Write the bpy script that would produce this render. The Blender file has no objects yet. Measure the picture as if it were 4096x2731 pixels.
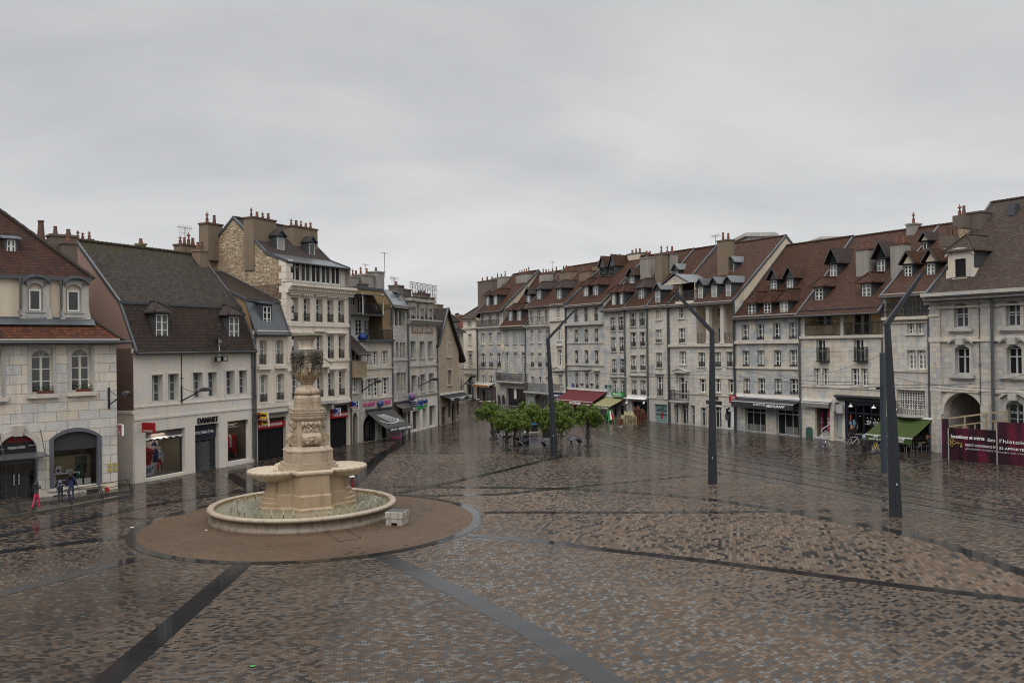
import bpy, math, random
from mathutils import Vector, Matrix
random.seed(11)
sc = bpy.context.scene
C = sc.collection
PI = math.pi
# ---------------------------------------------------------------- camera model (photograph is 4096 x 2731)
F = 3500.0; H = 9.0; ROLL = .013; PITCH = math.atan((1385-1365.5)/F)
def ray(px, py):
    x = (px-2048)/F; y = -(py-1365.5)/F
    c, s = math.cos(ROLL), math.sin(ROLL)
    r = c*x+s*y; u = -s*x+c*y
    cp, sp = math.cos(PITCH), math.sin(PITCH)
    return Vector((r, cp-sp*u, sp+cp*u))
def G(px, py, z=0.):
    d = ray(px, py); t = (z-H)/d.z
    return Vector((d.x*t, d.y*t, z))
def atd(px, py, y):               # point on the ray at forward distance y
    d = ray(px, py); t = y/d.y
    return Vector((d.x*t, y, H+d.z*t))
ZR = {1:(0,800,2.24),2:(0,1300,1.96),3:(400,900,2.24),4:(400,1400,2.6129),5:(800,800,2.6129),6:(950,1250,2.6127),
 7:(1350,1000,3.92),8:(1350,1350,3.1364),9:(1800,1000,3.92),10:(1800,1350,3.1367),11:(2300,950,3.4846),12:(2300,1350,3.1354),
 13:(2850,880,3.0154),14:(2850,1350,3.1354),15:(3400,750,2.4124),16:(3400,1350,2.6135),17:(0,1650,3.646),18:(1850,1580,3.92),
 19:(3200,1560,4.2),20:(2000,1400,3.36),21:(2400,1600,4.2),22:(3700,1600,5.227),0:(0,0,1)}
def Z(i, x, y):
    a = ZR[i]; return a[0]+x/a[2], a[1]+y/a[2]
def GZ(i, x, y, z=0.): return G(*Z(i, x, y), z)
# ---------------------------------------------------------------- mesh builder
class MB:
    def __init__(s): s.v=[]; s.f=[]; s.uv=[]; s.m=[]
    def face(s, pts, uv=None, mi=0):
        pts=[Vector(p) for p in pts]
        if uv is None:
            n=Vector((0,0,0)); k=len(pts)
            for i in range(k):
                a,b=pts[i],pts[(i+1)%k]
                n+=Vector(((a.y-b.y)*(a.z+b.z),(a.z-b.z)*(a.x+b.x),(a.x-b.x)*(a.y+b.y)))
            if n.length<1e-12: return
            n.normalize()
            if abs(n.z)>.97: uv=[(p.x,p.y) for p in pts]
            else:
                if n.z<0 and abs(n.z)>.05: n=-n
                t=Vector((-n.y,n.x,0)).normalized(); b=n.cross(t)
                uv=[(p.dot(t),p.dot(b)) for p in pts]
        i0=len(s.v); s.v+= [tuple(p) for p in pts]; s.f.append(tuple(range(i0,i0+len(pts)))); s.uv.append(uv); s.m.append(mi)
    def box(s,x0,x1,y0,y1,z0,z1,mi=0):
        if x0>x1:x0,x1=x1,x0
        if y0>y1:y0,y1=y1,y0
        if z0>z1:z0,z1=z1,z0
        P=lambda a,b,c:(a,b,c)
        s.face([P(x0,y0,z0),P(x1,y0,z0),P(x1,y0,z1),P(x0,y0,z1)],mi=mi)
        s.face([P(x1,y1,z0),P(x0,y1,z0),P(x0,y1,z1),P(x1,y1,z1)],mi=mi)
        s.face([P(x0,y1,z0),P(x0,y0,z0),P(x0,y0,z1),P(x0,y1,z1)],mi=mi)
        s.face([P(x1,y0,z0),P(x1,y1,z0),P(x1,y1,z1),P(x1,y0,z1)],mi=mi)
        s.face([P(x0,y0,z1),P(x1,y0,z1),P(x1,y1,z1),P(x0,y1,z1)],mi=mi)
        s.face([P(x0,y1,z0),P(x1,y1,z0),P(x1,y0,z0),P(x0,y0,z0)],mi=mi)
        return s
    def bar(s,a,b,r,r2=None,n=4,mi=0,cap=True):
        return s.tube([a,b],[r,r if r2 is None else r2],n,mi,cap)
    def tube(s,pts,r,n=6,mi=0,cap=True):
        pts=[Vector(p) for p in pts]; k=len(pts)
        if not isinstance(r,(list,tuple)): r=[r]*k
        rings=[]; ref=None
        for i,p in enumerate(pts):
            d=(pts[min(i+1,k-1)]-pts[max(i-1,0)])
            if d.length<1e-9: d=Vector((0,0,1))
            d.normalize()
            if ref is None:
                ref=Vector((0,0,1)) if abs(d.z)<.9 else Vector((1,0,0))
            a=d.cross(ref)
            if a.length<1e-6: a=d.cross(Vector((0,1,0)))
            a.normalize(); b=a.cross(d); ref=b
            rings.append([p+(a*math.cos(2*PI*(j+.5)/n)+b*math.sin(2*PI*(j+.5)/n))*r[i] for j in range(n)])
        for i in range(k-1):
            for j in range(n):
                j2=(j+1)%n
                s.face([rings[i][j],rings[i][j2],rings[i+1][j2],rings[i+1][j]],mi=mi)
        if cap:
            s.face(rings[0][::-1],mi=mi); s.face(rings[-1],mi=mi)
        return s
    def lathe(s,prof,n=24,c=(0,0,0),f=None,mi=0,arc=(0,2*PI)):
        c=Vector(c); full=abs(arc[1]-arc[0]-2*PI)<1e-6
        R=[]
        for (r,z) in prof:
            row=[]
            for j in range(n+(0 if full else 1)):
                a=arc[0]+(arc[1]-arc[0])*j/n; rr=r*(f(a,z) if f else 1)
                row.append(c+Vector((rr*math.cos(a),rr*math.sin(a),z)))
            R.append(row)
        m=n if full else n
        for i in range(len(prof)-1):
            for j in range(m):
                j2=(j+1)%len(R[0]) if full else j+1
                p=[R[i][j],R[i][j2],R[i+1][j2],R[i+1][j]]
                if prof[i][0]<1e-6: p=[R[i][0],R[i+1][j2],R[i+1][j]]
                elif prof[i+1][0]<1e-6: p=[R[i][j],R[i][j2],R[i+1][0]]
                s.face(p,mi=mi)
        return s
    def prism(s,poly,h0,h1,mi=0,cap=True):       # polygon in xy (ccw), extruded z h0..h1; poly2 scale via tuple
        n=len(poly)
        for i in range(n):
            a=poly[i]; b=poly[(i+1)%n]
            s.face([(a[0],a[1],h0),(b[0],b[1],h0),(b[0],b[1],h1),(a[0],a[1],h1)],mi=mi)
        if cap:
            s.face([(p[0],p[1],h1) for p in poly],mi=mi); s.face([(p[0],p[1],h0) for p in poly][::-1],mi=mi)
        return s
    def loft(s,polys,mi=0,cap=True):             # list of (poly, z) with the same count
        for (pa,za),(pb,zb) in zip(polys,polys[1:]):
            n=len(pa)
            for i in range(n):
                j=(i+1)%n
                s.face([(pa[i][0],pa[i][1],za),(pa[j][0],pa[j][1],za),(pb[j][0],pb[j][1],zb),(pb[i][0],pb[i][1],zb)],mi=mi)
        if cap:
            p,z=polys[-1]; s.face([(q[0],q[1],z) for q in p],mi=mi)
            p,z=polys[0]; s.face([(q[0],q[1],z) for q in p][::-1],mi=mi)
        return s
    def xprism(s,poly,x0,x1,mi=0):               # polygon in (y,z), extruded along x
        n=len(poly)
        for i in range(n):
            a=poly[i]; b=poly[(i+1)%n]
            s.face([(x0,a[0],a[1]),(x1,a[0],a[1]),(x1,b[0],b[1]),(x0,b[0],b[1])],mi=mi)
        s.face([(x0,p[0],p[1]) for p in poly][::-1],mi=mi); s.face([(x1,p[0],p[1]) for p in poly],mi=mi)
        return s
    def build(s,name,mat,parent=None,smooth=False,loc=None,rot=None,merge=False):
        me=bpy.data.meshes.new(name)
        if smooth or merge:                       # weld so that smooth shading works
            idx={}; nv=[]; mp=[]
            for v in s.v:
                k=(round(v[0],4),round(v[1],4),round(v[2],4))
                if k not in idx: idx[k]=len(nv); nv.append(v)
                mp.append(idx[k])
            fs=[]; uvs=[]; ms=[]
            for f,u,m in zip(s.f,s.uv,s.m):
                g=[]; gu=[]
                for q,w in zip(f,u):
                    if mp[q] not in g: g.append(mp[q]); gu.append(w)
                if len(g)>2: fs.append(tuple(g)); uvs.append(gu); ms.append(m)
            V,FF,UV,MI=nv,fs,uvs,ms
        else: V,FF,UV,MI=s.v,s.f,s.uv,s.m
        me.from_pydata(V,[],FF)
        ul=me.uv_layers.new(name='UVMap')
        flat=[c for f in UV for p in f for c in p]
        if len(flat)==2*len(me.loops): ul.data.foreach_set('uv',flat)
        mats=mat if isinstance(mat,(list,tuple)) else [mat]
        for m in mats: me.materials.append(m)
        if len(mats)>1: me.polygons.foreach_set('material_index',MI)
        if smooth: me.polygons.foreach_set('use_smooth',[True]*len(me.polygons))
        me.update()
        o=bpy.data.objects.new(name,me); C.objects.link(o)
        if parent is not None: o.parent=parent
        if loc is not None: o.location=loc
        if rot is not None: o.rotation_euler=rot
        return o
def tag(o,label=None,cat=None,group=None,kind=None):
    if label: o['label']=label
    if cat: o['category']=cat
    if group: o['group']=group
    if kind: o['kind']=kind
    return o
def empty(name,loc=(0,0,0),rz=0,label=None,cat=None,group=None):
    o=bpy.data.objects.new(name,None); C.objects.link(o); o.empty_display_size=.3
    o.location=loc; o.rotation_euler=(0,0,rz); return tag(o,label,cat,group)
def copy_tree(o,parent=None):
    c=o.copy(); C.objects.link(c)
    if parent is not None: c.parent=parent
    for ch in list(o.children): copy_tree(ch,c)
    return c
def text(body,size,mat,parent,loc,rot=(PI/2,0,0),ext=.012,align='CENTER',name='lettering',width=None,shear=0,bold=0):
    cu=bpy.data.curves.new('txt','FONT'); cu.body=body; cu.size=size; cu.align_x=align; cu.align_y='CENTER'; cu.extrude=ext; cu.shear=shear; cu.offset=bold
    cu.resolution_u=3
    t=bpy.data.objects.new('txt',cu); C.objects.link(t)
    dg=bpy.context.evaluated_depsgraph_get(); dg.update()
    me=bpy.data.meshes.new_from_object(t.evaluated_get(dg)); bpy.data.objects.remove(t)
    xs=[v.co.x for v in me.vertices]
    if width and xs:
        k=width/(max(xs)-min(xs))
        for v in me.vertices: v.co.x*=k
    me.materials.clear(); me.materials.append(mat)
    o=bpy.data.objects.new(name,me); C.objects.link(o); o.parent=parent; o.location=loc; o.rotation_euler=rot
    return o
# ---------------------------------------------------------------- materials
class NT:
    def __init__(s,name,rough=.6,spec=.4,metal=0):
        s.m=bpy.data.materials.new(name); s.m.use_nodes=True; s.t=s.m.node_tree; s.b=s.t.nodes['Principled BSDF']
        s.b.inputs['Roughness'].default_value=rough; s.b.inputs['Metallic'].default_value=metal
        s.b.inputs['Specular IOR Level'].default_value=spec
    def n(s,ty,ins=None,**kw):
        q=s.t.nodes.new('ShaderNode'+ty)
        for k,v in kw.items(): setattr(q,k,v)
        for k,v in (ins or {}).items():
            if isinstance(v,bpy.types.NodeSocket): s.t.links.new(v,q.inputs[k])
            else: q.inputs[k].default_value=v
        return q
    def math(s,op,a,b=0.,c=None,clamp=False):
        q=s.n('Math',operation=op,use_clamp=clamp)
        for i,v in enumerate((a,b,c)):
            if v is None: continue
            if isinstance(v,bpy.types.NodeSocket): s.t.links.new(v,q.inputs[i])
            else: q.inputs[i].default_value=v
        return q.outputs[0]
    def mix(s,f,a,b,mode='MIX'):
        q=s.n('Mix',data_type='RGBA',blend_type=mode)
        for k,v in ((0,f),(6,a),(7,b)):
            if isinstance(v,bpy.types.NodeSocket): s.t.links.new(v,q.inputs[k])
            elif k==0: q.inputs[0].default_value=v
            else: q.inputs[k].default_value=(*v,1)
        return q.outputs[2]
    def ramp(s,f,stops,interp='LINEAR'):
        q=s.n('ValToRGB'); r=q.color_ramp; r.interpolation=interp
        while len(r.elements)<len(stops): r.elements.new(.5)
        for e,(p,c) in zip(r.elements,stops):
            e.position=p; e.color=(*c,1) if len(c)==3 else c
        s.t.links.new(f,q.inputs[0]); return q.outputs[0]
    def noise(s,vec,scale,detail=4,rough=.55,dist=0):
        q=s.n('TexNoise',{'Scale':scale,'Detail':detail,'Roughness':rough,'Distortion':dist})
        if vec is not None: s.t.links.new(vec,q.inputs['Vector'])
        return q.outputs['Fac']
    def pos(s): return s.n('NewGeometry').outputs['Position']
    def uv(s): return s.n('TexCoord').outputs['UV']
    def map(s,vec,loc=(0,0,0),rot=(0,0,0),scale=(1,1,1)):
        q=s.n('Mapping'); s.t.links.new(vec,q.inputs[0])
        q.inputs[1].default_value=loc; q.inputs[2].default_value=rot; q.inputs[3].default_value=scale
        return q.outputs[0]
    def brick(s,vec,bw,bh,ms,off=.5,smooth=.1,freq=2):
        q=s.n('TexBrick',{'Scale':1.,'Mortar Size':ms,'Mortar Smooth':smooth,'Brick Width':bw,'Row Height':bh,'Color1':(0,0,0,1),'Color2':(1,1,1,1),'Mortar':(.5,.5,.5,1)},offset=off,offset_frequency=freq)
        s.t.links.new(vec,q.inputs['Vector']); return q.outputs['Color'],q.outputs['Fac']
    def out(s,col=None,rough=None,bump=None,bs=.3,bd=.02):
        if col is not None:
            if isinstance(col,bpy.types.NodeSocket): s.t.links.new(col,s.b.inputs['Base Color'])
            else: s.b.inputs['Base Color'].default_value=(*col,1)
        if rough is not None: s.t.links.new(rough,s.b.inputs['Roughness'])
        if bump is not None:
            q=s.n('Bump',{'Strength':bs,'Distance':bd,'Height':bump}); s.t.links.new(q.outputs[0],s.b.inputs['Normal'])
        return s.m
def plain(name,col,rough=.6,spec=.4,metal=0,var=.18,scale=3.,bump=0):
    t=NT(name,rough,spec,metal); p=t.pos()
    f=t.noise(p,scale,5,.6)
    c=t.mix(f,tuple(x*(1-var*1.4) for x in col),tuple(min(1,x*(1+var*1.2)) for x in col))
    return t.out(c,bump=f if bump else None,bs=bump)
def stone(name,cols,bw=.95,bh=.42,ms=.016,mort=(.22,.19,.155),patch=.45,dirt=.35,seed=0,bump=.25,jv=.45):
    t=NT(name,.8,.3); p=t.pos(); uv=t.map(t.uv(),loc=(seed*3.7,seed*1.13,0))
    c,fac=t.brick(uv,bw,bh,ms)
    big=t.noise(t.map(p,loc=(seed,seed,0)),.55,3,.5)
    pf=t.n('MapRange',{'Value':big,'From Min':.35,'From Max':.65}).outputs[0]
    r=t.math('ADD',t.math('MULTIPLY',c,1-patch),t.math('MULTIPLY',pf,patch))
    k=len(cols); col=t.ramp(r,[((i+.5)/k,q) for i,q in enumerate(cols)])
    ve=t.noise(p,6,6,.65); col=t.mix(.28,col,t.ramp(ve,[(.3,(.35,.35,.35)),(.7,(.75,.75,.75))]),'OVERLAY')
    st=t.noise(t.map(p,scale=(1.6,1.6,.14)),1.3,5,.6)
    sf=t.n('MapRange',{'Value':st,'From Min':.5,'From Max':.78}).outputs[0]
    col=t.mix(t.math('MULTIPLY',sf,dirt),col,(.13,.12,.11))
    col=t.mix(t.math('MULTIPLY',fac,jv),col,mort)
    h=t.math('ADD',t.math('MULTIPLY',fac,-1.),t.math('MULTIPLY',ve,.35))
    return t.out(col,bump=h,bs=bump,bd=.03)
def render_wall(name,col,dirt=.4,var=.12):
    t=NT(name,.85,.25); p=t.pos()
    a=t.noise(p,.5,4,.6); b=t.noise(p,9,5,.6)
    c=t.mix(a,tuple(x*(1-var) for x in col),tuple(x*(1+var) for x in col))
    st=t.noise(t.map(p,scale=(1.5,1.5,.12)),1.1,5,.62)
    sf=t.n('MapRange',{'Value':st,'From Min':.48,'From Max':.8}).outputs[0]
    c=t.mix(t.math('MULTIPLY',sf,dirt),c,(.10,.09,.08))
    return t.out(c,bump=b,bs=.12)
def tiles(name,cols,bw=.2,bh=.15,moss=0.,seed=0,rough=.72,dark=.5):
    t=NT(name,rough,.09); p=t.pos(); uv=t.map(t.uv(),loc=(seed*2.3,seed*.71,0))
    c,fac=t.brick(uv,bw,bh,.012,smooth=.3)
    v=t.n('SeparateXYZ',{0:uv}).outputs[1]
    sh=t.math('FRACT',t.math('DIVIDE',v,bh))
    a=t.noise(p,.33,6,.62); a2=t.n('MapRange',{'Value':a,'From Min':.3,'From Max':.7}).outputs[0]
    r=t.math('ADD',t.math('MULTIPLY',c,.6),t.math('MULTIPLY',a2,.4))
    k=len(cols); col=t.ramp(r,[((i+.5)/k,q) for i,q in enumerate(cols)])
    d=t.noise(p,2.2,6,.7); df=t.n('MapRange',{'Value':d,'From Min':.5,'From Max':.75}).outputs[0]
    col=t.mix(t.math('MULTIPLY',df,dark),col,(.028,.025,.024))
    col=t.mix(t.math('MULTIPLY',t.math('LESS_THAN',sh,.17),.5),col,(.016,.014,.013))  # course gaps darkened, with each row's shadow line painted into the colour
    if moss:
        z=t.n('SeparateXYZ',{0:p}).outputs[2]
        m=t.noise(p,1.6,7,.72)
        zf=t.n('MapRange',{'Value':z,'From Min':moss-3.2,'From Max':moss}).outputs[0]
        mf=t.n('MapRange',{'Value':t.math('ADD',m,t.math('MULTIPLY',zf,.2)),'From Min':.58,'From Max':.74}).outputs[0]
        col=t.mix(t.math('MULTIPLY',mf,.85),col,(.045,.042,.016))
    col=t.mix(t.math('MULTIPLY',fac,.7),col,(.02,.017,.016))
    h=t.math('SUBTRACT',t.math('MULTIPLY',sh,-.8),t.math('ADD',fac,t.math('MULTIPLY',c,-.5)))
    return t.out(col,bump=h,bs=.6,bd=.03)
def zinc(name,col,seam=.55,rough=.33):
    t=NT(name,rough,.6,.25); p=t.pos(); u=t.n('SeparateXYZ',{0:t.uv()}).outputs[0]
    f=t.noise(p,1.2,5,.6); c=t.mix(f,tuple(x*.7 for x in col),tuple(x*1.35 for x in col))
    s=t.math('LESS_THAN',t.math('FRACT',t.math('DIVIDE',u,seam)),.07)
    c=t.mix(t.math('MULTIPLY',s,.5),c,tuple(x*2.2 for x in col))
    return t.out(c,bump=s,bs=.5,bd=.03)
def glassm(name,col,rough=.06,spec=.8):
    t=NT(name,rough,spec); p=t.pos()
    f=t.noise(p,.9,3,.5); c=t.mix(f,tuple(x*.5 for x in col),tuple(x*1.5 for x in col))
    w=t.noise(p,1.7,2,.5)
    return t.out(c,bump=w,bs=.03,bd=.05)
CR=(.51,.44,.35); CR2=(.43,.38,.31); BL=(.315,.33,.34); BL2=(.41,.415,.41); PA=(.56,.52,.45)
M={}
M['stone_mix']=stone('mixed_limestone',[BL,CR,BL2,PA,CR2],seed=1,bw=1.25,bh=.48,patch=.62)
M['stone_warm']=stone('warm_limestone',[CR2,CR,PA,BL2,CR],seed=2,bw=1.2,bh=.45,patch=.6)
M['stone_blue']=stone('blue_grey_limestone',[BL,(.30,.31,.32),BL2,CR,BL],seed=3,bw=1.25,bh=.46,patch=.68)
M['stone_mid']=stone('grey_limestone',[BL2,CR2,BL,CR,BL2],seed=4,bw=1.1,bh=.42,patch=.6,jv=.6)
M['stone_corner']=stone('corner_limestone',[(.56,.475,.37),(.45,.455,.455),(.61,.53,.43),(.52,.505,.475),(.59,.51,.41)],seed=5,bw=1.25,bh=.58,ms=.022,jv=.8,mort=(.24,.20,.16),patch=.25)
M['stone_white']=stone('pale_ashlar',[(.64,.585,.50),(.60,.57,.53),(.66,.59,.49),(.61,.575,.52)],seed=6,bw=1.4,bh=.55,ms=.004,mort=(.42,.37,.30),dirt=.18,bump=.08)
M['stone_cream']=stone('cream_ashlar',[(.63,.56,.47),(.66,.59,.50),(.60,.53,.44)],seed=7,bw=1.5,bh=.6,ms=.006,mort=(.44,.36,.27),dirt=.28,bump=.1)
M['trim']=stone('trim_limestone',[(.52,.46,.37),(.47,.44,.40),(.55,.48,.38)],seed=8,bw=1.1,bh=5,ms=.005,dirt=.4,bump=.1)
M['trim_grey']=stone('grey_trim_stone',[(.36,.36,.35),(.42,.39,.34),(.33,.34,.345)],seed=9,bw=1.1,bh=5,ms=.006,dirt=.45,bump=.1)
M['rubble']=None
M['plaster']=render_wall('cream_plaster',(.56,.475,.37))
M['plaster_y']=render_wall('yellow_plaster',(.66,.52,.31))
M['plaster_g']=render_wall('grey_plaster',(.36,.33,.29),.5)
M['pink']=render_wall('pink_render',(.30,.205,.17),.18)
M['ochre']=render_wall('ochre_render',(.22,.15,.078),.55)
M['chim']=render_wall('chimney_render',(.19,.145,.10),.7,.3)
M['chim_g']=render_wall('grey_chimney_render',(.27,.25,.225),.8,.25)
M['chim_d']=render_wall('dark_chimney_render',(.13,.105,.085),.5,.2)
TR=[(.032,.017,.011),(.07,.031,.019),(.045,.025,.017),(.095,.041,.022),(.055,.036,.027)]
M['tile_red']=tiles('red_brown_tiles',TR,seed=1)
M['tile_red_b']=tiles('weathered_red_tiles',[(.042,.024,.018),(.074,.037,.026),(.088,.048,.037),(.055,.028,.02)],seed=2,dark=.35)
M['tile_orange']=tiles('orange_tiles',[(.055,.022,.016),(.125,.043,.02),(.07,.029,.019),(.036,.021,.018)],seed=3,dark=.6,bw=.26,bh=.25)
M['tile_old_red']=tiles('old_red_tiles',[(.034,.019,.015),(.06,.026,.018),(.045,.022,.016),(.028,.019,.016)],seed=8,dark=.5,bw=.26,bh=.27)
M['tile_brown']=tiles('brown_tiles',[(.034,.026,.022),(.055,.04,.032),(.044,.033,.027),(.028,.023,.02)],seed=4,dark=.35,bw=.24,bh=.26)
M['tile_moss']=tiles('mossy_grey_tiles',[(.042,.036,.031),(.066,.056,.047),(.052,.042,.035),(.036,.031,.028)],moss=17.6,seed=5,dark=.35,bw=.24,bh=.26)
M['tile_dark']=tiles('dark_tiles',[(.045,.036,.034),(.065,.05,.045),(.05,.042,.04)],seed=6)
M['tile_old']=tiles('old_mottled_tiles',[(.04,.031,.026),(.068,.052,.043),(.058,.036,.027),(.082,.064,.054),(.045,.038,.033)],seed=7,dark=.45,bw=.24,bh=.2)
M['zinc']=zinc('dark_zinc',(.075,.082,.09))
M['zinc_l']=zinc('pale_zinc',(.19,.205,.22),rough=.28)
M['lead']=plain('lead_flashing',(.07,.077,.086),.35,.5,.2)
M['slate']=plain('slate_cladding',(.055,.06,.066),.5)
M['gutter']=plain('gutter_metal',(.05,.053,.057),.35,.5,.3)
M['pipe']=plain('downpipe_metal',(.09,.095,.10),.4,.5,.3)
M['iron']=plain('black_iron',(.02,.021,.023),.4)
M['white_paint']=plain('white_window_paint',(.66,.66,.63),.45,var=.06)
M['grey_paint']=plain('grey_window_paint',(.40,.42,.42),.5,var=.06)
M['cream_paint']=plain('cream_window_paint',(.60,.57,.49),.5,var=.06)
M['dark_paint']=plain('anthracite_paint',(.05,.053,.06),.4,var=.1)
M['navy_paint']=plain('navy_paint',(.018,.022,.035),.35)
M['shutter']=plain('grey_shutter_paint',(.30,.30,.30),.6,var=.08)
M['glass']=glassm('dark_window_glass',(.022,.023,.024))
M['glass2']=glassm('grey_window_glass',(.06,.062,.062))
M['curtain']=glassm('curtained_glass',(.24,.235,.215),.12,.6)
M['blind']=glassm('yellow_blind_glass',(.34,.31,.18),.2,.5)
M['curtain2']=glassm('grey_curtained_glass',(.13,.13,.125),.1,.6)
M['purple']=glassm('purple_curtain_glass',(.06,.02,.05),.1,.6)
M['shopglass']=glassm('shop_glass',(.012,.012,.013),.04,.7)
M['black']=plain('black_interior',(.010,.010,.011),.7,.2)
M['door']=plain('brown_door_paint',(.10,.075,.055),.5)
M['terra']=plain('terracotta_pot',(.16,.058,.032),.6,var=.35,scale=8)
M['terra_d']=plain('sooty_terracotta',(.10,.05,.035),.6,var=.4,scale=8)
M['wood']=plain('pale_timber',(.30,.23,.15),.7,var=.3)
M['red']=plain('red_sign_paint',(.38,.012,.018),.4,var=.06)
M['white']=plain('white_sign_paint',(.74,.74,.73),.45,var=.04)
M['blacks']=plain('black_sign_paint',(.012,.012,.013),.4,var=.06)
M['blue']=plain('blue_sign_paint',(.02,.045,.20),.35,var=.08)
M['yellow']=plain('yellow_sign_paint',(.62,.42,.03),.4,var=.06)
M['green']=plain('green_sign_paint',(.02,.27,.05),.4,var=.06)
M['pinks']=plain('pink_sign_paint',(.55,.09,.26),.4,var=.06)
M['gold']=plain('gold_paint',(.50,.37,.12),.35,.5,.3)
M['steel']=plain('brushed_steel',(.50,.51,.52),.3,.5,.8)
def rub():
    t=NT('rubble_stone',.85,.25); p=t.pos()
    q=t.n('TexVoronoi',{'Scale':1.},feature='F1'); t.t.links.new(t.map(t.uv(),scale=(3.2,6.2,1)),q.inputs['Vector'])
    e=t.n('TexVoronoi',{'Scale':1.},feature='DISTANCE_TO_EDGE'); t.t.links.new(t.map(t.uv(),scale=(3.2,6.2,1)),e.inputs['Vector'])
    r=t.n('SeparateColor',{0:q.outputs['Color']}).outputs[0]
    c=t.ramp(r,[(.0,(.24,.18,.12)),(.3,(.42,.32,.20)),(.55,(.36,.28,.19)),(.8,(.56,.46,.33)),(1,(.44,.33,.22))])
    n=t.noise(p,.5,4,.6); c=t.mix(t.n('MapRange',{'Value':n,'From Min':.45,'From Max':.7}).outputs[0],c,t.mix(.5,c,(.33,.20,.13)))
    g=t.n('MapRange',{'Value':e.outputs['Distance'],'From Min':0.,'From Max':.12}).outputs[0]
    c=t.mix(g,(.20,.155,.11),c)
    return t.out(c,bump=g,bs=.7,bd=.05)
M['rubble']=rub()
def rubfine():
    m=M['rubble'].copy(); m.name='small_rubble_stone'
    for n in m.node_tree.nodes:
        if n.type=='VALTORGB':
            for e,c in zip(n.color_ramp.elements,((.42,.34,.25),(.50,.41,.30),(.45,.375,.28),(.56,.47,.36),(.48,.40,.30))): e.color=(*c,1)
        if n.type=='MAPPING' and abs(n.inputs[3].default_value[1]-6.2)<.01: n.inputs[3].default_value=(4.5,9.5,1)
        if n.type=='MIX' and n.blend_type=='MIX' and abs(n.inputs[6].default_value[0]-.20)<.01: n.inputs[6].default_value=(.34,.275,.20,1)
    return m
M['rubble_f']=rubfine()
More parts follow.
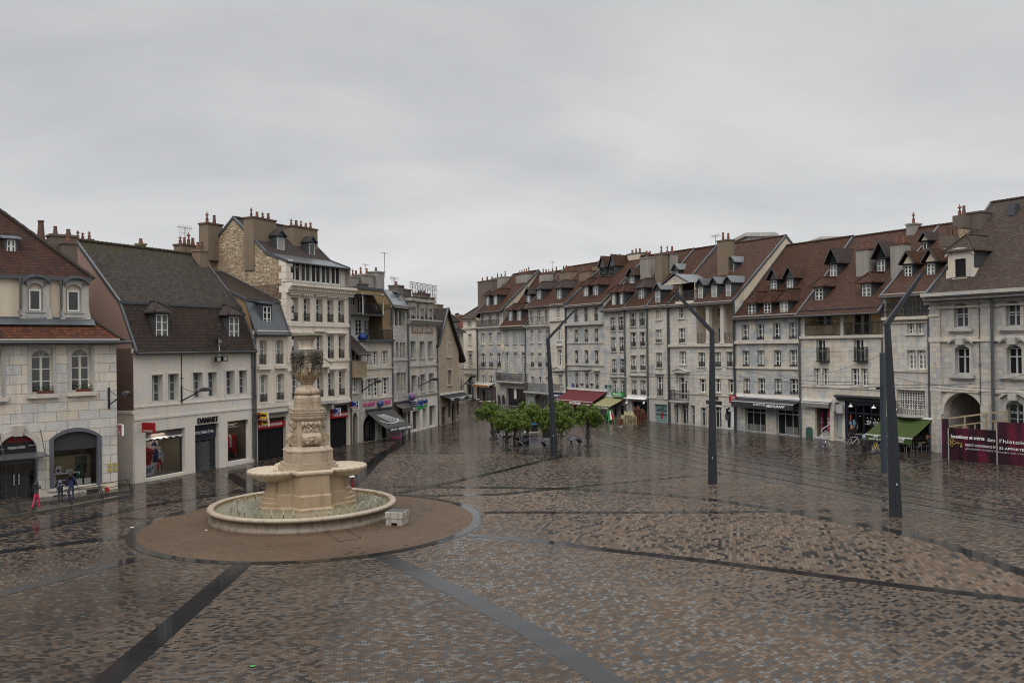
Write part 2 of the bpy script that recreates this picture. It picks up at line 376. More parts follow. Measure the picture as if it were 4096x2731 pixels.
# ---------------------------------------------------------------- buildings
PANES=['glass','glass','glass2','glass2','curtain2','curtain2','curtain']
class B:
    def __init__(s,name,label,L,R,dep=9.,cat='building',group='old houses round the square'):
        a=G(*L) if len(L)==2 else Vector(L); b=G(*R) if len(R)==2 else Vector(R)
        d=(b-a); d.z=0; s.len=d.length; d.normalize(); s.a=a; s.d=d; s.ang=math.atan2(d.y,d.x); s.n=Vector((-d.y,d.x,0)); s.dep=dep
        s.root=empty(name,(a.x,a.y,0),s.ang,label,cat,group); s.holes=[]; s.Zi=0; s.rng=random.Random(label)
    # inverse projection into the building's own frame (u along the front, w inwards, z up)
    def _ray(s,x,y):
        D=ray(*Z(s.Zi,x,y)); O=Vector((0,0,H))-Vector((s.a.x,s.a.y,0))
        return Vector((O.dot(s.d),O.dot(s.n),H)),Vector((D.dot(s.d),D.dot(s.n),D.z))
    def uz(s,x,y,w=0.):
        O,D=s._ray(x,y); t=(w-O.y)/D.y; return O.x+D.x*t, O.z+D.z*t
    def wz(s,x,y,u=0.):
        O,D=s._ray(x,y); t=(u-O.x)/D.x; return O.y+D.y*t, O.z+D.z*t
    def onroof(s,x,y,seg):
        (w0,z0),(w1,z1)=seg; k=(z1-z0)/(w1-w0); O,D=s._ray(x,y)
        t=(z0+k*(O.y-w0)-O.z)/(D.z-k*D.y); return O.x+D.x*t,O.y+D.y*t,O.z+D.z*t
    def rect(s,x0,y0,x1,y1,w=0.):
        xm,ym=(x0+x1)/2,(y0+y1)/2
        u0=s.uz(x0,ym,w)[0]; u1=s.uz(x1,ym,w)[0]; z1=s.uz(xm,y0,w)[1]; z0=s.uz(xm,y1,w)[1]
        return u0,u1,z0,z1
    def part(s,mb,name,mat,parent=None,**k):
        return mb.build(name,M[mat] if isinstance(mat,str) else mat,parent or s.root,**k)
    def world(s,u,w,z): return Vector((s.a.x,s.a.y,0))+s.d*u+s.n*w+Vector((0,0,z))
    def thing(s,name,label,cat,u,w,z,group=None):
        return empty(name,s.world(u,w,z),s.ang,label,cat,group)
    # --- wall with real openings
    def hole(s,u0,u1,z0,z1,arch=0,r=.22): s.holes.append((u0,u1,z0,z1,arch,r))
    def wall(s,u0,u1,z0,z1,mat,name='wall',w=0.,th=None,sides=True,side_mat=None,holes=None):
        hs=s.holes if holes is None else holes
        mb=MB(); U=sorted({round(q,4) for h in hs for q in h[:2] if u0<q<u1}|{u0,u1}); ZZ=sorted({round(q,4) for h in hs for q in h[2:4] if z0<q<z1}|{z0,z1})
        for i in range(len(U)-1):
            j=0
            while j<len(ZZ)-1:
                um=(U[i]+U[i+1])/2
                def solid(j): 
                    zm=(ZZ[j]+ZZ[j+1])/2
                    return not any(h[0]<um<h[1] and h[2]<zm<h[3] for h in hs)
                if not solid(j): j+=1; continue
                k=j
                while k+1<len(ZZ)-1 and solid(k+1): k+=1
                mb.face([(U[i],w,ZZ[j]),(U[i+1],w,ZZ[j]),(U[i+1],w,ZZ[k+1]),(U[i],w,ZZ[k+1])]); j=k+1
        for (a,b,c,e,ar,r) in hs:
            mb.face([(a,w,c),(a,w+r,c),(a,w+r,e-ar),(a,w,e-ar)]); mb.face([(b,w+r,c),(b,w,c),(b,w,e-ar),(b,w+r,e-ar)])
            if c>.05: mb.face([(a,w,c),(b,w,c),(b,w+r,c),(a,w+r,c)])
            if not ar: mb.face([(a,w+r,e),(b,w+r,e),(b,w,e),(a,w,e)])
            else:
                P=arc_pts(a,b,e-ar,ar)
                for p,q in zip(P,P[1:]):
                    mb.face([(p[0],w,p[1]),(q[0],w,q[1]),(q[0],w,e),(p[0],w,e)])
                    mb.face([(p[0],w+r,p[1]),(q[0],w+r,q[1]),(q[0],w,q[1]),(p[0],w,p[1])])
        if sides:
            t=mb if side_mat is None else MB(); D=s.dep
            t.face([(u0,D,z0),(u0,w,z0),(u0,w,z1),(u0,D,z1)]); t.face([(u1,w,z0),(u1,D,z0),(u1,D,z1),(u1,w,z1)]); t.face([(u1,D,z0),(u0,D,z0),(u0,D,z1),(u1,D,z1)])
            if side_mat: s.part(t,'side_wall',side_mat)
        return s.part(mb,name,mat)
    def gable(s,u,prof,mat,zb=0.,name='gable_wall'):
        mb=MB(); ps=[(u,prof[0][0],zb)]+[(u,p[0],p[1]) for p in prof]+[(u,prof[-1][0],zb)]
        # fan of quads so that a long profile stays planar and convex pieces
        for a,b in zip(prof,prof[1:]): mb.face([(u,a[0],zb),(u,b[0],zb),(u,b[0],b[1]),(u,a[0],a[1])][::-1])
        return s.part(mb,name,mat)
    # --- roof from a profile of (w,z) points
    def roof(s,u0,u1,prof,mats,name='roof',ov=.35,th=.1,verge=(1,1),ridge=True,vmat='lead',gut=True,gh=.09):
        s.prof=prof
        (w0,z0),(w1,z1)=prof[0],prof[1]; k=(z1-z0)/max(.01,(w1-w0))
        pr=[(w0-ov,z0-ov*min(k,1.2))]+list(prof[1:])
        rf=None
        for i,(a,b) in enumerate(zip(pr,pr[1:])):
            mb=MB(); mb.xprism([(a[0],a[1]),(b[0],b[1]),(b[0],b[1]+th),(a[0],a[1]+th)],u0,u1)
            o=s.part(mb,name,mats[min(i,len(mats)-1)]); rf=rf or o
        for side,u in enumerate((u0,u1)):
            if not verge[side]: continue
            mb=MB(); e=.02 if side==0 else -.02
            for a,b in zip(pr,pr[1:]):
                mb.xprism([(a[0]-.03,a[1]-.05),(b[0],b[1]-.05),(b[0],b[1]+th+.10),(a[0]-.03,a[1]+th+.10)],u-.10+e,u+.10+e)
            s.part(mb,'verge_flashing',vmat,rf)
        if ridge:
            top=max(range(len(prof)),key=lambda i:prof[i][1]); w,z=prof[top]; mb=MB(); n=max(2,int((u1-u0)/.38))
            for i in range(n):
                a=u0+(u1-u0)*i/n; b=u0+(u1-u0)*(i+1)/n
                mb.tube([(a,w,z+th),(b,w,z+th)],[.12,.155],8)
            s.part(mb,'ridge_tiles',mats[min(top-1,len(mats)-1)] if top else mats[0],rf)
        if gut:
            a=pr[0]; mb=MB(); mb.tube([(u0,a[0]-.07,a[1]+.02),(u1,a[0]-.07,a[1]+.02)],gh,8); s.part(mb,'gutter','gutter',rf)
        s.rf=rf; return rf
    def cornice(s,u0,u1,z,h=.3,p=.25,mat='trim',name='cornice',w=0.,dent=False):
        mb=MB(); q=[(w+.01,z),(w-p*.35,z),(w-p*.45,z+h*.35),(w-p*.8,z+h*.6),(w-p,z+h*.7),(w-p,z+h),(w+.01,z+h)]
        mb.xprism(q[::-1],u0,u1)
        if dent:
            n=int((u1-u0)/.28)
            for i in range(n): a=u0+(i+.25)*(u1-u0)/n; mb.box(a,a+.14,w-p*.75,w-p*.3,z+h*.30,z+h*.58)
        return s.part(mb,name,mat)
    def course(s,u0,u1,z,h=.14,p=.08,mat='trim',w=0.): 
        mb=MB(); mb.box(u0,u1,w-p,w+.01,z-h/2,z+h/2); return s.part(mb,'string_course',mat)
    def pipe(s,u,z0,z1,w=-.1,r=.065,mat='pipe'):
        mb=MB(); mb.tube([(u,w,z0),(u,w,z1),(u,w-.18,z1+.25)],r,6)
        z=z0+1
        while z<z1: mb.box(u-.09,u+.09,w-.09,w+.1,z,z+.05); z+=2.1
        return s.part(mb,'downpipe',mat)
    # --- windows
    def win(s,x0,y0,x1,y1,**k):
        w=k.get('w',0.); return s.winm(*s.rect(x0,y0,x1,y1,w),**k)
    def winm(s,u0,u1,z0,z1,cols=2,rows=3,fm='white_paint',pane=None,r=.2,arch=0,sill=True,sur=0.,surm='trim',rail=0,surface=False,w=0.,fan=False,name='window',transom=0,parent=None,sash=None,ft=.085,hood=0,railp=.06):
        if not surface: s.hole(u0,u1,z0,z1,0 if fan else arch,r); wf=w+r
        else: wf=w-.02
        ha=0 if fan else arch
        mb=MB(); f=wf-.05; b=wf+.02; t=ft
        mb.box(u0,u0+t,f,b,z0,z1-ha); mb.box(u1-t,u1,f,b,z0,z1-ha); mb.box(u0+t,u1-t,f,b,z0,z0+t)
        zt=z1-arch
        if not arch: mb.box(u0+t,u1-t,f,b,z1-t,z1)
        else:
            P=arc_pts(u0,u1,zt,arch)
            Q=arc_pts(u0+t,u1-t,zt,arch-t)
            for i in range(len(P)-1):
                if fan: mb.face([(Q[i][0],f,Q[i][1]),(Q[i+1][0],f,Q[i+1][1]),(Q[i+1][0],f,z1),(Q[i][0],f,z1)])
                else: mb.face([(Q[i][0],f,Q[i][1]),(Q[i+1][0],f,Q[i+1][1]),(P[i+1][0],f,P[i+1][1]),(P[i][0],f,P[i][1])])
                mb.face([(Q[i][0],f,Q[i][1]),(Q[i][0],b,Q[i][1]),(Q[i+1][0],b,Q[i+1][1]),(Q[i+1][0],f,Q[i+1][1])])
            mb.box(u0+t,u1-t,f,b,zt-.04,zt+.04)
            if fan:
                c=(u0+u1)/2
                for sg in (-1,1): mb.bar((c,f+.02,zt),(c+sg*(u1-u0)*.25,f+.02,zt+arch*.86),.025)
        if transom: mb.box(u0+t,u1-t,f-.01,b,z0+(zt-z0)*transom-.05,z0+(zt-z0)*transom+.05)
        for i in range(1,cols):
            c=u0+(u1-u0)*i/cols; q=.07 if cols==2 else .035; mb.box(c-q,c+q,f+.005,b-.005,z0+t,zt-(t if not arch else 0))
        for i in range(1,rows):
            z=z0+(zt-z0)*i/rows; mb.box(u0+t,u1-t,f+.012,b-.012,z-.03,z+.03)
        o=s.part(mb,name,fm,parent)
        pm=pane or s.rng.choice(PANES); g=MB(); y=wf-.012 if surface else wf-.005
        if not arch: g.face([(u0,y,z0),(u1,y,z0),(u1,y,z1),(u0,y,z1)])
        else:
            P=arc_pts(u0,u1,zt,arch); g.face([(u0,y,z0),(u1,y,z0)]+[(p[0],y,p[1]) for p in P[::-1]])
        s.part(g,'pane',pm,o if parent is None else parent)
        if parent is not None: return o
        if sill and not surface:
            g=MB(); g.box(u0-.12,u1+.12,w-.12,w+r-.06,z0-.11,z0+.004); s.part(g,'sill',surm,o)
        if sur:
            g=MB(); q=.035
            g.box(u0-sur,u0-.002,w-q,w+.01,z0,z1); g.box(u1+.002,u1+sur,w-q,w+.01,z0,z1)
            if arch and not fan:
                P=arc_pts(u0,u1,zt,arch); 
                for p,p2 in zip(P,P[1:]): g.face([(p[0],w-q,p[1]),(p2[0],w-q,p2[1]),(p2[0],w-q,z1+sur),(p[0],w-q,z1+sur)]); g.face([(p[0],w+.01,p[1]),(p2[0],w+.01,p2[1]),(p2[0],w-q,p2[1]),(p[0],w-q,p[1])])
                g.box(u0-sur,u0-.002,w-q,w+.01,z1,z1+sur);g.box(u1+.002,u1+sur,w-q,w+.01,z1,z1+sur)
                g.box(u0-sur-.03,u1+sur+.03,w-q-.05,w+.01,z1+sur,z1+sur+.08)
            else: g.box(u0-sur,u1+sur,w-q-.01,w+.01,z1+.002,z1+sur)
            s.part(g,'surround',surm,o)
        if hood:
            g=MB(); g.box(u0-.25,u1+.25,w-.28,w+.01,z1+hood,z1+hood+.1); g.box(u0-.18,u1+.18,w-.16,w+.01,z1+hood-.1,z1+hood-.002); s.part(g,'hood',surm,o)
        if rail:
            s.rail(u0-.02,u1+.02,z0+.02,rail,w-railp,o,step=.11)
        return o
    def rail(s,u0,u1,z,h,w,parent=None,step=.12,name='railing',mat='iron',sides=0,pat=None,br=.014,xr=.02):
        g=MB(); g.box(u0,u1,w-.025,w+.025,z+h-.05,z+h); g.box(u0,u1,w-.02,w+.02,z+.05,z+.09)
        n=max(2,int((u1-u0)/step))
        if pat=='x':
            n=max(2,int((u1-u0)/.7))
            for i in range(n):
                a=u0+(u1-u0)*i/n; b=u0+(u1-u0)*(i+1)/n
                g.bar((a,w,z+.09),(b,w,z+h-.05),xr); g.bar((b,w,z+.09),(a,w,z+h-.05),xr); g.bar((a,w,z+.05),(a,w,z+h),.022)
                g.bar(((a+b)/2,w,z+.09),(b,w,z+h*.5),.016);g.bar(((a+b)/2,w,z+.09),(a,w,z+h*.5),.016);g.bar(((a+b)/2,w,z+h-.05),(b,w,z+h*.5),.016);g.bar(((a+b)/2,w,z+h-.05),(a,w,z+h*.5),.016)
        else:
            for i in range(n+1):
                a=u0+(u1-u0)*i/n; g.box(a-br,a+br,w-br,w+br,z+.05,z+h-.03)
            if pat=='scroll' or (pat is None and h<.8):
                g.box(u0,u1,w-.015,w+.015,z+h*.62,z+h*.66)
                for i in range(n):
                    a=u0+(u1-u0)*(i+.5)/n; rr=.04
                    g.tube([(a+rr*math.cos(q),w,z+h*.36+rr*1.6*math.sin(q)) for q in (0,1.05,2.1,3.14,4.2,5.25,6.28)],.011,3,cap=False)
        if sides:
            for u in (u0,u1):
                g.box(u-.025,u+.025,w,w+sides,z+h-.05,z+h); g.box(u-.02,u+.02,w,w+sides,z+.05,z+.09)
                m=max(1,int(sides/step))
                for i in range(1,m+1): q=w+sides*i/m; g.box(u-br,u+br,q-br,q+br,z+.05,z+h-.03)
        return s.part(g,name,mat,parent)
    def balcony(s,u0,u1,z,proj=.8,h=1.,mat='trim_grey',pat=None,step=.13,rm='iron',slab=.18):
        g=MB(); g.box(u0,u1,-proj,.01,z-slab,z); g.box(u0+.1,u1-.1,-proj+.12,.01,z-slab-.1,z-slab-.001)
        o=s.part(g,'balcony',mat); s.rail(u0+.05,u1-.05,z,h,-proj+.06,o,step=step,sides=proj-.08,pat=pat,mat=rm); return o
    # --- a deep recess lined with its own box (loggia, shop interior)
    def recess(s,u0,u1,z0,z1,deep,mat,name='loggia',r=.25,holed=True,arch=0,floor=None):
        if holed: s.hole(u0,u1,z0,z1,arch,r)
        g=MB(); e=.06
        g.face([(u0-e,deep,z0-.02),(u1+e,deep,z0-.02),(u1+e,deep,z1+.05),(u0-e,deep,z1+.05)])
        g.face([(u0-e,r,z0-.02),(u0-e,deep,z0-.02),(u0-e,deep,z1+.05),(u0-e,r,z1+.05)]); g.face([(u1+e,deep,z0-.02),(u1+e,r,z0-.02),(u1+e,r,z1+.05),(u1+e,deep,z1+.05)])
        g.face([(u0-e,r,z1+.05),(u0-e,deep,z1+.05),(u1+e,deep,z1+.05),(u1+e,r,z1+.05)]); g.face([(u0-e,r,z0+.01),(u1+e,r,z0+.01),(u1+e,deep,z0+.01),(u0-e,deep,z0+.01)])
        return s.part(g,name,mat)
    def shop(s,u0,u1,z0,z1,cols=2,fm='dark_paint',glass='shopglass',r=.3,arch=0,transom=.78,name='shop_front',low=.0,lowm=None,sur=0,surm='trim'):
        return s.winm(u0,u1,z0,z1,cols=cols,rows=1,fm=fm,pane=glass,r=r,arch=arch,sill=False,transom=transom,name=name,ft=.09,sur=sur,surm=surm)
    # --- dormers
    def dormer(s,x,ys,yh,wpx,seg,kind='hip',roofm='tile_brown',cheek='slate',fm='white_paint',cols=2,rows=3,pane=None,h=None,ov=.22,front='slate',side=.2,label=None,top=.18,louvre=False,big=None):
        u,w,z=s.onroof(x,ys,seg); (w0,z0),(w1,z1_)=seg; k=(z1_-z0)/(w1-w0); wat=lambda q:w0+(q-z0)/k; w-=.09; zl=z-.15-.09*k; z-=.05
        zh=s.uz(x,yh,w)[1]; hw=abs(s.uz(x+wpx/2,yh,w)[0]-s.uz(x-wpx/2,yh,w)[0])/2
        W=hw+side; zt=zh+top; wf=w
        if h is None: h=(W+ov)*(.95 if kind!='gable' else 1.05)
        mb=MB()
        mb.face([(u-W,wf,zl),(u-hw,wf,zl),(u-hw,wf,zt),(u-W,wf,zt)]); mb.face([(u+hw,wf,zl),(u+W,wf,zl),(u+W,wf,zt),(u+hw,wf,zt)])
        mb.face([(u-hw,wf,zh),(u+hw,wf,zh),(u+hw,wf,zt),(u-hw,wf,zt)]); mb.face([(u-hw,wf,zl),(u+hw,wf,zl),(u+hw,wf,z+.02),(u-hw,wf,z+.02)])
        wb=wat(zt)+.05; zb=z0+k*(wf-w0)-.1
        for sg in (-1,1):
            p=[(u+sg*W,wf,zb),(u+sg*W,wb,zt-.1),(u+sg*W,wb,zt),(u+sg*W,wf,zt)]; mb.face(p if sg>0 else p[::-1])
        mb.box(u-W-.1,u+W+.1,wf-.12,wf+.1,z-.14,z-.02)
        d=s.part(mb,'dormer',front if front==cheek else cheek)
        if label: d['label']=label
        if louvre:
            g=MB(); n=int((zh-z)/.16)
            for i in range(n): q=z+(zh-z)*i/n; g.face([(u-hw,wf-.02,q),(u+hw,wf-.02,q),(u+hw,wf+.1,q+.12),(u-hw,wf+.1,q+.12)])
            s.part(g,'louvre','slate',d); g=MB(); g.box(u-hw,u+hw,wf+.12,wf+.14,z,zh); s.part(g,'vent_back','black',d)
        else:
            s.winm(u-hw,u+hw,z+.02,zh,cols=cols,rows=rows,fm=fm,pane=pane or s.rng.choice(PANES),surface=True,w=wf+.06,parent=d,name='window_frame',ft=.06)
        g=MB(); E=W+ov; f=wf-ov; zr=zt+h; wr=wat(zr)+.05; we=wat(zt)+.05
        if kind=='shed':
            g.xprism([(f,zt),(we+.8,zt+(we+.8-f)*.18),(we+.8,zt+(we+.8-f)*.18+.1),(f,zt+.1)],u-E,u+E)
        elif kind=='seg':
            P=arc_pts(u-E,u+E,zt-.02,h*.55)
            for p,q in zip(P,P[1:]):
                g.face([(p[0],f,p[1]+.1),(q[0],f,q[1]+.1),(q[0],wr+.6,q[1]+.1),(p[0],wr+.6,p[1]+.1)])
                g.face([(p[0],f,p[1]),(q[0],f,q[1]),(q[0],f,q[1]+.1),(p[0],f,p[1]+.1)])
                g.face([(p[0],f+.2,zt-.05),(q[0],f+.2,zt-.05),(q[0],f+.2,q[1]),(p[0],f+.2,p[1])])
        else:
            ra=f if kind=='gable' else f+E*.85
            for sg in (-1,1):
                p=[(u+sg*E,f,zt),(u+sg*E,we,zt),(u,wr,zr),(u,ra,zr)]; g.face(p[::-1] if sg>0 else p)
                q=[(u+sg*E,f,zt-.1),(u+sg*E,we,zt-.1),(u+sg*E,we,zt),(u+sg*E,f,zt)]; g.face(q if sg>0 else q[::-1])
            if kind=='gable':
                g2=MB(); g2.face([(u-W,wf-.01,zt),(u+W,wf-.01,zt),(u,wf-.01,zt+h*W/E)]); s.part(g2,'dormer_gable',front,d)
                g2=MB()
                for sg in (-1,1): g2.face([(u+sg*E,f-.01,zt-.14),(u,f-.01,zr-.14),(u,f-.01,zr+.04),(u+sg*E,f-.01,zt+.04)] if sg<0 else [(u,f-.01,zr-.14),(u+sg*E,f-.01,zt-.14),(u+sg*E,f-.01,zt+.04),(u,f-.01,zr+.04)])
                s.part(g2,'barge_board','lead',d)
                for sg in (-1,1): g.face([(u+sg*E,f,zt-.02),(u,f,zr-.02),(u,wr,zr-.02),(u+sg*E,we,zt-.02)])
            else:
                g.face([(u-E,f,zt),(u+E,f,zt),(u,ra,zr)]); g.face([(u-E,f,zt-.1),(u+E,f,zt-.1),(u+E,f,zt),(u-E,f,zt)])
                hp=MB()
                for sg in (-1,1): hp.tube([(u+sg*E,f,zt+.03),(u,ra,zr+.03)],.07,6)
                hp.tube([(u,ra,zr+.03),(u,wr,zr+.03)],.07,6); s.part(hp,'hip_tiles',roofm,d)
            g.face([(u+E,f,zt-.1),(u-E,f,zt-.1),(u-E,we,zt-.1),(u+E,we,zt-.1)])
        s.part(g,'dormer_roof',roofm,d)
        return d
    # --- chimneys
    def chimney(s,x0,x1,yt,w,zb,dw=.9,mat='chim',pots=2,capm=None,pm='terra',ph=.65,cowl=False,cap=.14,potr=.13):
        u0,zt=s.uz(x0,yt,w-dw/2); u1=s.uz(x1,yt,w-dw/2)[0]
        return s.chimneym(u0,u1,w,zb,zt,dw,mat,pots,capm,pm,ph,cowl,cap,potr)
    def chimneym(s,u0,u1,w,zb,zt,dw=.9,mat='chim',pots=2,capm=None,pm='terra',ph=.65,cowl=False,cap=.14,potr=.13):
        mb=MB(); mb.box(u0,u1,w-dw/2,w+dw/2,zb,zt-cap-.002); o=s.part(mb,'chimney',mat)
        g=MB(); g.box(u0-.07,u1+.07,w-dw/2-.07,w+dw/2+.07,zt-cap,zt); s.part(g,'chimney_cap',capm or mat,o)
        for i in range(pots):
            c=u0+(u1-u0)*(i+.5)/pots; hh=ph*s.rng.uniform(.75,1.2); g=MB(); r=potr*s.rng.uniform(.85,1.1)
            if cowl and i%2==0:
                g.lathe([(r*1.1,zt),(r*.85,zt+hh*.5),(r*1.1,zt+hh*.5),(r*1.1,zt+hh*.56),(r*.5,zt+hh*.56),(r*.5,zt+hh*.9),(r*1.3,zt+hh*.9),(r*.7,zt+hh*1.1),(.03,zt+hh*1.2),(.03,zt+hh*1.32),(0,zt+hh*1.34)],8,(c,w,0))
            else:
                g.lathe([(r*1.2,zt),(r*1.2,zt+.1),(r*.82,zt+hh*.9),(r*1.0,zt+hh*.92),(r*1.0,zt+hh),(r*.7,zt+hh),(r*.7,zt+hh*.8)],10,(c,w,0))
            s.part(g,'chimney_pot',pm if s.rng.random()<.75 else 'terra_d',o,smooth=False)
        return o
    def awning(s,x0,x1,yt,proj,drop,mat,val=.35,frame='white_paint',name='awning',arms=True,w=0.):
        ua,zt=s.uz((x0+x1)/2,yt,w); u0=s.uz(x0,yt,w)[0]; u1=s.uz(x1,yt,w)[0]
        return s.awningm(u0,u1,zt,proj,drop,mat,val,frame,name,arms)
    def awningm(s,u0,u1,zt,proj,drop,mat,val=.35,frame='white_paint',name='awning',arms=True):
        g=MB(); n=max(3,int((u1-u0)/.9)); ns=4
        sag=lambda t:-.06*math.sin(PI*t)
        for i in range(n):
            for j in range(ns):
                a=u0+(u1-u0)*i/n; b=u0+(u1-u0)*(i+1)/n; t=j/ns; t2=(j+1)/ns
                g.face([(a,-proj*t2-.05,zt-drop*t2+sag(t2)),(b,-proj*t2-.05,zt-drop*t2+sag(t2)),(b,-proj*t-.05,zt-drop*t+sag(t)),(a,-proj*t-.05,zt-drop*t+sag(t))])
        for i in range(n*2):
            a=u0+(u1-u0)*i/(2*n); b=u0+(u1-u0)*(i+1)/(2*n); wv=.015*(i%2)
            g.face([(a,-proj-.06-wv,zt-drop-val),(b,-proj-.06-(.015-wv),zt-drop-val),(b,-proj-.06,zt-drop),(a,-proj-.06,zt-drop)])
        o=s.part(g,name,mat)
        f=MB(); f.box(u0-.05,u1+.05,-.22,.0,zt-.02,zt+.14); f.box(u0,u1,-proj-.07,-proj-.0,zt-drop-.07,zt-drop)
        if arms:
            for q in (u0+.25,u1-.25):
                f.bar((q,-.1,zt-.12),(q+.3*(1 if q<(u0+u1)/2 else -1),-proj*.5,zt-drop*.55-.15),.025); f.bar((q+.3*(1 if q<(u0+u1)/2 else -1),-proj*.5,zt-drop*.55-.15),(q,-proj,zt-drop-.05),.025)
        s.part(f,'awning_frame',frame,o); return o
def arc_pts(u0,u1,z,rise,n=12):
    c=(u0+u1)/2; hw=(u1-u0)/2
    if rise>=hw*.98: return [(c-hw*math.cos(PI*i/n),z+rise*math.sin(PI*i/n)) for i in range(n+1)]
    R=(hw*hw+rise*rise)/(2*rise); a=math.asin(min(1,hw/R)); zc=z+rise-R
    return [(c+R*math.sin(-a+2*a*i/n),zc+R*math.cos(-a+2*a*i/n)) for i in range(n+1)]
# ================================================================ LEFT ROW
def interp(T,x):
    for a,b in zip(T,T[1:]):
        if x<=b[0]: return a[1]+(b[1]-a[1])*(x-a[0])/(b[0]-a[0])
    return T[-1][1]
LB=lambda x: interp([(536,1934.5),(1016,1846),(1405,1777),(1570,1749.5),(1635,1731.5),(1752,1703),(1838,1683)],x)
PB=lambda x:(x,LB(x))
def sign_on(b,name,label,u,w,z,cat='sign',group=None): return b.thing(name,label,cat,u,w,z,group)
# ---- corner house with the kitchen shop
b=B('corner_house','stone corner house with arched shop fronts and plastered attic under an orange tiled roof',(-330,2062.5),(471,1969.5),9)
L=b.len; b.Zi=1
ze=b.uz(500,1238)[1]
b.Zi=2
for (x0,y0,x1,y1) in ((-92,190,12,565),(246,180,413,535),(560,178,711,518)):
    u0,u1,z0,z1=b.rect(x0,y0,x1,y1)
    b.winm(u0,u1,z0,z1,cols=2,rows=3,fm='cream_paint',pane='glass',r=.32,arch=(u1-u0)*.46,fan=True,sill=False,sur=.2,surm='trim_grey',ft=.1)
    g=MB(); g.box(u0-.3,u1+.3,-.22,.02,z0-.28,z0-.02); b.part(g,'window_sill','trim')
    if x0>0:
        t=b.thing('flower_box','terracotta box of white flowers on the sill of the '+('left' if x0<300 else 'right')+' arched window','flower box',(u0+u1)/2+.12,-.1,z0-.02)
        g=MB(); g.loft([([(-.42,-.1),(.42,-.1),(.42,.1),(-.42,.1)],0),([(-.48,-.13),(.48,-.13),(.48,.13),(-.48,.13)],.17)]); g.build('trough',M['terra'],t)
        g=MB(); fl=MB(); rr=random.Random(x0)
        for i in range(170):
            c=Vector((rr.uniform(-.5,.5),rr.uniform(-.17,.17),.18+rr.uniform(0,.26))); q=[Vector((rr.uniform(-.06,.06),rr.uniform(-.06,.06),rr.uniform(-.05,.05))) for _ in range(3)]
            (g if i%9 else fl).face([c+v for v in q])
        PL=plain('flower_leaves',(.03,.07,.02),.6); g.build('foliage',PL,t); fl.build('flowers',M['white'],t)
# entrance arch
u0,u1,z0,z1=b.rect(-18,858,296,1420); z0=.12
b.hole(u0,u1,0,z1,(u1-u0)/2*.98,.55)
g=MB(); zs=z1-(u1-u0)/2; b.Zi=17; zt=b.uz(300,600)[1]; P=arc_pts(u0,u1,zs,(u1-u0)/2*.98)
P2=[p for p in P if p[1]>zt]; g.face([(u0,.35,zt),(u1,.35,zt)]+[(p[0],.35,p[1]) for p in P2[::-1]]); b.part(g,'sign_board','blacks')
um=(u0+u1)/2
text('Culinarion',.56,M['red'],b.root,(um,.32,zt+.85),width=(u1-u0)*.74,bold=.006); text('PARTAGEONS NOS SECRETS',.22,M['white'],b.root,(um,.32,zt+.35),width=(u1-u0)*.44)
g=MB()
for sg in (-1,1): g.box(um+sg*1.0-.35,um+sg*1.0+.35,.325,.34,zt+(.30 if sg<0 else .42),zt+.33+(0 if sg<0 else .12))
b.part(g,'sign_rule','white')
b.winm(u0,u1,.12,zt-.02,cols=4,rows=1,fm='dark_paint',pane='shopglass',r=.55,surface=False,sill=False,transom=.8,name='entrance_door',ft=.1); b.holes.pop()
g=MB(); 
for q in (-.13,.13): g.box(um+q-.03,um+q+.03,.40,.44,1.1,1.75)
b.part(g,'door_handle','steel')
g=MB()
for i in range(24):
    r=.36; a0=PI*i/24; a1=PI*(i+1)/24; R=(u1-u0)/2
    p=lambda q,k:(um-(R+k)*math.cos(q),-.045,zs+(R+k)*math.sin(q)*.98)
    g.face([p(a0,0),p(a1,0),p(a1,r),p(a0,r)]); g.face([(p(a0,r)[0],-.045,p(a0,r)[2]),(p(a1,r)[0],-.045,p(a1,r)[2]),(p(a1,r)[0],0,p(a1,r)[2]),(p(a0,r)[0],0,p(a0,r)[2])])
for sg in (0,1): q=u1 if sg else u0-.36; g.box(q,q+.36,-.07,.01,zs-.25,zs)
g.loft([([(um-.22,-.2),(um+.22,-.2),(um+.22,.01),(um-.22,.01)],z1-.1),([(um-.32,-.3),(um+.32,-.3),(um+.32,.01),(um-.32,.01)],z1+.55)]); b.part(g,'arch_surround','trim')
g=MB(); g.xprism([(-1.25,zt-.18),(.1,zt-.02),(.1,zt+.04),(-1.25,zt-.12)],u0-.1,u1+.35); o=b.part(g,'door_canopy','zinc')
g=MB()
for q in (u0+.1,u1+.15): g.bar((q,-.05,zt+1.35),(q,-1.15,zt-.1),.025)
b.part(g,'stay_rod','iron',o)
# big shop window
b.Zi=2
u0,u1,z0,z1=b.rect(388,803,796,1275); ri=.62
z0=b.uz(590,1262)[1]
b.hole(u0,u1,z0,z1,ri,.5)
g=MB(); P=arc_pts(u0,u1,z1-ri,ri); t=.24; Q=arc_pts(u0+t,u1-t,z1-ri,ri-t)
for i in range(12):
    g.face([(P[i][0],-.05,P[i][1]),(P[i+1][0],-.05,P[i+1][1]),(Q[i+1][0],-.05,Q[i+1][1]),(Q[i][0],-.05,Q[i][1])]); g.face([(Q[i][0],-.05,Q[i][1]),(Q[i+1][0],-.05,Q[i+1][1]),(Q[i+1][0],.35,Q[i+1][1]),(Q[i][0],.35,Q[i][1])])
    g.face([(P[i][0],-.05,P[i][1]),(P[i+1][0],-.05,P[i+1][1]),(P[i+1][0],.02,P[i+1][1]),(P[i][0],.02,P[i][1])])
g.box(u0,u0+t,-.05,.35,z0,z1-ri); g.box(u1-t,u1,-.05,.35,z0,z1-ri); b.part(g,'shop_window_frame',plain('violet_grey_paint',(.105,.105,.125),.4))
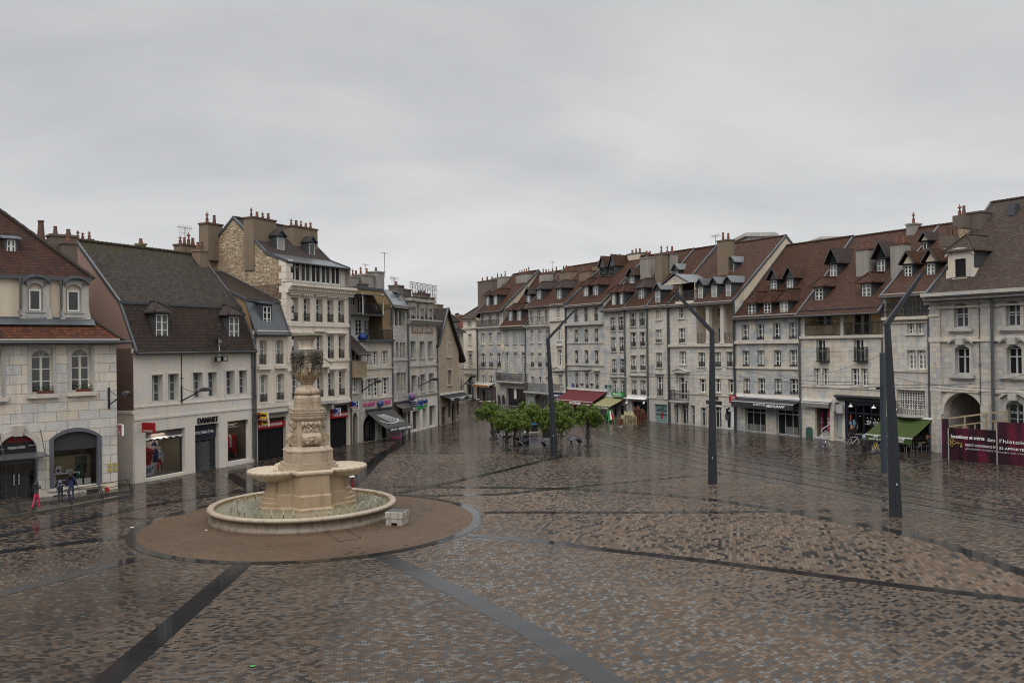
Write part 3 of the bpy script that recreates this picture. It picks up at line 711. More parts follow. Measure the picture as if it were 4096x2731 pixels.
zb=b.uz(590,975)[1]
g=MB(); g.face([(u0+t,.2,zb),(u1-t,.2,zb)]+[(p[0],.2,p[1]) for p in Q[::-1]]); b.part(g,'fascia_panel',plain('fascia_grey',(.035,.038,.040),.5))
INT=plain('shop_interior_wall',(.16,.14,.11),.8); GL=bpy.data.materials.new('clear_shop_glass'); GL.use_nodes=True
nt=GL.node_tree; nt.nodes.clear(); o_=nt.nodes.new('ShaderNodeOutputMaterial'); mx=nt.nodes.new('ShaderNodeMixShader'); fr=nt.nodes.new('ShaderNodeFresnel'); tr=nt.nodes.new('ShaderNodeBsdfTransparent'); gl=nt.nodes.new('ShaderNodeBsdfGlossy')
fr.inputs[0].default_value=1.45; gl.inputs['Roughness'].default_value=.03; tr.inputs[0].default_value=(.9,.92,.92,1)
nt.links.new(fr.outputs[0],mx.inputs[0]); nt.links.new(tr.outputs[0],mx.inputs[1]); nt.links.new(gl.outputs[0],mx.inputs[2]); nt.links.new(mx.outputs[0],o_.inputs[0])
M['clear']=GL
b.recess(u0+t,u1-t,z0,zb+.02,2.6,INT,'shop_interior',r=.36,holed=False)
g=MB(); g.face([(u0+t,.33,z0),(u1-t,.33,z0),(u1-t,.33,zb),(u0+t,.33,zb)]); b.part(g,'shop_window_pane','clear')
# goods in the window
def disp(nm,lab,cat,u,w,z,build):
    t_=b.thing(nm,lab,cat,u,w,z); build(t_); return t_
W_=u1-u0-2*t; ua=u0+t
def tbl(t_):
    g=MB(); g.box(-.75,.75,-.25,.25,.72,.8); g.build('tabletop',M['white'],t_); g=MB(); g.box(-.7,.7,-.2,.2,.3,.34); g.build('shelf',M['white'],t_)
    for sx in (-.7,.7):
        for sy in (-.2,.2): g=MB(); g.box(sx-.03,sx+.03,sy-.03,sy+.03,0,.72); g.build('leg',M['white'],t_)
disp('display_table','white wooden display table in the kitchen shop window','table',ua+.95,1.0,z0+.01,tbl)
def toaster(t_):
    g=MB(); g.loft([([(-.2,-.12),(.2,-.12),(.2,.12),(-.2,.12)],0),([(-.2,-.12),(.2,-.12),(.2,.12),(-.2,.12)],.17),([(-.17,-.09),(.17,-.09),(.17,.09),(-.17,.09)],.22)]); g.build('body',M['steel'],t_); g=MB(); g.box(-.13,.13,-.03,.03,.218,.226); g.build('slot',M['blacks'],t_)
disp('toaster','chrome toaster on the white display table in the kitchen shop','toaster',ua+1.1,1.0,z0+.81,toaster)
def coffee(t_):
    g=MB(); g.box(-.16,.16,-.15,.15,0,.06); g.box(-.16,.16,.02,.15,.06,.32); g.box(-.16,.16,-.13,.15,.32,.42); g.build('body',M['steel'],t_); g=MB(); g.lathe([(.06,.06),(.07,.18),(.05,.2)],12,(0,-.06,0)); g.build('jug',M['blacks'],t_)
disp('coffee_machine','steel coffee machine at the left end of the white display table','coffee machine',ua+.5,1.0,z0+.81,coffee)
def pot(t_):
    g=MB(); g.lathe([(0,0),(.17,0),(.19,.05),(.19,.17),(.17,.19)],18); g.build('pan',M['red'],t_); g=MB(); g.lathe([(.185,.19),(.12,.24),(.03,.26),(.03,.3),(0,.31)],18); g.build('lid',M['red'],t_)
disp('cooking_pot','red enamel cooking pot on the lower shelf of the display table','pot',ua+1.25,1.0,z0+.35,pot)
def trol(t_):
    g=MB(); g.loft([([(-.22,-.15),(.22,-.15),(.22,.15),(-.22,.15)],.12),([(-.26,-.19),(.26,-.19),(.24,.17),(-.24,.17)],.5),([(-.22,-.14),(.22,-.14),(.22,.15),(-.22,.15)],.95)]); g.build('bag',plain('green_canvas',(.015,.06,.04),.7),t_)
    g=MB(); g.tube([(-.2,.18,.05),(-.2,.18,1.1),(0,.16,1.2),(.2,.18,1.1),(.2,.18,.05)],.018); g.build('frame',M['steel'],t_)
    for q in (-.25,.25): g=MB(); g.tube([(q-.02,.15,.1),(q+.02,.15,.1)],.1,14); g.build('wheel',M['blacks'],t_)
disp('shopping_trolley','dark green shopping trolley bag standing in the kitchen shop window','trolley',ua+W_-.8,.95,z0+.01,trol)
def board(t_):
    g=MB(); g.box(-1.3,1.3,0,.06,0,1.75); g.build('board',plain('plywood_board',(.36,.28,.16),.7),t_); g=MB(); g.box(.3,1.0,-.02,-.002,.55,1.65); g.build('print',plain('dark_photo_print',(.04,.04,.042),.4,var=.6,scale=4),t_)
disp('display_board','plywood display board with a dark photograph behind the white table','board',ua+1.35,1.7,z0+.01,board)
for k,q in enumerate((W_*.62,W_*.82)):
    disp('price_card','white price card '+('leaning on the sill beside the trolley' if k else 'leaning on the sill left of the trolley'),'card',ua+q,.5,z0+.02,lambda t_:MB().box(-.2,.2,0,.02,0,.36).build('card',M['white'],t_))
g=MB(); g.box(u0-.35,L-.3,-.12,.02,0,z0-.32); g.box(u0-.1,u1+.1,-.16,.3,z0-.14,z0-.004); b.part(g,'plinth','stone_corner')
for (x0,y0,x1,y1) in ((418,1328,520,1368),(680,1284,778,1320)):
    a0,a1,c0,c1=b.rect(x0,y0,x1,y1,-.14); g=MB(); g.box(a0,a1,-.135,-.115,max(.1,c0),c1)
    for i in range(int((a1-a0)/.1)): g.box(a0+i*.1,a0+i*.1+.02,-.15,-.13,max(.1,c0),c1)
    b.part(g,'cellar_grille','iron')
b.wall(-1.5,L,0,ze,'stone_corner')
b.cornice(-1.5,L+.1,ze-.42,.4,.38,'trim_grey')
# skirt roof, attic storey, upper roof
b.Zi=1; wa=1.15; zs=b.uz(500,1068,wa)[1]; uR=b.uz(800,1000,wa)[0]
g=MB(); o=.45; kz=(zs-ze)/wa; e0=ze-o*kz*.6; 
g.face([(-1.5,-o,e0),(L+o,-o,e0),(uR+.1,wa,zs),(-1.5,wa,zs)]); g.face([(L+o,-o,e0),(L+o,9,e0),(uR+.1,9,zs),(uR+.1,wa,zs)]); g.face([(-1.5,-o,e0-.1),(L+o,-o,e0-.1),(L+o,-o,e0),(-1.5,-o,e0)]); g.face([(L+o,-o,e0-.1),(L+o,9,e0-.1),(L+o,9,e0),(L+o,-o,e0)]); g.face([(-1.5,-o,e0-.1),(-1.5,9,e0-.1),(L+o,9,e0-.1),(L+o,-o,e0-.1)])
sk=b.part(g,'skirt_roof','tile_orange')
g=MB(); g.tube([(L+o,-o,e0+.06),(uR+.1,wa,zs+.06)],.1,6); b.part(g,'hip_tiles','tile_dark',sk)
g=MB(); g.tube([(-1.5,-o-.06,e0),(L+o+.35,-o-.06,e0)],.1,8); b.part(g,'gutter','gutter',sk)
g=MB(); g.box(-1.5,uR+.16,wa-.22,wa+.02,zs-.02,zs+.12); g.face([(-1.5,wa-.22,zs),(uR+.2,wa-.22,zs),(uR+.2,wa-.6,zs-.36),(-1.5,wa-.6,zs-.36)]); b.part(g,'flashing','lead',sk)
za=b.uz(500,705,wa)[1]
hs=[]; sv=b.holes; b.holes=[]
dd=[]
for (x0,y0,x1,y1,fx0,fx1) in ((262,800,372,990,200,442),(605,810,716,998,562,790)):
    u0,u1,z0,z1=b.rect(x0,y0,x1,y1,wa-.2); f0=b.uz(fx0,850,wa-.2)[0]; f1=b.uz(fx1,850,wa-.2)[0]; dd.append((u0,u1,z0,z1,f0,f1))
dm_=[]
for (u0,u1,z0,z1,f0,f1) in dd:
    g=MB(); zt=za+.02; w=wa-.22
    g.box(f0,u0-.1,w,wa+.3,zs,zt-.25); g.box(u1+.1,f1,w,wa+.3,zs,zt-.25); g.box(u0-.1,u1+.1,w,wa+.3,zs,z0-.05)
    P=arc_pts(u0-.1,u1+.1,z1+.08,.3); TP=arc_pts(f0-.04,f1+.04,zt-.3,.42)
    for i in range(12): g.face([(P[i][0],w,P[i][1]),(P[i+1][0],w,P[i+1][1]),(TP[i+1][0],w,TP[i+1][1]),(TP[i][0],w,TP[i][1])]); g.face([(P[i][0],w,P[i][1]),(P[i+1][0],w,P[i+1][1]),(P[i+1][0],w+.2,P[i+1][1]),(P[i][0],w+.2,P[i][1])])
    g.box(u0-.2,u1+.2,w-.06,w,z0-.12,z0-.04)
    for q in (f0,f1): g.loft([([(q-.16,w-.03),(q+.16,w-.03),(q+.16,wa+.2),(q-.16,wa+.2)],zs+.0),([(q-.02,w-.02),(q+.02,w-.02),(q+.02,wa+.2),(q-.02,wa+.2)],zs+.75)])
    d=b.part(g,'dormer','trim_grey')
    b.winm(u0,u1,z0,z1,cols=1,rows=1,fm='white_paint',pane='shopglass',surface=True,w=w+.2,parent=d,name='window_frame',ft=.09)
    g=MB()
    for i in range(12):
        a,c=TP[i],TP[i+1]; g.face([(a[0],w-.28,a[1]+.05),(c[0],w-.28,c[1]+.05),(c[0],wa+2.2,c[1]+.28),(a[0],wa+2.2,a[1]+.28)]); g.face([(a[0],w-.28,a[1]-.1),(c[0],w-.28,c[1]-.1),(c[0],w-.28,c[1]+.05),(a[0],w-.28,a[1]+.05)]); g.face([(a[0],w-.28,a[1]-.1),(c[0],w-.28,c[1]-.1),(c[0],w+.02,c[1]-.1),(a[0],w+.02,a[1]-.1)])
    b.part(g,'dormer_roof','zinc',d)
    g=MB(); q=f0-.12; g.tube([(q,w,za-.1),(q,w-.05,za-.35),(q,w-.05,zs+.6),(q-.12,w-.15,zs+.4),(q-.05,w-.3,zs+.15)],.065,6); b.part(g,'downpipe','pipe')
b.holes=[]; b.wall(-1.5,uR,zs,za,'plaster','attic_wall',w=wa,sides=True); b.holes=sv
g=MB(); g.xprism([(wa-.25,za-.1),(wa+.3,za-.1),(wa+.3,za+.1),(wa-.25,za+.1)],-1.5,uR+.1); b.part(g,'attic_cornice','lead')
b.Zi=1; O,D=b._ray(3,118); t=(uR+wa-O.x-O.y)/(D.x+D.y); pu,pw,pz=O+D*t
t6=6.5; k=(pz-za)/(pw-wa); A=(uR-t6,wa+t6,za+k*t6)
g=MB(); g.face([(-9,wa-.2,za+.02),(uR+.25,wa-.2,za+.02),A,(-9,wa+t6,A[2])]); g.face([(uR+.25,wa-.2,za+.02),(uR+.25,wa+2*t6,za+.02),A]); g.face([(uR+.25,wa+2*t6,za),(-9,wa+2*t6,za),(-9,wa+t6,A[2]),A])
ur=b.part(g,'upper_roof','tile_old_red')
g=MB(); n=16
for i in range(n): p=Vector((uR+.25,wa-.2,za+.1)); q=Vector(A)+Vector((0,0,.08)); g.tube([p.lerp(q,i/n),p.lerp(q,(i+1)/n)],[.11,.14],6)
b.part(g,'hip_tiles','tile_dark',ur)
seg=((wa,za),(wa+t6,A[2]))
b.dormer(97,470,358,76,seg,'shed','zinc_l','slate',rows=2,top=.06,ov=.2,side=.12)
# chimneys behind
b.chimney(458,692,300,4.2,zs,1.1,'chim_d',2,'chim_d',ph=.5); b.chimney(566,690,370,2.9,zs,.9,'chim_d',1,'chim_d',ph=.45); b.chimney(322,452,345,7.5,zs+1,1.1,'chim',1,'terra_d',ph=1.6,potr=.22)
# plaques, wall lamp and hanging sign
b.Zi=2
u0,u1,z0,z1=b.rect(840,1080,916,1148)
t_=b.thing('brass_plaques','four brass name plates in a square block right of the kitchen shop window','plaque',(u0+u1)/2,-.02,(z0+z1)/2)
for i in (-1,1):
    for j in (-1,1): hw=(u1-u0)/2; hh=(z1-z0)/2; g=MB(); g.box(*sorted((i*.04,i*(hw-.02))),-.02,0,*sorted((j*.04,j*(hh-.02)))); g.build('plate',M['gold'],t_)
def wall_lamp(b,label,xb,yb,xt,yt,proj):
    u,z=b.uz(xb,yb); t=b.thing('wall_lamp',label,'street lamp',u,0,z,'bracket lamps on the left row of houses')
    # arm leans out over the square
    z2=b.uz(xt,yt,-proj)[1]-z; u2=b.uz(xt,yt,-proj)[0]-u
    g=MB(); g.box(-.06,.06,-.06,.0,-.45,.9); g.build('wall_bracket',M['iron'],t)
    g=MB(); g.bar((0,-.05,-.2),(u2,-proj+.5,z2-.08),.05,n=6); g.bar((0,-.05,.75),(u2*.62,-proj*.62,z2*.55),.018); g.build('arm',M['iron'],t)
    g=MB(); d=Vector((u2*.18,-.75,.06)); c=Vector((u2,-proj+.5,z2)); 
    g.tube([c-d*.1,c+d*.12,c+d*.5,c+d*.95,c+d*1.05],[.05,.11,.17,.13,.03],8); g.build('lamp_head',M['gutter'],t)
wall_lamp(b,'bracket street lamp on the right corner of the arched kitchen shop house',852,600,985,540,1.9)
def blade_sign(b,name,label,x0,y0,x1,y1,proj,faces,th=.12,frame='steel'):
    # a panel standing out from the wall, its face turned along the street
    global SG
    um,zt=b.uz((x0+x1)/2,y0,-proj/2); SG=-1 if -Vector((b.a.x,b.a.y,0)).dot(b.d)<um else 1; zb=b.uz((x0+x1)/2,y1,-proj/2)[1]
    t=b.thing(name,label,'sign',um,0,zb); h=zt-zb
    faces(t,proj,h); g=MB(); g.bar((0,0,h*.8),(0,-.2,h*.8),.025); g.bar((0,0,h*.2),(0,-.2,h*.2),.025); g.build('bracket',M[frame],t); return t
def panel(t,y0,y1,z0,z1,m,th=.1,name='panel'): g=MB(); g.box(-th/2,th/2,-y1,-y0,z0,z1); return g.build(name,M[m] if isinstance(m,str) else m,t)
SG=-1
RZ=lambda: (PI/2,0,SG*PI/2)
fx=lambda a,b_: tuple(sorted((SG*-a,SG*-b_)))
def f_cul(t,p,h):
    panel(t,.2,.2+p,0,h,'white',.10); g=MB(); g.box(*fx(-.075,-.052),-.2-p*.86,-.2,.02,h-.02); g.build('face',plain('wine_red_paint',(.20,.008,.018),.35),t)
    text('C',.85,M['steel'],t,(SG*.085,-.2-p*.43,h*.58),RZ()); text('Culinarion',.16,M['steel'],t,(SG*.085,-.2-p*.43,h*.15),RZ(),width=p*.55)
blade_sign(b,'shop_sign','dark red projecting sign with a silver letter C at the house corner',905,775,968,862,.95,f_cul)

# ---- pale stone shop with the big mossy roof
d=b2=B('pale_stone_shop','pale stone shop building with a mossy gambrel roof and a pink side gable',PB(536),PB(1016),11)
b.d2=b2; b=b2; L=b.len; b.Zi=1
w1,z1=b.wz(1072,926); wt,zt_=b.wz(697,402); b.Zi=3; ze=b.uz(840,1102)[1]
k=(zt_-z1)/(wt-w1); wr=wt+.25; zr=zt_+.25*k
prof=[(-.05,ze),(w1,z1),(wr,zr),(wr*2-w1,z1),(wr*2,ze-1)]
b.dep=wr*2
b.Zi=4
WN=[(540,258,656,541),(711,247,822,531),(968,234,1072,505),(1124,230,1220,490),(1313,217,1405,470),(1449,211,1536,460)]
for q in WN: b.win(*q,cols=2,rows=3,pane='glass2',r=.42,sur=.13,surm='stone_white',sill=False,fm='grey_paint')
u0,u1,z0,z1_=b.rect(479,833,890,1306)
b.hole(u0,u1,z0,z1_,0,.4)
SI=plain('pale_shop_interior',(.42,.38,.31),.8)
b.recess(u0,u1,z0,z1_,2.2,SI,'shop_interior',r=.42,holed=False)
g=MB(); f0=.3; g.box(u0,u1,f0,f0+.12,z0,z0+.1); zm=b.uz(680,915,.3)[1]; g.box(u0,u1,f0,f0+.14,zm-.12,zm); g.box(u1-.1,u1,f0,f0+.12,z0+.1,zm-.12); g.box(u0,u0+.06,f0,f0+.12,z0+.1,zm-.12); fr_=b.part(g,'shop_window_frame','dark_paint')
g=MB(); g.box(u0,u1,f0+.05,f0+.07,zm,z1_); b.part(g,'fascia_panel',plain('mauve_fascia',(.12,.10,.10),.6))
g=MB(); g.box(u0,u1,.2,.28,zm+.04,zm+.12)
for i in range(6): g.box(u0+(i+.3)*(u1-u0)/6,u0+(i+.6)*(u1-u0)/6,.1,.3,zm-.02,zm+.06)
b.part(g,'light_rail','white_paint')
g=MB(); g.face([(u0,f0+.06,z0+.1),(u1,f0+.06,z0+.1),(u1,f0+.06,zm-.1),(u0,f0+.06,zm-.1)]); b.part(g,'shop_window_pane','clear')
g=MB(); g.box(u0,u1,-.05,.42,z0-.25,z0-.003); b.part(g,'window_sill','stone_white')
# poster, price card, mannequin
t_=b.thing('poster','tall pink, red and blue fashion poster in the pale stone shop window','poster',u0+.95,.75,z0+.75)
g=MB(); g.box(-.85,.85,0,.03,0,2.75); g.build('sheet',plain('pale_pink_paper',(.62,.48,.44),.5),t_)
g=MB(); g.face([(-.85,-.004,0),(.1,-.004,0),(.5,-.004,1.05),(-.2,-.004,1.3),(-.85,-.004,.7)]); g.face([(-.2,-.004,2.4),(.5,-.004,2.75),(-.5,-.004,2.75)]); g.build('red_print',M['red'],t_)
g=MB(); g.face([(.3,-.005,.2),(.84,-.005,.1),(.84,-.005,1.0),(.55,-.005,1.2)]); g.face([(.2,-.005,1.4),(.8,-.005,1.25),(.55,-.005,1.7)]); g.face([(.4,-.005,2.1),(.7,-.005,2.2),(.78,-.005,2.5),(.45,-.005,2.45)]); g.build('dark_print',plain('navy_print',(.03,.035,.11),.5),t_)
text('Mom\nEXCE',.42,M['blacks'],t_,(.15,-.01,.62))
t_=b.thing('price_card','white card reading minus thirty percent at the foot of the fashion poster','sign',u0+.62,.42,z0+.1); g=MB(); g.box(-.58,.5,0,.02,0,.72); g.build('card',plain('lilac_card',(.58,.56,.62),.5),t_); text('-30',.5,M['blacks'],t_,(-.1,-.015,.34)); text('%',.22,M['blacks'],t_,(.34,-.015,.5))
# ---- figures: one skinned body per figure
def figure(name,label,cat,loc,rz,hgt,J,edges,colors,parts=None,group=None,sub=1):
    """J: joint name -> (x,y,z,radius) for a 1.75 m body facing -y; colors: list of (material, joint set); edges: pairs"""
    k=hgt/1.75
    me=bpy.data.meshes.new(name); names=list(J); idx={n:i for i,n in enumerate(names)}
    me.from_pydata([(J[n][0]*k,J[n][1]*k,J[n][2]*k) for n in names],[(idx[a],idx[b]) for a,b in edges],[])
    o=bpy.data.objects.new(name,me); C.objects.link(o)
    m=o.modifiers.new('s','SKIN'); m.use_smooth_shade=True
    for i,n in enumerate(names):
        v=me.skin_vertices[0].data[i]; r=J[n][3]; r=r if isinstance(r,tuple) else (r,r); v.radius=(r[0]*k,r[1]*k)
    me.skin_vertices[0].data[idx['pelvis']].use_root=True
    o.modifiers.new('u','SUBSURF').levels=sub; o.modifiers['u'].render_levels=sub
    dg=bpy.context.evaluated_depsgraph_get(); dg.update()
    m2=bpy.data.meshes.new_from_object(o.evaluated_get(dg)); o.modifiers.clear(); o.data=m2; bpy.data.meshes.remove(me)
    m2.name=name; m2.materials.clear(); ml=[]
    for mat,_ in colors: m2.materials.append(mat)
    segs=[]
    def owner(a,b):
        for i,(mat,st) in enumerate(colors):
            if (a,b) in st or (b in st): return i
        return 0
    for a,b in edges: segs.append((Vector(J[a][:3])*k,Vector(J[b][:3])*k,owner(a,b)))
    for p in m2.polygons:
        c=p.center; best=1e9; w=0
        for a,b,i in segs:
            ab=b-a; t=max(0,min(1,(c-a).dot(ab)/max(1e-9,ab.length_squared))); dd=(c-a-ab*t).length
            if dd<best: best=dd; w=i
        p.material_index=w; p.use_smooth=True
    o.location=loc; o.rotation_euler=(0,0,rz); tag(o,label,cat,group)
    return o
def skeleton(armL=None,armR=None,legL=None,legR=None,lean=0.,head=(0,0),bulk=1.,hips=.93):
    q=bulk; J={'pelvis':(0,0,hips,(.15*q,.115*q)),'waist':(0,lean*.3,hips+.17,(.145*q,.105*q)),'chest':(0,lean*.7,hips+.36,(.17*q,.12*q)),'shoulders':(0,lean,hips+.5,(.12*q,.09*q)),
     'neck':(0,lean*1.1,hips+.585,.055),'head0':(head[0],lean*1.2+head[1]*.5,hips+.66,(.075,.085)),'head1':(head[0],lean*1.25+head[1],hips+.75,(.085,.10)),'head2':(head[0],lean*1.25+head[1],hips+.82,(.062,.075)),
     'nose':(head[0],lean*1.25+head[1]-.112,hips+.715,.018)}
    E=[('pelvis','waist'),('waist','chest'),('chest','shoulders'),('shoulders','neck'),('neck','head0'),('head0','head1'),('head1','head2'),('head1','nose')]
    for sd,sg,arm,leg in (('l',-1,armL,legL),('r',1,armR,legR)):
        arm=arm or ((sg*.27,.02,hips+.22),(sg*.29,-.06,hips-.03)); leg=leg or ((sg*.10,-.01,.49),(sg*.11,.02,.08))
        J['sh'+sd]=(sg*.185*q,lean,hips+.47,.072*q); J['el'+sd]=(*arm[0],.055*q); J['wr'+sd]=(*arm[1],.036)
        d=(Vector(arm[1])-Vector(arm[0])).normalized(); h=Vector(arm[1])+d*.08; J['ha'+sd]=(*h,(.04,.022))
        E+=[('shoulders','sh'+sd),('sh'+sd,'el'+sd),('el'+sd,'wr'+sd),('wr'+sd,'ha'+sd)]
        sidev=d.cross(Vector((0,1,0))); sidev=sidev.normalized() if sidev.length>.01 else Vector((1,0,0))
        for f in range(4):
            a=h+sidev*(f-1.5)*.021+d*.045; c=a+d*(.05,.06,.055,.042)[f]+Vector((0,-.015,0)); J['f%d%s'%(f,sd)]=(*a,.010); J['g%d%s'%(f,sd)]=(*c,.008); E+=[('ha'+sd,'f%d%s'%(f,sd)),('f%d%s'%(f,sd),'g%d%s'%(f,sd))]
        th=Vector(arm[1])+d*.045+sidev*-sg*.05; J['t'+sd]=(*th,.011); E.append(('ha'+sd,'t'+sd))
        J['hp'+sd]=(sg*.095*q,0,hips-.06,.10*q); J['kn'+sd]=(*leg[0],.062*q); J['an'+sd]=(*leg[1],.045); lx,ly,lz=leg[1]; J['to'+sd]=(lx+sg*.02,ly-.17,max(.035,lz-.045),(.045,.035))
        E+=[('pelvis','hp'+sd),('hp'+sd,'kn'+sd),('kn'+sd,'an'+sd),('an'+sd,'to'+sd)]
    return J,E
HANDS={x+s for s in 'lr' for x in ('ha','f0','f1','f2','f3','g0','g1','g2','g3','t')}
LEGS={x+s for s in 'lr' for x in ('hp','kn','an')}; TOES={'tol','tor'}
TOP={'waist','chest','shoulders'}|{x+s for s in 'lr' for x in ('sh','el','wr')}; HEAD={'neck','head0','head1','head2','nose'}
SKIN=plain('skin',(.42,.25,.18),.5,var=.05); SHOE=plain('dark_shoes',(.02,.018,.017),.5); DENIM=plain('blue_denim',(.022,.04,.095),.8); 
# mannequin in the window
MW=plain('white_mannequin',(.60,.56,.50),.4,var=.03); MT=plain('red_trousers_cloth',(.36,.02,.03),.7); MTOP=plain('blue_white_top',(.30,.30,.50),.7,var=.9,scale=6)
J,E=skeleton(armL=((-.33,.0,1.12),(-.17,-.12,1.02)),armR=((.27,.03,1.15),(.24,-.05,.9)),legL=((-.12,-.01,.49),(-.16,.0,.08)),legR=((.12,-.05,.5),(.22,-.02,.08)))
wl=b.world(u0+2.15,1.0,z0+.12)
figure('mannequin','shop mannequin in red trousers with one hand on its hip in the window','mannequin',wl,b.ang,1.82,J,E,[(MTOP,{'waist','chest','shoulders','shl','shr'}),(MW,HEAD|HANDS|TOES|{'ell','elr','wrl','wrr'}),(MT,LEGS)])
# door
u0,u1,z0,z1_=b.rect(995,772,1243,1262); z0=.02; zd=b.uz(1100,920)[1]
b.hole(u0,u1,0,z1_,0,.4)
b.winm(u0,u1,z0,zd,cols=3,rows=1,fm='dark_paint',pane='shopglass',r=.4,sill=False,name='entrance_door',ft=.12); b.holes.pop()
g=MB(); g.box(u0,u1,.3,.42,zd+.002,z1_); b.part(g,'fascia_panel',M['navy_paint'])
text('EXTILE BIEN-ÊTRE',.30,M['white'],b.root,((u0+u1)/2-.1,.285,(zd+z1_)/2-.1),width=(u1-u0)*.86)
g=MB(); n=18
for i in range(n):
    for sg in (-1,1):
        a=u0+.2+(u1-u0-.7)*i/n
        for j in range(6): q=zd-.3-j*.38; g.bar((a,.33,q),(a+sg*.19,.33,q-.38),.012,n=3,cap=False)
b.part(g,'roller_grille','pipe')
u0,u1,z0,z1_=b.rect(1335,733,1555,1152)
b.hole(u0,u1,z0,z1_,0,.4); b.recess(u0,u1,z0,z1_,2.0,INT,'shop_interior',r=.42,holed=False)
g=MB(); g.box(u0,u1,.3,.4,z0,z0+.08); g.box(u1-.1,u1,.3,.4,z0+.08,z1_); zm=b.uz(1440,790,.3)[1]; g.box(u0,u1-.1,.3,.4,zm-.07,zm); b.part(g,'shop_window_frame','dark_paint')
g=MB(); g.face([(u0,.36,z0),(u1,.36,z0),(u1,.36,z1_),(u0,.36,z1_)]); b.part(g,'shop_window_pane','clear')
g=MB(); g.box(u0-.02,u1+.02,-.05,.42,.0,z0-.003); b.part(g,'window_sill','stone_white')
t_=b.thing('clothes_rail','chrome clothes rail hung with red garments in the right window of the pale shop','clothes rail',(u0+u1)/2,1.2,z0+.02)
g=MB(); g.tube([(-1.0,0,0),(-1.0,0,2.0),(1.0,0,2.0),(1.0,0,0)],.025); g.build('rail',M['steel'],t_)
for i in range(7):
    g=MB(); x=-.8+i*.27; h=(1.25,.9,1.4,1.1,.95,1.3,1.5)[i]; g.loft([([(x-.12,-.2),(x+.1,-.16),(x+.1,.2),(x-.12,.2)],1.9-h),([(x-.05,-.2),(x+.05,-.2),(x+.05,.2),(x-.05,.2)],1.8),([(x-.02,-.05),(x+.02,-.05),(x+.02,.05),(x-.02,.05)],1.95)]); g.build('garment',[M['red'],plain('white_cloth',(.5,.47,.45),.8),MT][i%3],t_)
for (yy,h) in ((600,.1),(725,.16)):
    zq=b.uz(900,yy-(545-355)/1245*0-48 if yy==600 else yy-53)[1]; b.course(0,L,zq,h,.06,'stone_white')
b.wall(0,L,0,ze,'stone_white',sides=True,side_mat='pink')
g=MB(); g.box(-.06,0.03,-.02,1.5,0,4.75); g.box(-.06,.03,1.5,5,4.2,4.75); g.box(-.16,.03,-.1,9,4.75,4.95); b.part(g,'side_pier','stone_white'); g=MB(); g.box(-.03,.02,1.52,4,0,4.2); b.part(g,'side_door',plain('dark_green_door',(.05,.085,.075),.5))
for uu,ww,zz,pw in (((.3+4.6)/2,.5,4.15,26),(L-2.0,.5,4.2,18)):
    ld=bpy.data.lights.new('shop_spotlight','AREA'); ld.energy=pw; ld.size=1.2; ld.color=(1,.86,.68); lo_=bpy.data.objects.new('shop_spotlight',ld); C.objects.link(lo_); lo_.parent=b.root; lo_.location=(uu,ww,zz-.9); lo_.rotation_euler=(math.radians(25),0,0)

b.gable(0.,prof,'pink'); b.gable(L,prof,'plaster_g')
b.cornice(-.1,L+.02,ze-.32,.3,.22,'stone_white')
b.roof(0,L,prof,['tile_brown','tile_moss','tile_brown','tile_brown'],ov=.3)
g=MB(); g.box(0,L,w1-.12,w1+.08,z1-.02,z1+.13); b.part(g,'break_flashing','lead',b.rf)
b.Zi=3
for (x,ys,yh,wp) in ((547,1008,800,104),(1194,1015,822,84)): b.dormer(x,ys,yh,wp,(prof[0],prof[1]),'hip','tile_dark','slate',h=.75,ov=.3,side=.14,cols=2,rows=3)
b.pipe(L-.15,0.3,ze-.3,-.1,.08); b.pipe(4.35,6,ze-.1,-.04,.03,'gutter')
b.Zi=4; u,z=b.uz(1122,730)
text('DAMART',.58,M['blacks'],sign_on(b,'shop_sign','black raised letters on the pale stone wall above the shop door',u,-.06,z),(0,0,0),width=b.uz(1228,730)[0]-b.uz(1015,730)[0],ext=.05,bold=.008)
def f_dam(t,p,h): panel(t,.25,.25+p,0,h,'red',.12); text('DAMART',.2,M['white'],t,(SG*.075,-.25-p/2,h*.16),RZ(),width=p*.8)
blade_sign(b,'shop_sign','square red projecting sign at the left end of the pale stone shop',430,757,530,862,1.15,f_dam)
wall_lamp(b,'bracket street lamp on the pale stone shop between its upper windows',850,500,1105,415,2.0)
# floodlights on the eaves
b.Zi=3; u,z=b.uz(1070,1195,-.35)
t_=b.thing('floodlight_mast','white pole with stacked floodlights and cameras on the pale stone facade','floodlight',u,-.35,z)
g=MB(); g.bar((0,0,-.1),(0,0,2.6),.035,n=6); g.bar((0,.35,.3),(0,0,.3),.03); g.bar((0,.35,-.05),(0,0,-.05),.03); g.build('pole',M['white_paint'],t_)
for (x,y,zz,s_) in ((-.32,-.25,-.25,.26),(.36,-.25,-.22,.26),(-.14,-.2,1.12,.24)):
    g=MB(); g.box(x-s_,x+s_,y,y+.2,zz,zz+s_*1.5); g.bar((x,y+.2,zz+.1),(0,0,zz+.1),.03); o=g.build('floodlight',M['blacks'],t_); g=MB(); g.box(x-s_*.75,x+s_*.75,y-.012,y-.002,zz+.06,zz+s_*1.5-.06); g.build('lens',plain('lamp_glass',(.28,.28,.27),.15),o)
for zz in (1.75,2.1,2.45):
    g=MB(); g.tube([(-.02,-.05,zz),(-.25,-.22,zz-.03),(-.4,-.35,zz-.07)],[.12,.14,.17],10); g.build('spotlight',M['gutter'],t_)
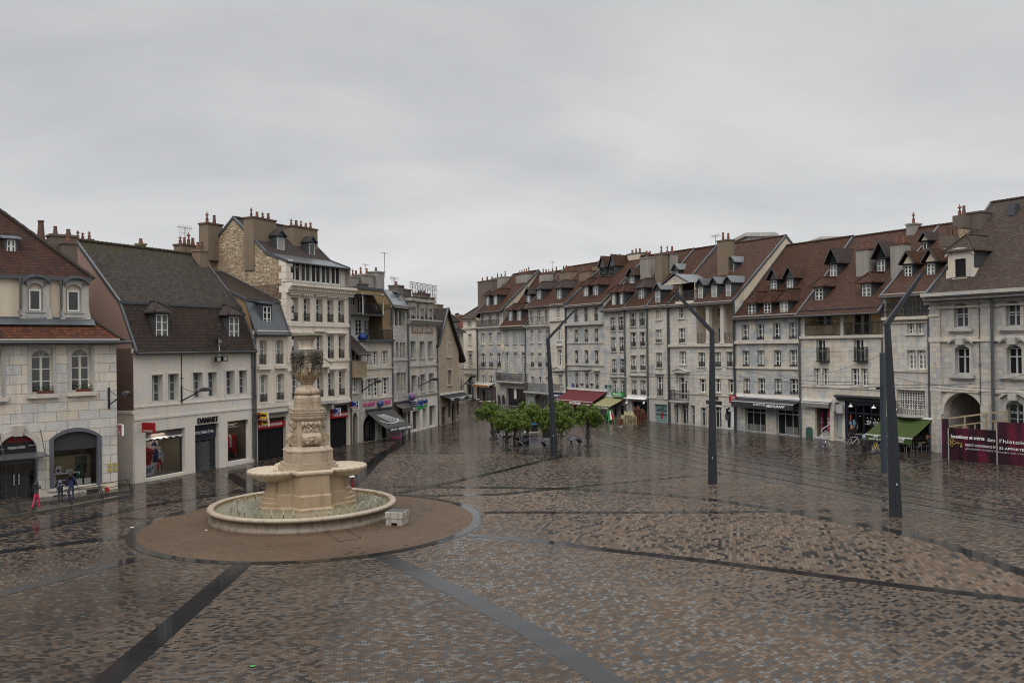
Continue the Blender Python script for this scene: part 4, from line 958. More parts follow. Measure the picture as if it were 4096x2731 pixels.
# chimneys behind the ridge
b.Zi=1
b.chimney(1265,1308,386,wr+1.2,zr-.8,.6,'chim',1,ph=.45)
b.Zi=3
b.chimney(740,890,165,wr+2.2,zr-2,1.,'chim',4,'terra_d',cowl=True,ph=.7); b.chimney(896,972,220,wr-.6,zr-2,.9,'chim',2,ph=.6)
b.Zi=1; 
for x in (718,762,820): b.chimney(x-16,x+16,348,wr+4,zr-1.5,.5,'terra_d',1,ph=.5,cowl=True)
def antenna(b,label,x,yb,yt,w,kind=0,group='roof aerials'):
    u,zb=b.uz(x,yb,w); zt=b.uz(x,yt,w)[1]; h=zt-zb; t=b.thing('tv_aerial',label,'aerial',u,w,zb,group)
    g=MB(); g.bar((0,0,0),(0,0,h),.03,n=5); g.build('mast',M['pipe'],t); g=MB()
    if kind==0:
        g.bar((-.8,0,h-.05),(.8,0,h-.05),.012)
        for i in range(8): x_=-.75+i*.21; g.bar((x_,-.3,h-.05),(x_,.3,h-.05),.009); g.bar((x_,0,h-.3),(x_,0,h+.2),.009)
        g.build('upper_arms',M['pipe'],t); g=MB(); g.bar((-.6,0,h*.6),(.3,0,h*.6),.012)
        for i in range(5): x_=-.6+i*.2; g.bar((x_,0,h*.6-.22),(x_,0,h*.6+.22),.008)
    else:
        g.bar((-.5,0,h-.04),(.5,0,h-.04),.012); 
        for i in range(5): x_=-.45+i*.22; g.bar((x_,-.3,h-.04),(x_,.3,h-.04),.009)
    g.build('lower_arms' if kind==0 else 'aerial_arms',M['pipe'],t)
b.Zi=3; antenna(b,'tall comb shaped aerial above the chimney pots behind the mossy roof',762,150,20,wr+2.2)
b3=b
# ---- small house with the optician
b=B('zinc_roofed_house','narrow two bay stone house with a zinc mansard and brown tiled roof above the optician',PB(1017),PB(1153),9)
L=b.len; b.Zi=5; ze=b.uz(750,1362)[1]
w1,z1=b.wz(832,1072,L); w2,z2=b.wz(222,758,L)
prof=[(0,ze),(w1,z1),(max(w2,w1+4),z2),(max(w2,w1+4)+3,z2-2)]
b.Zi=6
for (x0,y0,x1,y1,r_) in ((218,285,305,546,.8),(394,283,480,538,.8),(226,645,316,936,.62),(404,636,490,914,.62)):
    b.win(x0,y0,x1,y1,cols=2,rows=3,r=.35,arch=.12,sur=.2,surm='stone_cream',rail=r_ if y0<600 else .62,pane='curtain' if y0>600 else None,railp=-.05)
for (x0,x1,y) in ((205,345,580),(385,507,568)):
    u0=b.uz(x0,y)[0];u1=b.uz(x1,y)[0]; b.course(u0,u1,b.uz((x0+x1)/2,y)[1],.25,.28,'stone_cream')
zq=b.uz(350,965)[1]; b.course(0,L,zq,.4,.1,'stone_cream')
zs_=b.uz(300,1060)[1]; u0,u1,z0,z1_=b.rect(212,1100,505,1520); z0=0; u1=L-.25
b.hole(u0,u1,0,z1_,0,.35); b.winm(u0,u1,.05,z1_-.9,cols=2,rows=1,fm='blacks',pane='black',r=.35,sill=False,name='shop_front'); b.holes.pop()
g=MB(); g.box(u0,u1,.2,.34,z1_-.9,z1_); b.part(g,'fascia_panel','blacks')
g=MB(); g.box(0,L,-.5,.0,z1_+.35,z1_+.45); b.part(g,'awning_box','dark_paint')
t_=sign_on(b,'shop_sign','long red strip sign with white lettering above the optician',(u0+u1)/2,.12,z1_-.82); g=MB(); g.box(-(u1-u0)/2,(u1-u0)/2,0,.06,0,.5); g.build('panel',M['red'],t_); text('LES OPTICIENS MUTUALISTES',.27,M['white'],t_,(-.1,-.02,.25),width=(u1-u0)*.85,bold=.008)
b.wall(0,L,0,ze,'stone_cream',sides=True); b.gable(0,prof,'ochre')
b.cornice(0,L,ze-.35,.35,.3,'stone_cream')
b.roof(0,L,prof,['zinc','tile_brown','tile_brown'],ov=.35,ridge=False,verge=(1,1))
b.Zi=5; b.dormer(693,1300,1112,78,(prof[0],prof[1]),'shed','zinc','slate',cols=2,rows=3,top=.2,side=.16)
g=MB(); g.box(0,L,w1-.15,w1+.1,z1-.05,z1+.16); b.part(g,'break_flashing','lead',b.rf)
b.pipe(.1,0,ze-.2,-.12,.09)
def f_eye(col,nm):
    def f(t,p,h):
        panel(t,.15,.15+p,0,h,'white',.14); 
        g=MB(); g.box(*fx(-.085,-.072),-.15-p,-.15,h*.25,h); g.build('face',M[col],t); g=MB(); g.box(*fx(-.086,-.073),-.15-p,-.15,.02,h*.25); g.box(*fx(-.087,-.074),-.15-p*.22,-.15,.02,h); g.build('red_band',M['red'],t)
        g=MB()
        if col=='yellow':
            P=[(SG*.09,-.15-p*.6+.3*math.cos(a)*p,h*.62+.16*h*math.sin(a)) for a in [i*PI/8 for i in range(16)]]; g.face(P); g.build('eye',M['blacks'],t)
        else:
            g.tube([(SG*.09,-.15-p*.6+.28*p*math.cos(a),h*.62+.28*h*math.sin(a)) for a in [PI*.4+i*PI/10 for i in range(12)]],.03,4); g.build('emblem',M['white'],t)
        text(nm,.12,M['white'],t,(SG*.095,-.15-p*.5,h*.13),RZ(),width=p*.75)
    return f
b.Zi=6
blade_sign(b,'optician_sign','upper yellow and red projecting sign with a black eye above the optician',217,1040,292,1125,1.0,f_eye('yellow','LES OPTICIENS'))
blade_sign(b,'optician_sign','lower yellow and red projecting sign with a black eye in front of the red strip',240,1118,300,1188,.85,f_eye('yellow','LES OPTICIENS'))
# ---- five storey house with the rubble gable
b=B('tall_rubble_gabled_house','tall five storey cream stone house with a rubble gable and dark tiled roof',PB(1153),PB(1405),12)
L=b.len; b.Zi=5; ze=b.uz(1240,905)[1]; zat=b.uz(1240,665)[1]
wf=.45
A1=b.wz(690,560); A2=b.wz(346,192); A3=b.wz(82,528)
prof=[(wf,zat),(A1[0],A1[1]),(A2[0],A2[1]),(A3[0],A3[1]),(A3[0]+3,A3[1]-2.5)]
b.dep=A3[0]+3
cols=[b.rect(x0,1040,x1,1280)[:2] for x0,x1 in ((945,1026),(1078,1150),(1210,1280),(1327,1395),(1442,1506))]
za=[b.rect(1210,1035,1280,1275)[2:]]; b.Zi=6
rB=b.rect(950,242,1012,480)[2:]; rC=b.rect(962,616,1022,872)[2:]
for i,(u0,u1) in enumerate(cols):
    b.winm(u0,u1,*za[0],rows=4,r=.4,sur=.14,surm='stone_cream',rail=.72,railp=-.02,hood=.22,sill=False,fm='white_paint',pane='glass2')
    b.winm(u0,u1,*rB,rows=4,r=.4,sur=.14,surm='stone_cream',rail=.75,railp=-.02,sill=False,hood=.35 if i==2 else .2,pane='glass2')
    b.winm(u0,u1,*rC,rows=4,r=.4,sur=.14,surm='stone_cream',rail=.6,railp=-.02,sill=False,hood=0 if i==2 else .2,pane='glass2')
c2=sum(cols[2])/2; zp=rC[1]+.45; g=MB(); g.xprism([(-.55,zp),(.01,zp),(.01,zp+.16),(-.55,zp+.16)],c2-1.05,c2+1.05)
g.face([(c2-1.05,-.5,zp+.16),(c2+1.05,-.5,zp+.16),(c2,-.5,zp+.75)]); g.face([(c2-1.1,-.55,zp+.18),(c2,-.55,zp+.82),(c2,.01,zp+.82),(c2-1.1,.01,zp+.18)]); g.face([(c2+1.1,-.55,zp+.18),(c2,-.55,zp+.82),(c2,.01,zp+.82),(c2+1.1,.01,zp+.18)])
for sg in (-1,1): g.box(c2+sg*.8-.12,c2+sg*.8+.12,-.35,.01,zp-.55,zp)
b.part(g,'pediment','stone_cream')
b.Zi=5; zc=b.uz(1240,1305)[1]; b.course(0,L,zc,.3,.12,'stone_cream'); b.course(0,L,b.uz(1230,958)[1],.1,.06,'stone_cream'); b.Zi=6; b.course(0,L,b.uz(1010,495)[1],.25,.1,'stone_cream'); b.course(0,L,b.uz(1050,925)[1],.35,.14,'stone_cream')
# door and shop
u0,u1,z0,z1_=b.rect(850,1012,908,1390); b.winm(u0,u1+.3,0.05,z1_,cols=1,rows=1,fm='plaster',pane='black',r=.5,arch=(u1+.3-u0)/2*.95,sill=False,name='entrance_door',ft=.12,sur=.22,surm='trim')
ud=(u0+u1+.3)/2; g=MB(); g.box(ud-1.1,ud+1.1,-.8,.01,z1_+.55,z1_+.8); g.box(ud-.9,ud-.6,-.6,.01,z1_+.0,z1_+.55); g.box(ud+.6,ud+.9,-.6,.01,z1_,z1_+.55); b.part(g,'door_hood','trim_grey')
u0,u1,z0,z1_=b.rect(968,968,1162,1390); u1=min(u1,L-.35)
b.hole(u0,u1,0,z1_,0,.35); b.winm(u0,u1,.05,z1_-1.1,cols=2,rows=1,fm='blacks',pane='black',r=.35,sill=False,name='shop_front'); b.holes.pop(); g=MB(); g.box(u0,u1,.15,.34,z1_-1.1,z1_); b.part(g,'fascia_panel','blacks')
g=MB(); g.box(u0-.1,u1+.1,-.5,.02,z1_+.1,z1_+.22); b.part(g,'awning_box','dark_paint')
t_=sign_on(b,'shop_sign','red strip sign with white lettering above the dark hearing aid shop front',(u0+u1)/2,.06,z1_-1.15); g=MB(); g.box(-(u1-u0)/2,(u1-u0)/2,0,.06,0,.5); g.build('panel',M['red'],t_); text('AUDITION MUTUALISTE',.27,M['white'],t_,(.3,-.02,.25),width=(u1-u0)*.72,bold=.008)
b.Zi=6; blade_sign(b,'hearing_shop_sign','blue and red projecting sign with a white emblem beside the hearing aid strip sign',992,993,1040,1075,.9,f_eye('blue','AUDITION'))
blade_sign(b,'hearing_shop_sign','blue and red projecting sign at the right edge of the tall cream house',1172,925,1240,997,1.0,f_eye('blue','AUDITION'))
b.wall(0,L,0,ze,'stone_cream',sides=True,side_mat='rubble')
# quoins on the left edge
g=MB(); z=7.
i=0
while z<zat: g.box(-.012,.55 if i%2 else .85,-.03,.06,z,z+.55); g.box(-.03,.02,-.03,.5 if i%2 else .75,z,z+.55); z+=.57; i+=1
b.part(g,'quoin_stones','stone_cream')
b.cornice(-.1,L+.3,ze-.75,.85,.7,'stone_cream',dent=True)
g=MB(); g.face([(-.1,-.72,ze+.11),(L+.3,-.72,ze+.11),(L+.3,wf,ze+.2),(-.1,wf,ze+.2)]); b.part(g,'cornice_flashing','lead')
sv=b.holes; b.holes=[]; b.Zi=5
u0,u1,z0,z1_=b.rect(945,670,1472,868,wf)
for i in range(5):
    n=5; a0=u0+(u1-u0)*i/n; a1=u0+(u1-u0)*(i+1)/n-.05; b.winm(a0,a1,z0,z1_,cols=2,rows=1,fm='white_paint',pane='glass2' if i%2 else 'glass',r=.12,w=wf,sill=False,name='attic_window',ft=.13)
b.wall(0,L,ze-.1,zat,'stone_cream','attic_wall',w=wf,sides=False); b.holes=sv
b.gable(0,[(0.02,zat)]+prof,'rubble'); b.gable(L,[(0.02,zat)]+prof,'plaster_g')
b.roof(0,L,prof,['zinc','tile_dark','tile_dark','tile_dark'],ov=.5)
seg=(prof[1],prof[2])
b.dormer(836,522,392,76,seg,'gable','tile_dark','slate',cols=1,rows=1,h=.55,side=.12,ov=.15,pane='curtain'); b.dormer(1163,572,455,62,seg,'gable','tile_dark','slate',cols=1,rows=1,h=.55,side=.12,ov=.15,pane='glass')
sl=lambda w: prof[1][1]+(prof[2][1]-prof[1][1])*(w-prof[1][0])/(prof[2][0]-prof[1][0])
um=.55
wq=(prof[1][0]+prof[2][0])/2
g=b.uz(485,180,wq)
b.chimneym(-.1,b.uz(742,190,wq)[0],wq,sl(wq)-3,b.uz(615,195,wq)[1],1.1,'chim',4,'terra_d',ph=.6,cowl=True)
b.chimneym(L-.35-(b.uz(1405,320,wq)[0]-b.uz(1178,320,wq)[0]),L-.25,wq,sl(wq)-3,b.uz(1290,330,wq)[1],1.1,'chim',5,'terra_d',ph=.55,cowl=True)
b.chimney(85,235,232,A2[0]+(A3[0]-A2[0])*.75,A3[1]-1,1.1,'chim',2,'terra_d',ph=.8,cowl=True)
b.pipe(L-.1,0,ze,-.12,.08); 
b.Zi=5; b.chimney(52,82,300,A3[0]+2.5,A3[1]-3,.5,'lead',1,pm='lead',ph=.5,potr=.25)
# ---- narrow half-timbered house
b=B('half_timbered_sliver','very narrow old house with an arched doorway and timber oriel under a lean-to roof',PB(1405),PB(1453),8)
L=b.len; b.Zi=8; ze=b.uz(250,120)[1]
b.win(178,480,248,690,rows=3,cols=2,r=.2,sur=.12); u0,u1,z0,z1_=b.rect(188,935,250,1310); b.winm(max(.2,u0),min(L-.15,u1),.05,z1_,cols=1,rows=1,fm='door',pane='black',arch=.7,r=.5,sill=False,name='entrance_door',ft=.12,sur=.2)
u0,u1,z0,z1_=b.rect(178,150,262,295,-.5); b.winm(.3,L-.25,z0,z1_,cols=2,rows=1,fm='wood',pane='black',r=.2,sill=False)
g=MB(); g.box(.1,L-.1,-.55,0,z0-1.4,z0-.05)
for i in range(6): q=.1+(L-.3)*i/5; g.box(q,q+.1,-.6,-.55,z0-1.4,z0-.05)
g.box(.05,L-.05,-.65,.0,z0-1.55,z0-1.4); b.part(g,'timber_oriel','wood')
b.wall(0,L,0,ze,'plaster_g'); prof=[(0,ze),(3.6,ze+3.0),(7,ze+2)]; b.roof(0,L,prof,['tile_dark'],ov=.9,ridge=False,verge=(0,0)); b.gable(0,prof,'plaster_g'); b.gable(L,prof,'plaster_g')
b.chimneym(.3,L-.5,2.2,ze,ze+2.9,.8,'chim_g',0)
# ---- house with roof terraces above the sushi bar
b=B('roof_terrace_house','old stone house with two stacked roof terraces and a dark awning over its sushi bar',PB(1453),PB(1570),11)
L=b.len; b.Zi=7; z1t=b.uz(600,1440)[1]; z2t=b.uz(480,1032,.3)[1]; z3t=b.uz(460,690,1.)[1]
b.Zi=8
for q in ((352,174,420,346),(434,170,502,346),(552,166,627,342),(362,516,437,740),(442,507,516,735),(560,501,637,714)): b.win(*q,cols=2,rows=4,r=.25,sill=False,sur=.08,surm='stone_mid')
b.course(0,L,b.uz(480,385)[1],.18,.1,'stone_mid'); b.course(0,L,b.uz(480,762)[1],.15,.1,'stone_mid')
u0,u1,z0,z1_=b.rect(320,960,505,1290); b.winm(u0,u1,.05,z1_,cols=3,rows=1,fm='blacks',pane='shopglass',arch=(u1-u0)*.42,r=.4,sill=False,name='shop_front',ft=.1,sur=.3,surm='trim_grey')
u0,u1,z0,z1_=b.rect(558,1040,642,1262); b.winm(u0,u1,.05,z1_,cols=1,rows=1,fm='dark_paint',pane='black',r=.4,sill=False,name='entrance_door')
b.wall(0,L,0,z1t,'stone_warm')
g=MB(); g.box(-.05,L+.05,-.45,.3,z1t,z1t+.22); b.part(g,'terrace_edge','lead'); g=MB(); g.box(0,L,.3,b.dep,z1t-.1,z1t+.1); b.part(g,'terrace_floor','lead')
b.Zi=7; uo=b.uz(690,1200,.2)[0]
sv=b.holes; b.holes=[]
for q in ((280,1080,385,1345),(415,1090,525,1345),(560,1085,660,1345)): b.win(*q,w=1.7,cols=2,rows=4,r=.1,sill=False,fm='white_paint',pane='curtain' if q[0]==415 else 'glass',name='terrace_door',ft=.1)
b.wall(0,L-.1,z1t+.1,z2t,'white_paint','terrace_wall',w=1.7,sides=True); b.holes=[]
g=MB(); g.box(0,uo,-.15,4,z2t,z2t+.14); b.part(g,'upper_terrace_floor','lead')
for q in ((190,730,285,880),(310,720,405,1000),(445,725,540,890)): b.win(*q,w=2.0,cols=2,rows=1,r=.1,sill=False,fm='white_paint',pane='glass',name='terrace_door',ft=.1)
b.wall(0,uo,z2t+.14,z3t,'plaster_g','upper_terrace_wall',w=2.0,sides=True); b.holes=sv
g=MB(); g.xprism([(-.5,z3t-.25),(4.2,z3t+.25),(4.2,z3t+.33),(-.5,z3t-.17)],-.1,uo+.1); b.part(g,'terrace_roof','zinc')
g=MB(); wz=b.uz(710,700,.5); g.face([(uo,-.1,z1t),(uo,4,z1t),(uo,4,z3t+.6),(uo,1.4,z3t+.3),(uo,.2,z3t-1.6)]); g.face([(uo,-.1,z1t),(L,-.1,z1t),(L,.2,z3t-1.6),(uo,.2,z3t-1.6)]); g.box(uo,L,.1,5,z1t,z3t-1.65); b.part(g,'terrace_side_wall','ochre')
r1=b.rail(0.2,L-.15,z1t+.22,1.0,-.3,None,step=.14); r2=b.rail(.1,uo-.1,z2t+.14,1.05,-.05,None,step=.13)
g=MB(); g.box(.05,.12,-.12,-.05,z2t,z3t); g.box(uo-.12,uo-.05,-.12,-.05,z2t,z3t); b.part(g,'terrace_post','white_paint')
b.chimney(182,388,400,4.5,z3t-.5,1.2,'chim_g',4,ph=.7,cowl=True); b.chimney(392,575,372,4.2,z3t-.5,1.2,'chim_g',2,ph=.8,cowl=True); b.chimney(618,732,328,4.0,z3t-1,1.2,'chim_g',1,pm='terra_d',ph=.5)
antenna(b,'small crossed aerial above the grey chimney stacks',435,300,222,4.6,1); antenna(b,'very tall bare aerial mast beside the round grey chimney',742,440,45,4.2,1); antenna(b,'wide comb aerial standing over the zinc roof in the left row',893,580,435,6,0)
u,z=b.uz(425,1420,.1); t_=b.thing('tarpaulin_bundle','bright blue tarpaulin bundle on the lower roof terrace','bundle',u,.3,z1t+.2)
g=MB(); rr=random.Random(3); g.lathe([(.0,0),(.45,0),(.5,.2),(.46,.45),(.3,.62),(0,.68)],14,f=lambda a,z:1+.1*math.sin(3*a+z*9)+.06*math.sin(7*a)); g.build('tarpaulin',plain('blue_tarpaulin',(.012,.04,.22),.35,bump=.3),t_,smooth=True)
def lounge(lab,u,w,z,rz,m):
    t=b.thing('terrace_chair',lab,'chair',u,w,z); t.rotation_euler[2]+=rz
    g=MB(); g.box(-.26,.26,-.26,.26,.4,.45); g.build('seat',m,t); g=MB(); g.xprism([(.24,.42),(.3,.42),(.5,1.0),(.44,1.0)],-.26,.26); g.build('backrest',m,t)
    for sx in (-.24,.24):
        for sy in (-.24,.24): g=MB(); g.bar((sx,sy,0),(sx,sy,.4),.02); g.build('leg',M['white_paint'],t)
lounge('white chair on the upper roof terrace',b.uz(645,990,.8)[0],.8,z2t+.15,1.2,M['white_paint']); lounge('black chair on the upper roof terrace',b.uz(565,990,1.)[0],1.,z2t+.15,.2,M['iron'])
b.Zi=8
u0=b.uz(318,830)[0]; u1=b.uz(655,830)[0]; z=b.uz(490,828)[1]; t_=sign_on(b,'shop_sign','pink raised letters with a blue and pink globe over the dark sushi awning',(u0+u1)/2,-.08,z)
W=u1-u0; text('PLANET',.55,M['pinks'],t_,(-W*.29,0,0),width=W*.42,ext=.04,bold=.012); text('SUSHI',.55,M['pinks'],t_,(W*.34,0,.03),width=W*.33,ext=.04,bold=.012)
def globe(t_,r,x=0,y=0,z=0):
    g=MB(); g.lathe([(r*math.sin(a),-r*math.cos(a)) for a in [PI*i/12 for i in range(13)]],20,(x,y,z)); t=NT('globe_blue_pink',.35); q=t.noise(t.pos(),1.7,2,.4); o=g.build('globe',t.out(t.ramp(q,[(.45,(.02,.07,.19)),(.55,(.25,.07,.14)),(.6,(.03,.09,.22))])),t_,smooth=True)
    g=MB()
    for a in range(5): q=a*PI/5; g.tube([(x+r*1.01*math.sin(p)*math.cos(q),y+r*1.01*math.sin(p)*math.sin(q),z-r*1.01*math.cos(p)) for p in [PI*i/10 for i in range(11)]],.02,4)
    g.build('globe_lines',M['white'],o)
globe(t_,.36,W*.07,-.1,0)
o=b.awning(345,672,900,2.4,1.6,plain('charcoal_canvas',(.045,.043,.040),.8,bump=.1),.45,'dark_paint')
ua,ub=b.uz(345,885)[0],b.uz(672,885)[0]; za=b.uz(508,900)[1]
text('PLANET SUSHI',.36,M['white'],o,(ub-1.1,-2.5,za-1.82),width=1.9); text('SUSHI BAR   RESTAURANT',.26,M['white'],o,(ua+2.0,-2.5,za-1.82),width=2.6)
g=MB(); k=1.6/2.4
for (r,a0,a1) in ((1.3,.3,2.9),):
    g.tube([((ua+ub)/2-.3+1.5*math.cos(a),-1.2-.75*math.sin(a)-.06,za-k*(1.2+.75*math.sin(a))+.03) for a in [a0+(a1-a0)*i/14 for i in range(15)]],.04,4)
for i in range(5): g.bar(((ua+ub)/2-1.2+i*.25,-.7,za-k*.7+.03),((ua+ub)/2-.2+i*.45,-1.9,za-k*1.9+.03),.03)
b.part(g,'awning_emblem','white',o)
wall_lamp(b,'bracket street lamp on the roof terrace house above the pink letters',308,640,522,553,2.0)
# ---- ochre topped narrow house
b=B('ochre_topped_house','narrow stone house with an ochre top storey and a steep standing seam zinc roof',PB(1570),PB(1635),9)
L=b.len; b.Zi=7; ze=b.uz(960,862)[1]; zo=b.uz(950,940)[1]
w1,z1=b.wz(735,640); prof=[(0,ze),(max(.8,w1),z1),(max(.8,w1)+5,z1+.6),(max(.8,w1)+8,z1)]
def five(b,zi,L4,**k):
    b.Zi=zi
    for q in L4: b.win(*q,**k)
five(b,7,((828,932,878,1176),(895,940,943,1182),(963,950,1006,1188),(1012,958,1056,1192)),cols=2,rows=4,r=.35,fm='grey_paint',sill=False)
five(b,8,((678,52,713,250),(733,55,767,249),(784,60,816,250),(820,61,851,251),(684,447,719,680),(742,440,790,672),(795,440,826,667),(829,438,860,664)),cols=2,rows=4,r=.35,fm='grey_paint',sill=False)
b.Zi=8; b.course(0,L,b.uz(770,283)[1],.15,.1,'trim_grey'); u0,u1,z0,z1_=b.rect(748,862,856,1190); b.winm(u0,u1,.05,z1_,cols=2,rows=1,fm='dark_paint',pane='shopglass',r=.3,arch=(u1-u0)*.4,sill=False,name='shop_front',sur=.25,surm='trim_grey')
b.wall(0,L,0,zo,'stone_mid'); sv=b.holes; b.holes=[h for h in sv if h[3]>zo-.05]; b.wall(0,L,zo,ze,'ochre','top_wall',sides=False); b.holes=sv
g=MB(); D=9; g.face([(L,0,zo),(L,D,zo),(L,D,ze),(L,0,ze)]); g.face([(0,0,zo),(0,D,zo),(0,D,ze),(0,0,ze)]); b.part(g,'side_wall','ochre')
b.cornice(0,L,ze-.3,.3,.3,'trim_grey'); b.gable(0,prof,'ochre'); b.gable(L,prof,'ochre'); b.roof(0,L,prof,['zinc_l','zinc'],ov=.3,ridge=False)
b.Zi=7; b.dormer(960,770,690,30,(prof[0],prof[1]),'shed','zinc_l','zinc',cols=1,rows=1,top=.1,side=.25,pane='curtain')
b.chimneym(.6,1.8,w1+3,z1-.5,z1+.9,1.0,'chim_d',2,'chim_d',pm='terra_d',ph=.4)
b.pipe(.05,0,ze-.3); b.pipe(L-.05,0,ze-.3)
b.Zi=8; o=b.awning(702,893,812,.9,.5,plain('brown_grey_canvas',(.07,.062,.055),.8),.4,'dark_paint',arms=False); text('SAISON',.3,M['white'],o,(L-.8,-1.0,b.uz(797,812)[1]-.72),width=1.0)
# ---- house with the carved grocer's frieze
b=B('carved_frieze_house','stone house with a dark slate mansard, three stone dormers and a carved lettered frieze',PB(1635),PB(1752),10)
L=b.len; b.Zi=7; ze=b.uz(1335,1105)[1]; zt=b.uz(1300,760,.9)[1]
prof=[(0,ze),(.95,zt),(6,zt+.5),(9,zt)]
for q in ((1140,905,1215,1090),(1285,925,1345,1095),(1425,935,1475,1102)):
    u0,u1,z0,z1=b.rect(*q,.05); g=MB(); zz=b.uz((q[0]+q[2])/2,q[1]-105,.0)[1]
    g.box(u0-.3,u0,-.05,1,ze,zz); g.box(u1,u1+.3,-.05,1,ze,zz); g.box(u0,u1,-.05,1,z1,zz); g.box(u0-.5,u1+.5,-.35,1.2,zz,zz+.3); g.box(u0-.1,u1+.1,-.12,0,z1+.1,zz-.15)
    d=b.part(g,'dormer','plaster_g'); b.winm(u0,u1,ze+.05,z1,cols=2,rows=1,fm='grey_paint',surface=True,w=.15,parent=d,name='window_frame',pane='curtain')
b.roof(0,L,prof,['tile_dark','zinc_l'],ov=.1,ridge=False); b.gable(0,prof,'plaster_g'); b.gable(L,prof,'plaster_g')
b.cornice(-.1,L+.15,ze-.5,.6,.65,'trim_grey',dent=True)
u0,u1,z0,z1=b.rect(1165,1205,1492,1308); g=MB(); g.box(u0,u1,-.03,.01,z0,z1); b.part(g,'frieze_panel',plain('rose_sandstone',(.26,.13,.09),.8)); text('ÉPICERIE JEANNEY',.8,M['trim'],b.root,((u0+u1)/2,-.05,(z0+z1)/2),width=(u1-u0)*.94,ext=.03,bold=.02)
five(b,8,((915,47,979,262),(1030,48,1086,256),(1136,47,1191,250),(927,475,989,697),(1040,462,1098,682),(1149,448,1203,662)),cols=2,rows=1,r=.4,fm='grey_paint',sur=.15,surm='trim_grey')
for y in (350,712): b.Zi=8; b.course(0,L,b.uz(1070,y)[1],.18,.12,'trim_grey')
for q in ((937,915,1032,1172),(1066,885,1116,1146),(1150,852,1230,1112)): u0,u1,z0,z1=b.rect(*q); b.winm(u0,u1,max(.1,z0),z1,cols=2 if q[0]!=1066 else 1,rows=1,fm='grey_paint',pane='shopglass' if q[0]<1100 else 'glass2',r=.45,sill=False,name='shop_front',ft=.1)
zw=b.uz(1070,760)[1]; hs=b.holes; b.holes=[h for h in hs if h[2]>zw]; b.wall(0,L,zw,ze,'stone_warm'); b.holes=[h for h in hs if h[3]<zw+.5]; b.wall(0,L,0,zw,'stone_white','shop_wall',w=-.03); b.holes=hs
u0=b.uz(1000,840)[0];u1=b.uz(1120,830)[0]; z=b.uz(1060,815)[1]; t_=sign_on(b,'shop_sign','long blue and green lettered fascia sign on the white shop front',(u0+u1)/2,-.05,z); g=MB(); g.face([(-(u1-u0)/2,-.02,-.75),((u1-u0)/2,-.02,-.5),((u1-u0)/2,-.02,-.25),(-(u1-u0)/2,-.02,-.45)]); g.build('green_band',M['green'],t_); text('de la Mutuelle',.7,M['blue'],t_,(0,-.03,.1),width=u1-u0,bold=.012,ext=.03)
def f_mut(t,p,h): panel(t,.1,.1+p,0,h,'blue',.14); g=MB(); g.box(*fx(-.09,-.072),-.1-p,-.1,.02,h*.25); g.build('green_band',M['green'],t); text('Mutuelle\nde Besançon',.2,M['white'],t,(SG*.1,-.1-p/2,h*.62),RZ(),width=p*.75)
blade_sign(b,'insurance_sign','square blue and green projecting sign under the globe sign',918,798,1000,875,1.7,f_mut)
u,z=b.uz(930,742,-.9); t_=sign_on(b,'globe_sign','round blue and pink globe sign hanging out from the frieze house wall',u,-.9,z); globe(t_,.42); g=MB(); g.bar((0,.9,0),(0,.3,0),.04); g.build('bracket',M['iron'],t_)
b.Zi=7; b.rail(b.uz(1045,700,2)[0],b.uz(1478,760,2)[0],zt+.1,1.7,1.3,None,name='roof_railing',pat='x',xr=.007)
b.chimney(955,1040,545,3,zt,1.2,'chim_d',1,ph=.5); b.chimney(1050,1155,605,3.2,zt,1.2,'chim_d',1,ph=.4); b.chimney(1320,1450,668,5,zt,1.2,'chim',3,'terra_d',ph=.5); b.chimney(1480,1525,745,3,zt-2,1.5,'chim',1,'terra',ph=.3)
b.Zi=8; wall_lamp(b,'bracket street lamp on the carved frieze house above the white shop front',1018,585,1235,524,2.0)
b.pipe(0.05,0,ze-.5); b.pipe(L-.05,0,ze-.5)
# ---- gabled rubble house at the end of the left row
b=B('gabled_rubble_house','small rubble stone house with a steep pointed gable and a café front',PB(1752),PB(1838),12)
L=b.len; b.Zi=7; ua,zt=b.uz(1692,908); b.Zi=8; ur,zr=b.uz(1562,285); zl=b.uz(1268,80)[1]; ul=b.uz(1275,60)[0]
ua=min(ua,L-1.5); kR=(zt-zr)/(ur-ua); zl=zt-kR*1.25*(ua+.2)
five(b,8,((1378,72,1430,242),(1378,405,1430,592)),cols=2,rows=1,r=.25,sur=.15,fm='wood')
u0,u1,z0,z1=b.rect(1305,868,1366,1088); b.winm(u0,u1,.05,z1,cols=1,rows=1,fm='dark_paint',pane='glass2',r=.3,sill=False,name='shop_front',transom=.45); u0,u1,z0,z1=b.rect(1428,812,1482,1050); b.winm(u0,u1,.05,z1,cols=1,rows=1,fm='door',pane='black',r=.35,arch=(u1-u0)*.45,sill=False,name='entrance_door',sur=.15)
u0,u1,z0,z1=b.rect(1495,815,1540,975); b.winm(u0,min(u1,L-.2),z0,z1,cols=2,rows=1,fm='dark_paint',pane='glass',r=.2)
zb=min(zl,zr)-.2; b.wall(0,L,0,zb,'rubble_f')
g=MB(); g.face([(0,0,zb),(L,0,zb),(L,0,zt-kR*(L-ua)),(ua,0,zt-.05),(0,0,zt-kR*1.25*ua)]); b.part(g,'gable_wall','rubble_f')
g=MB(); D=12
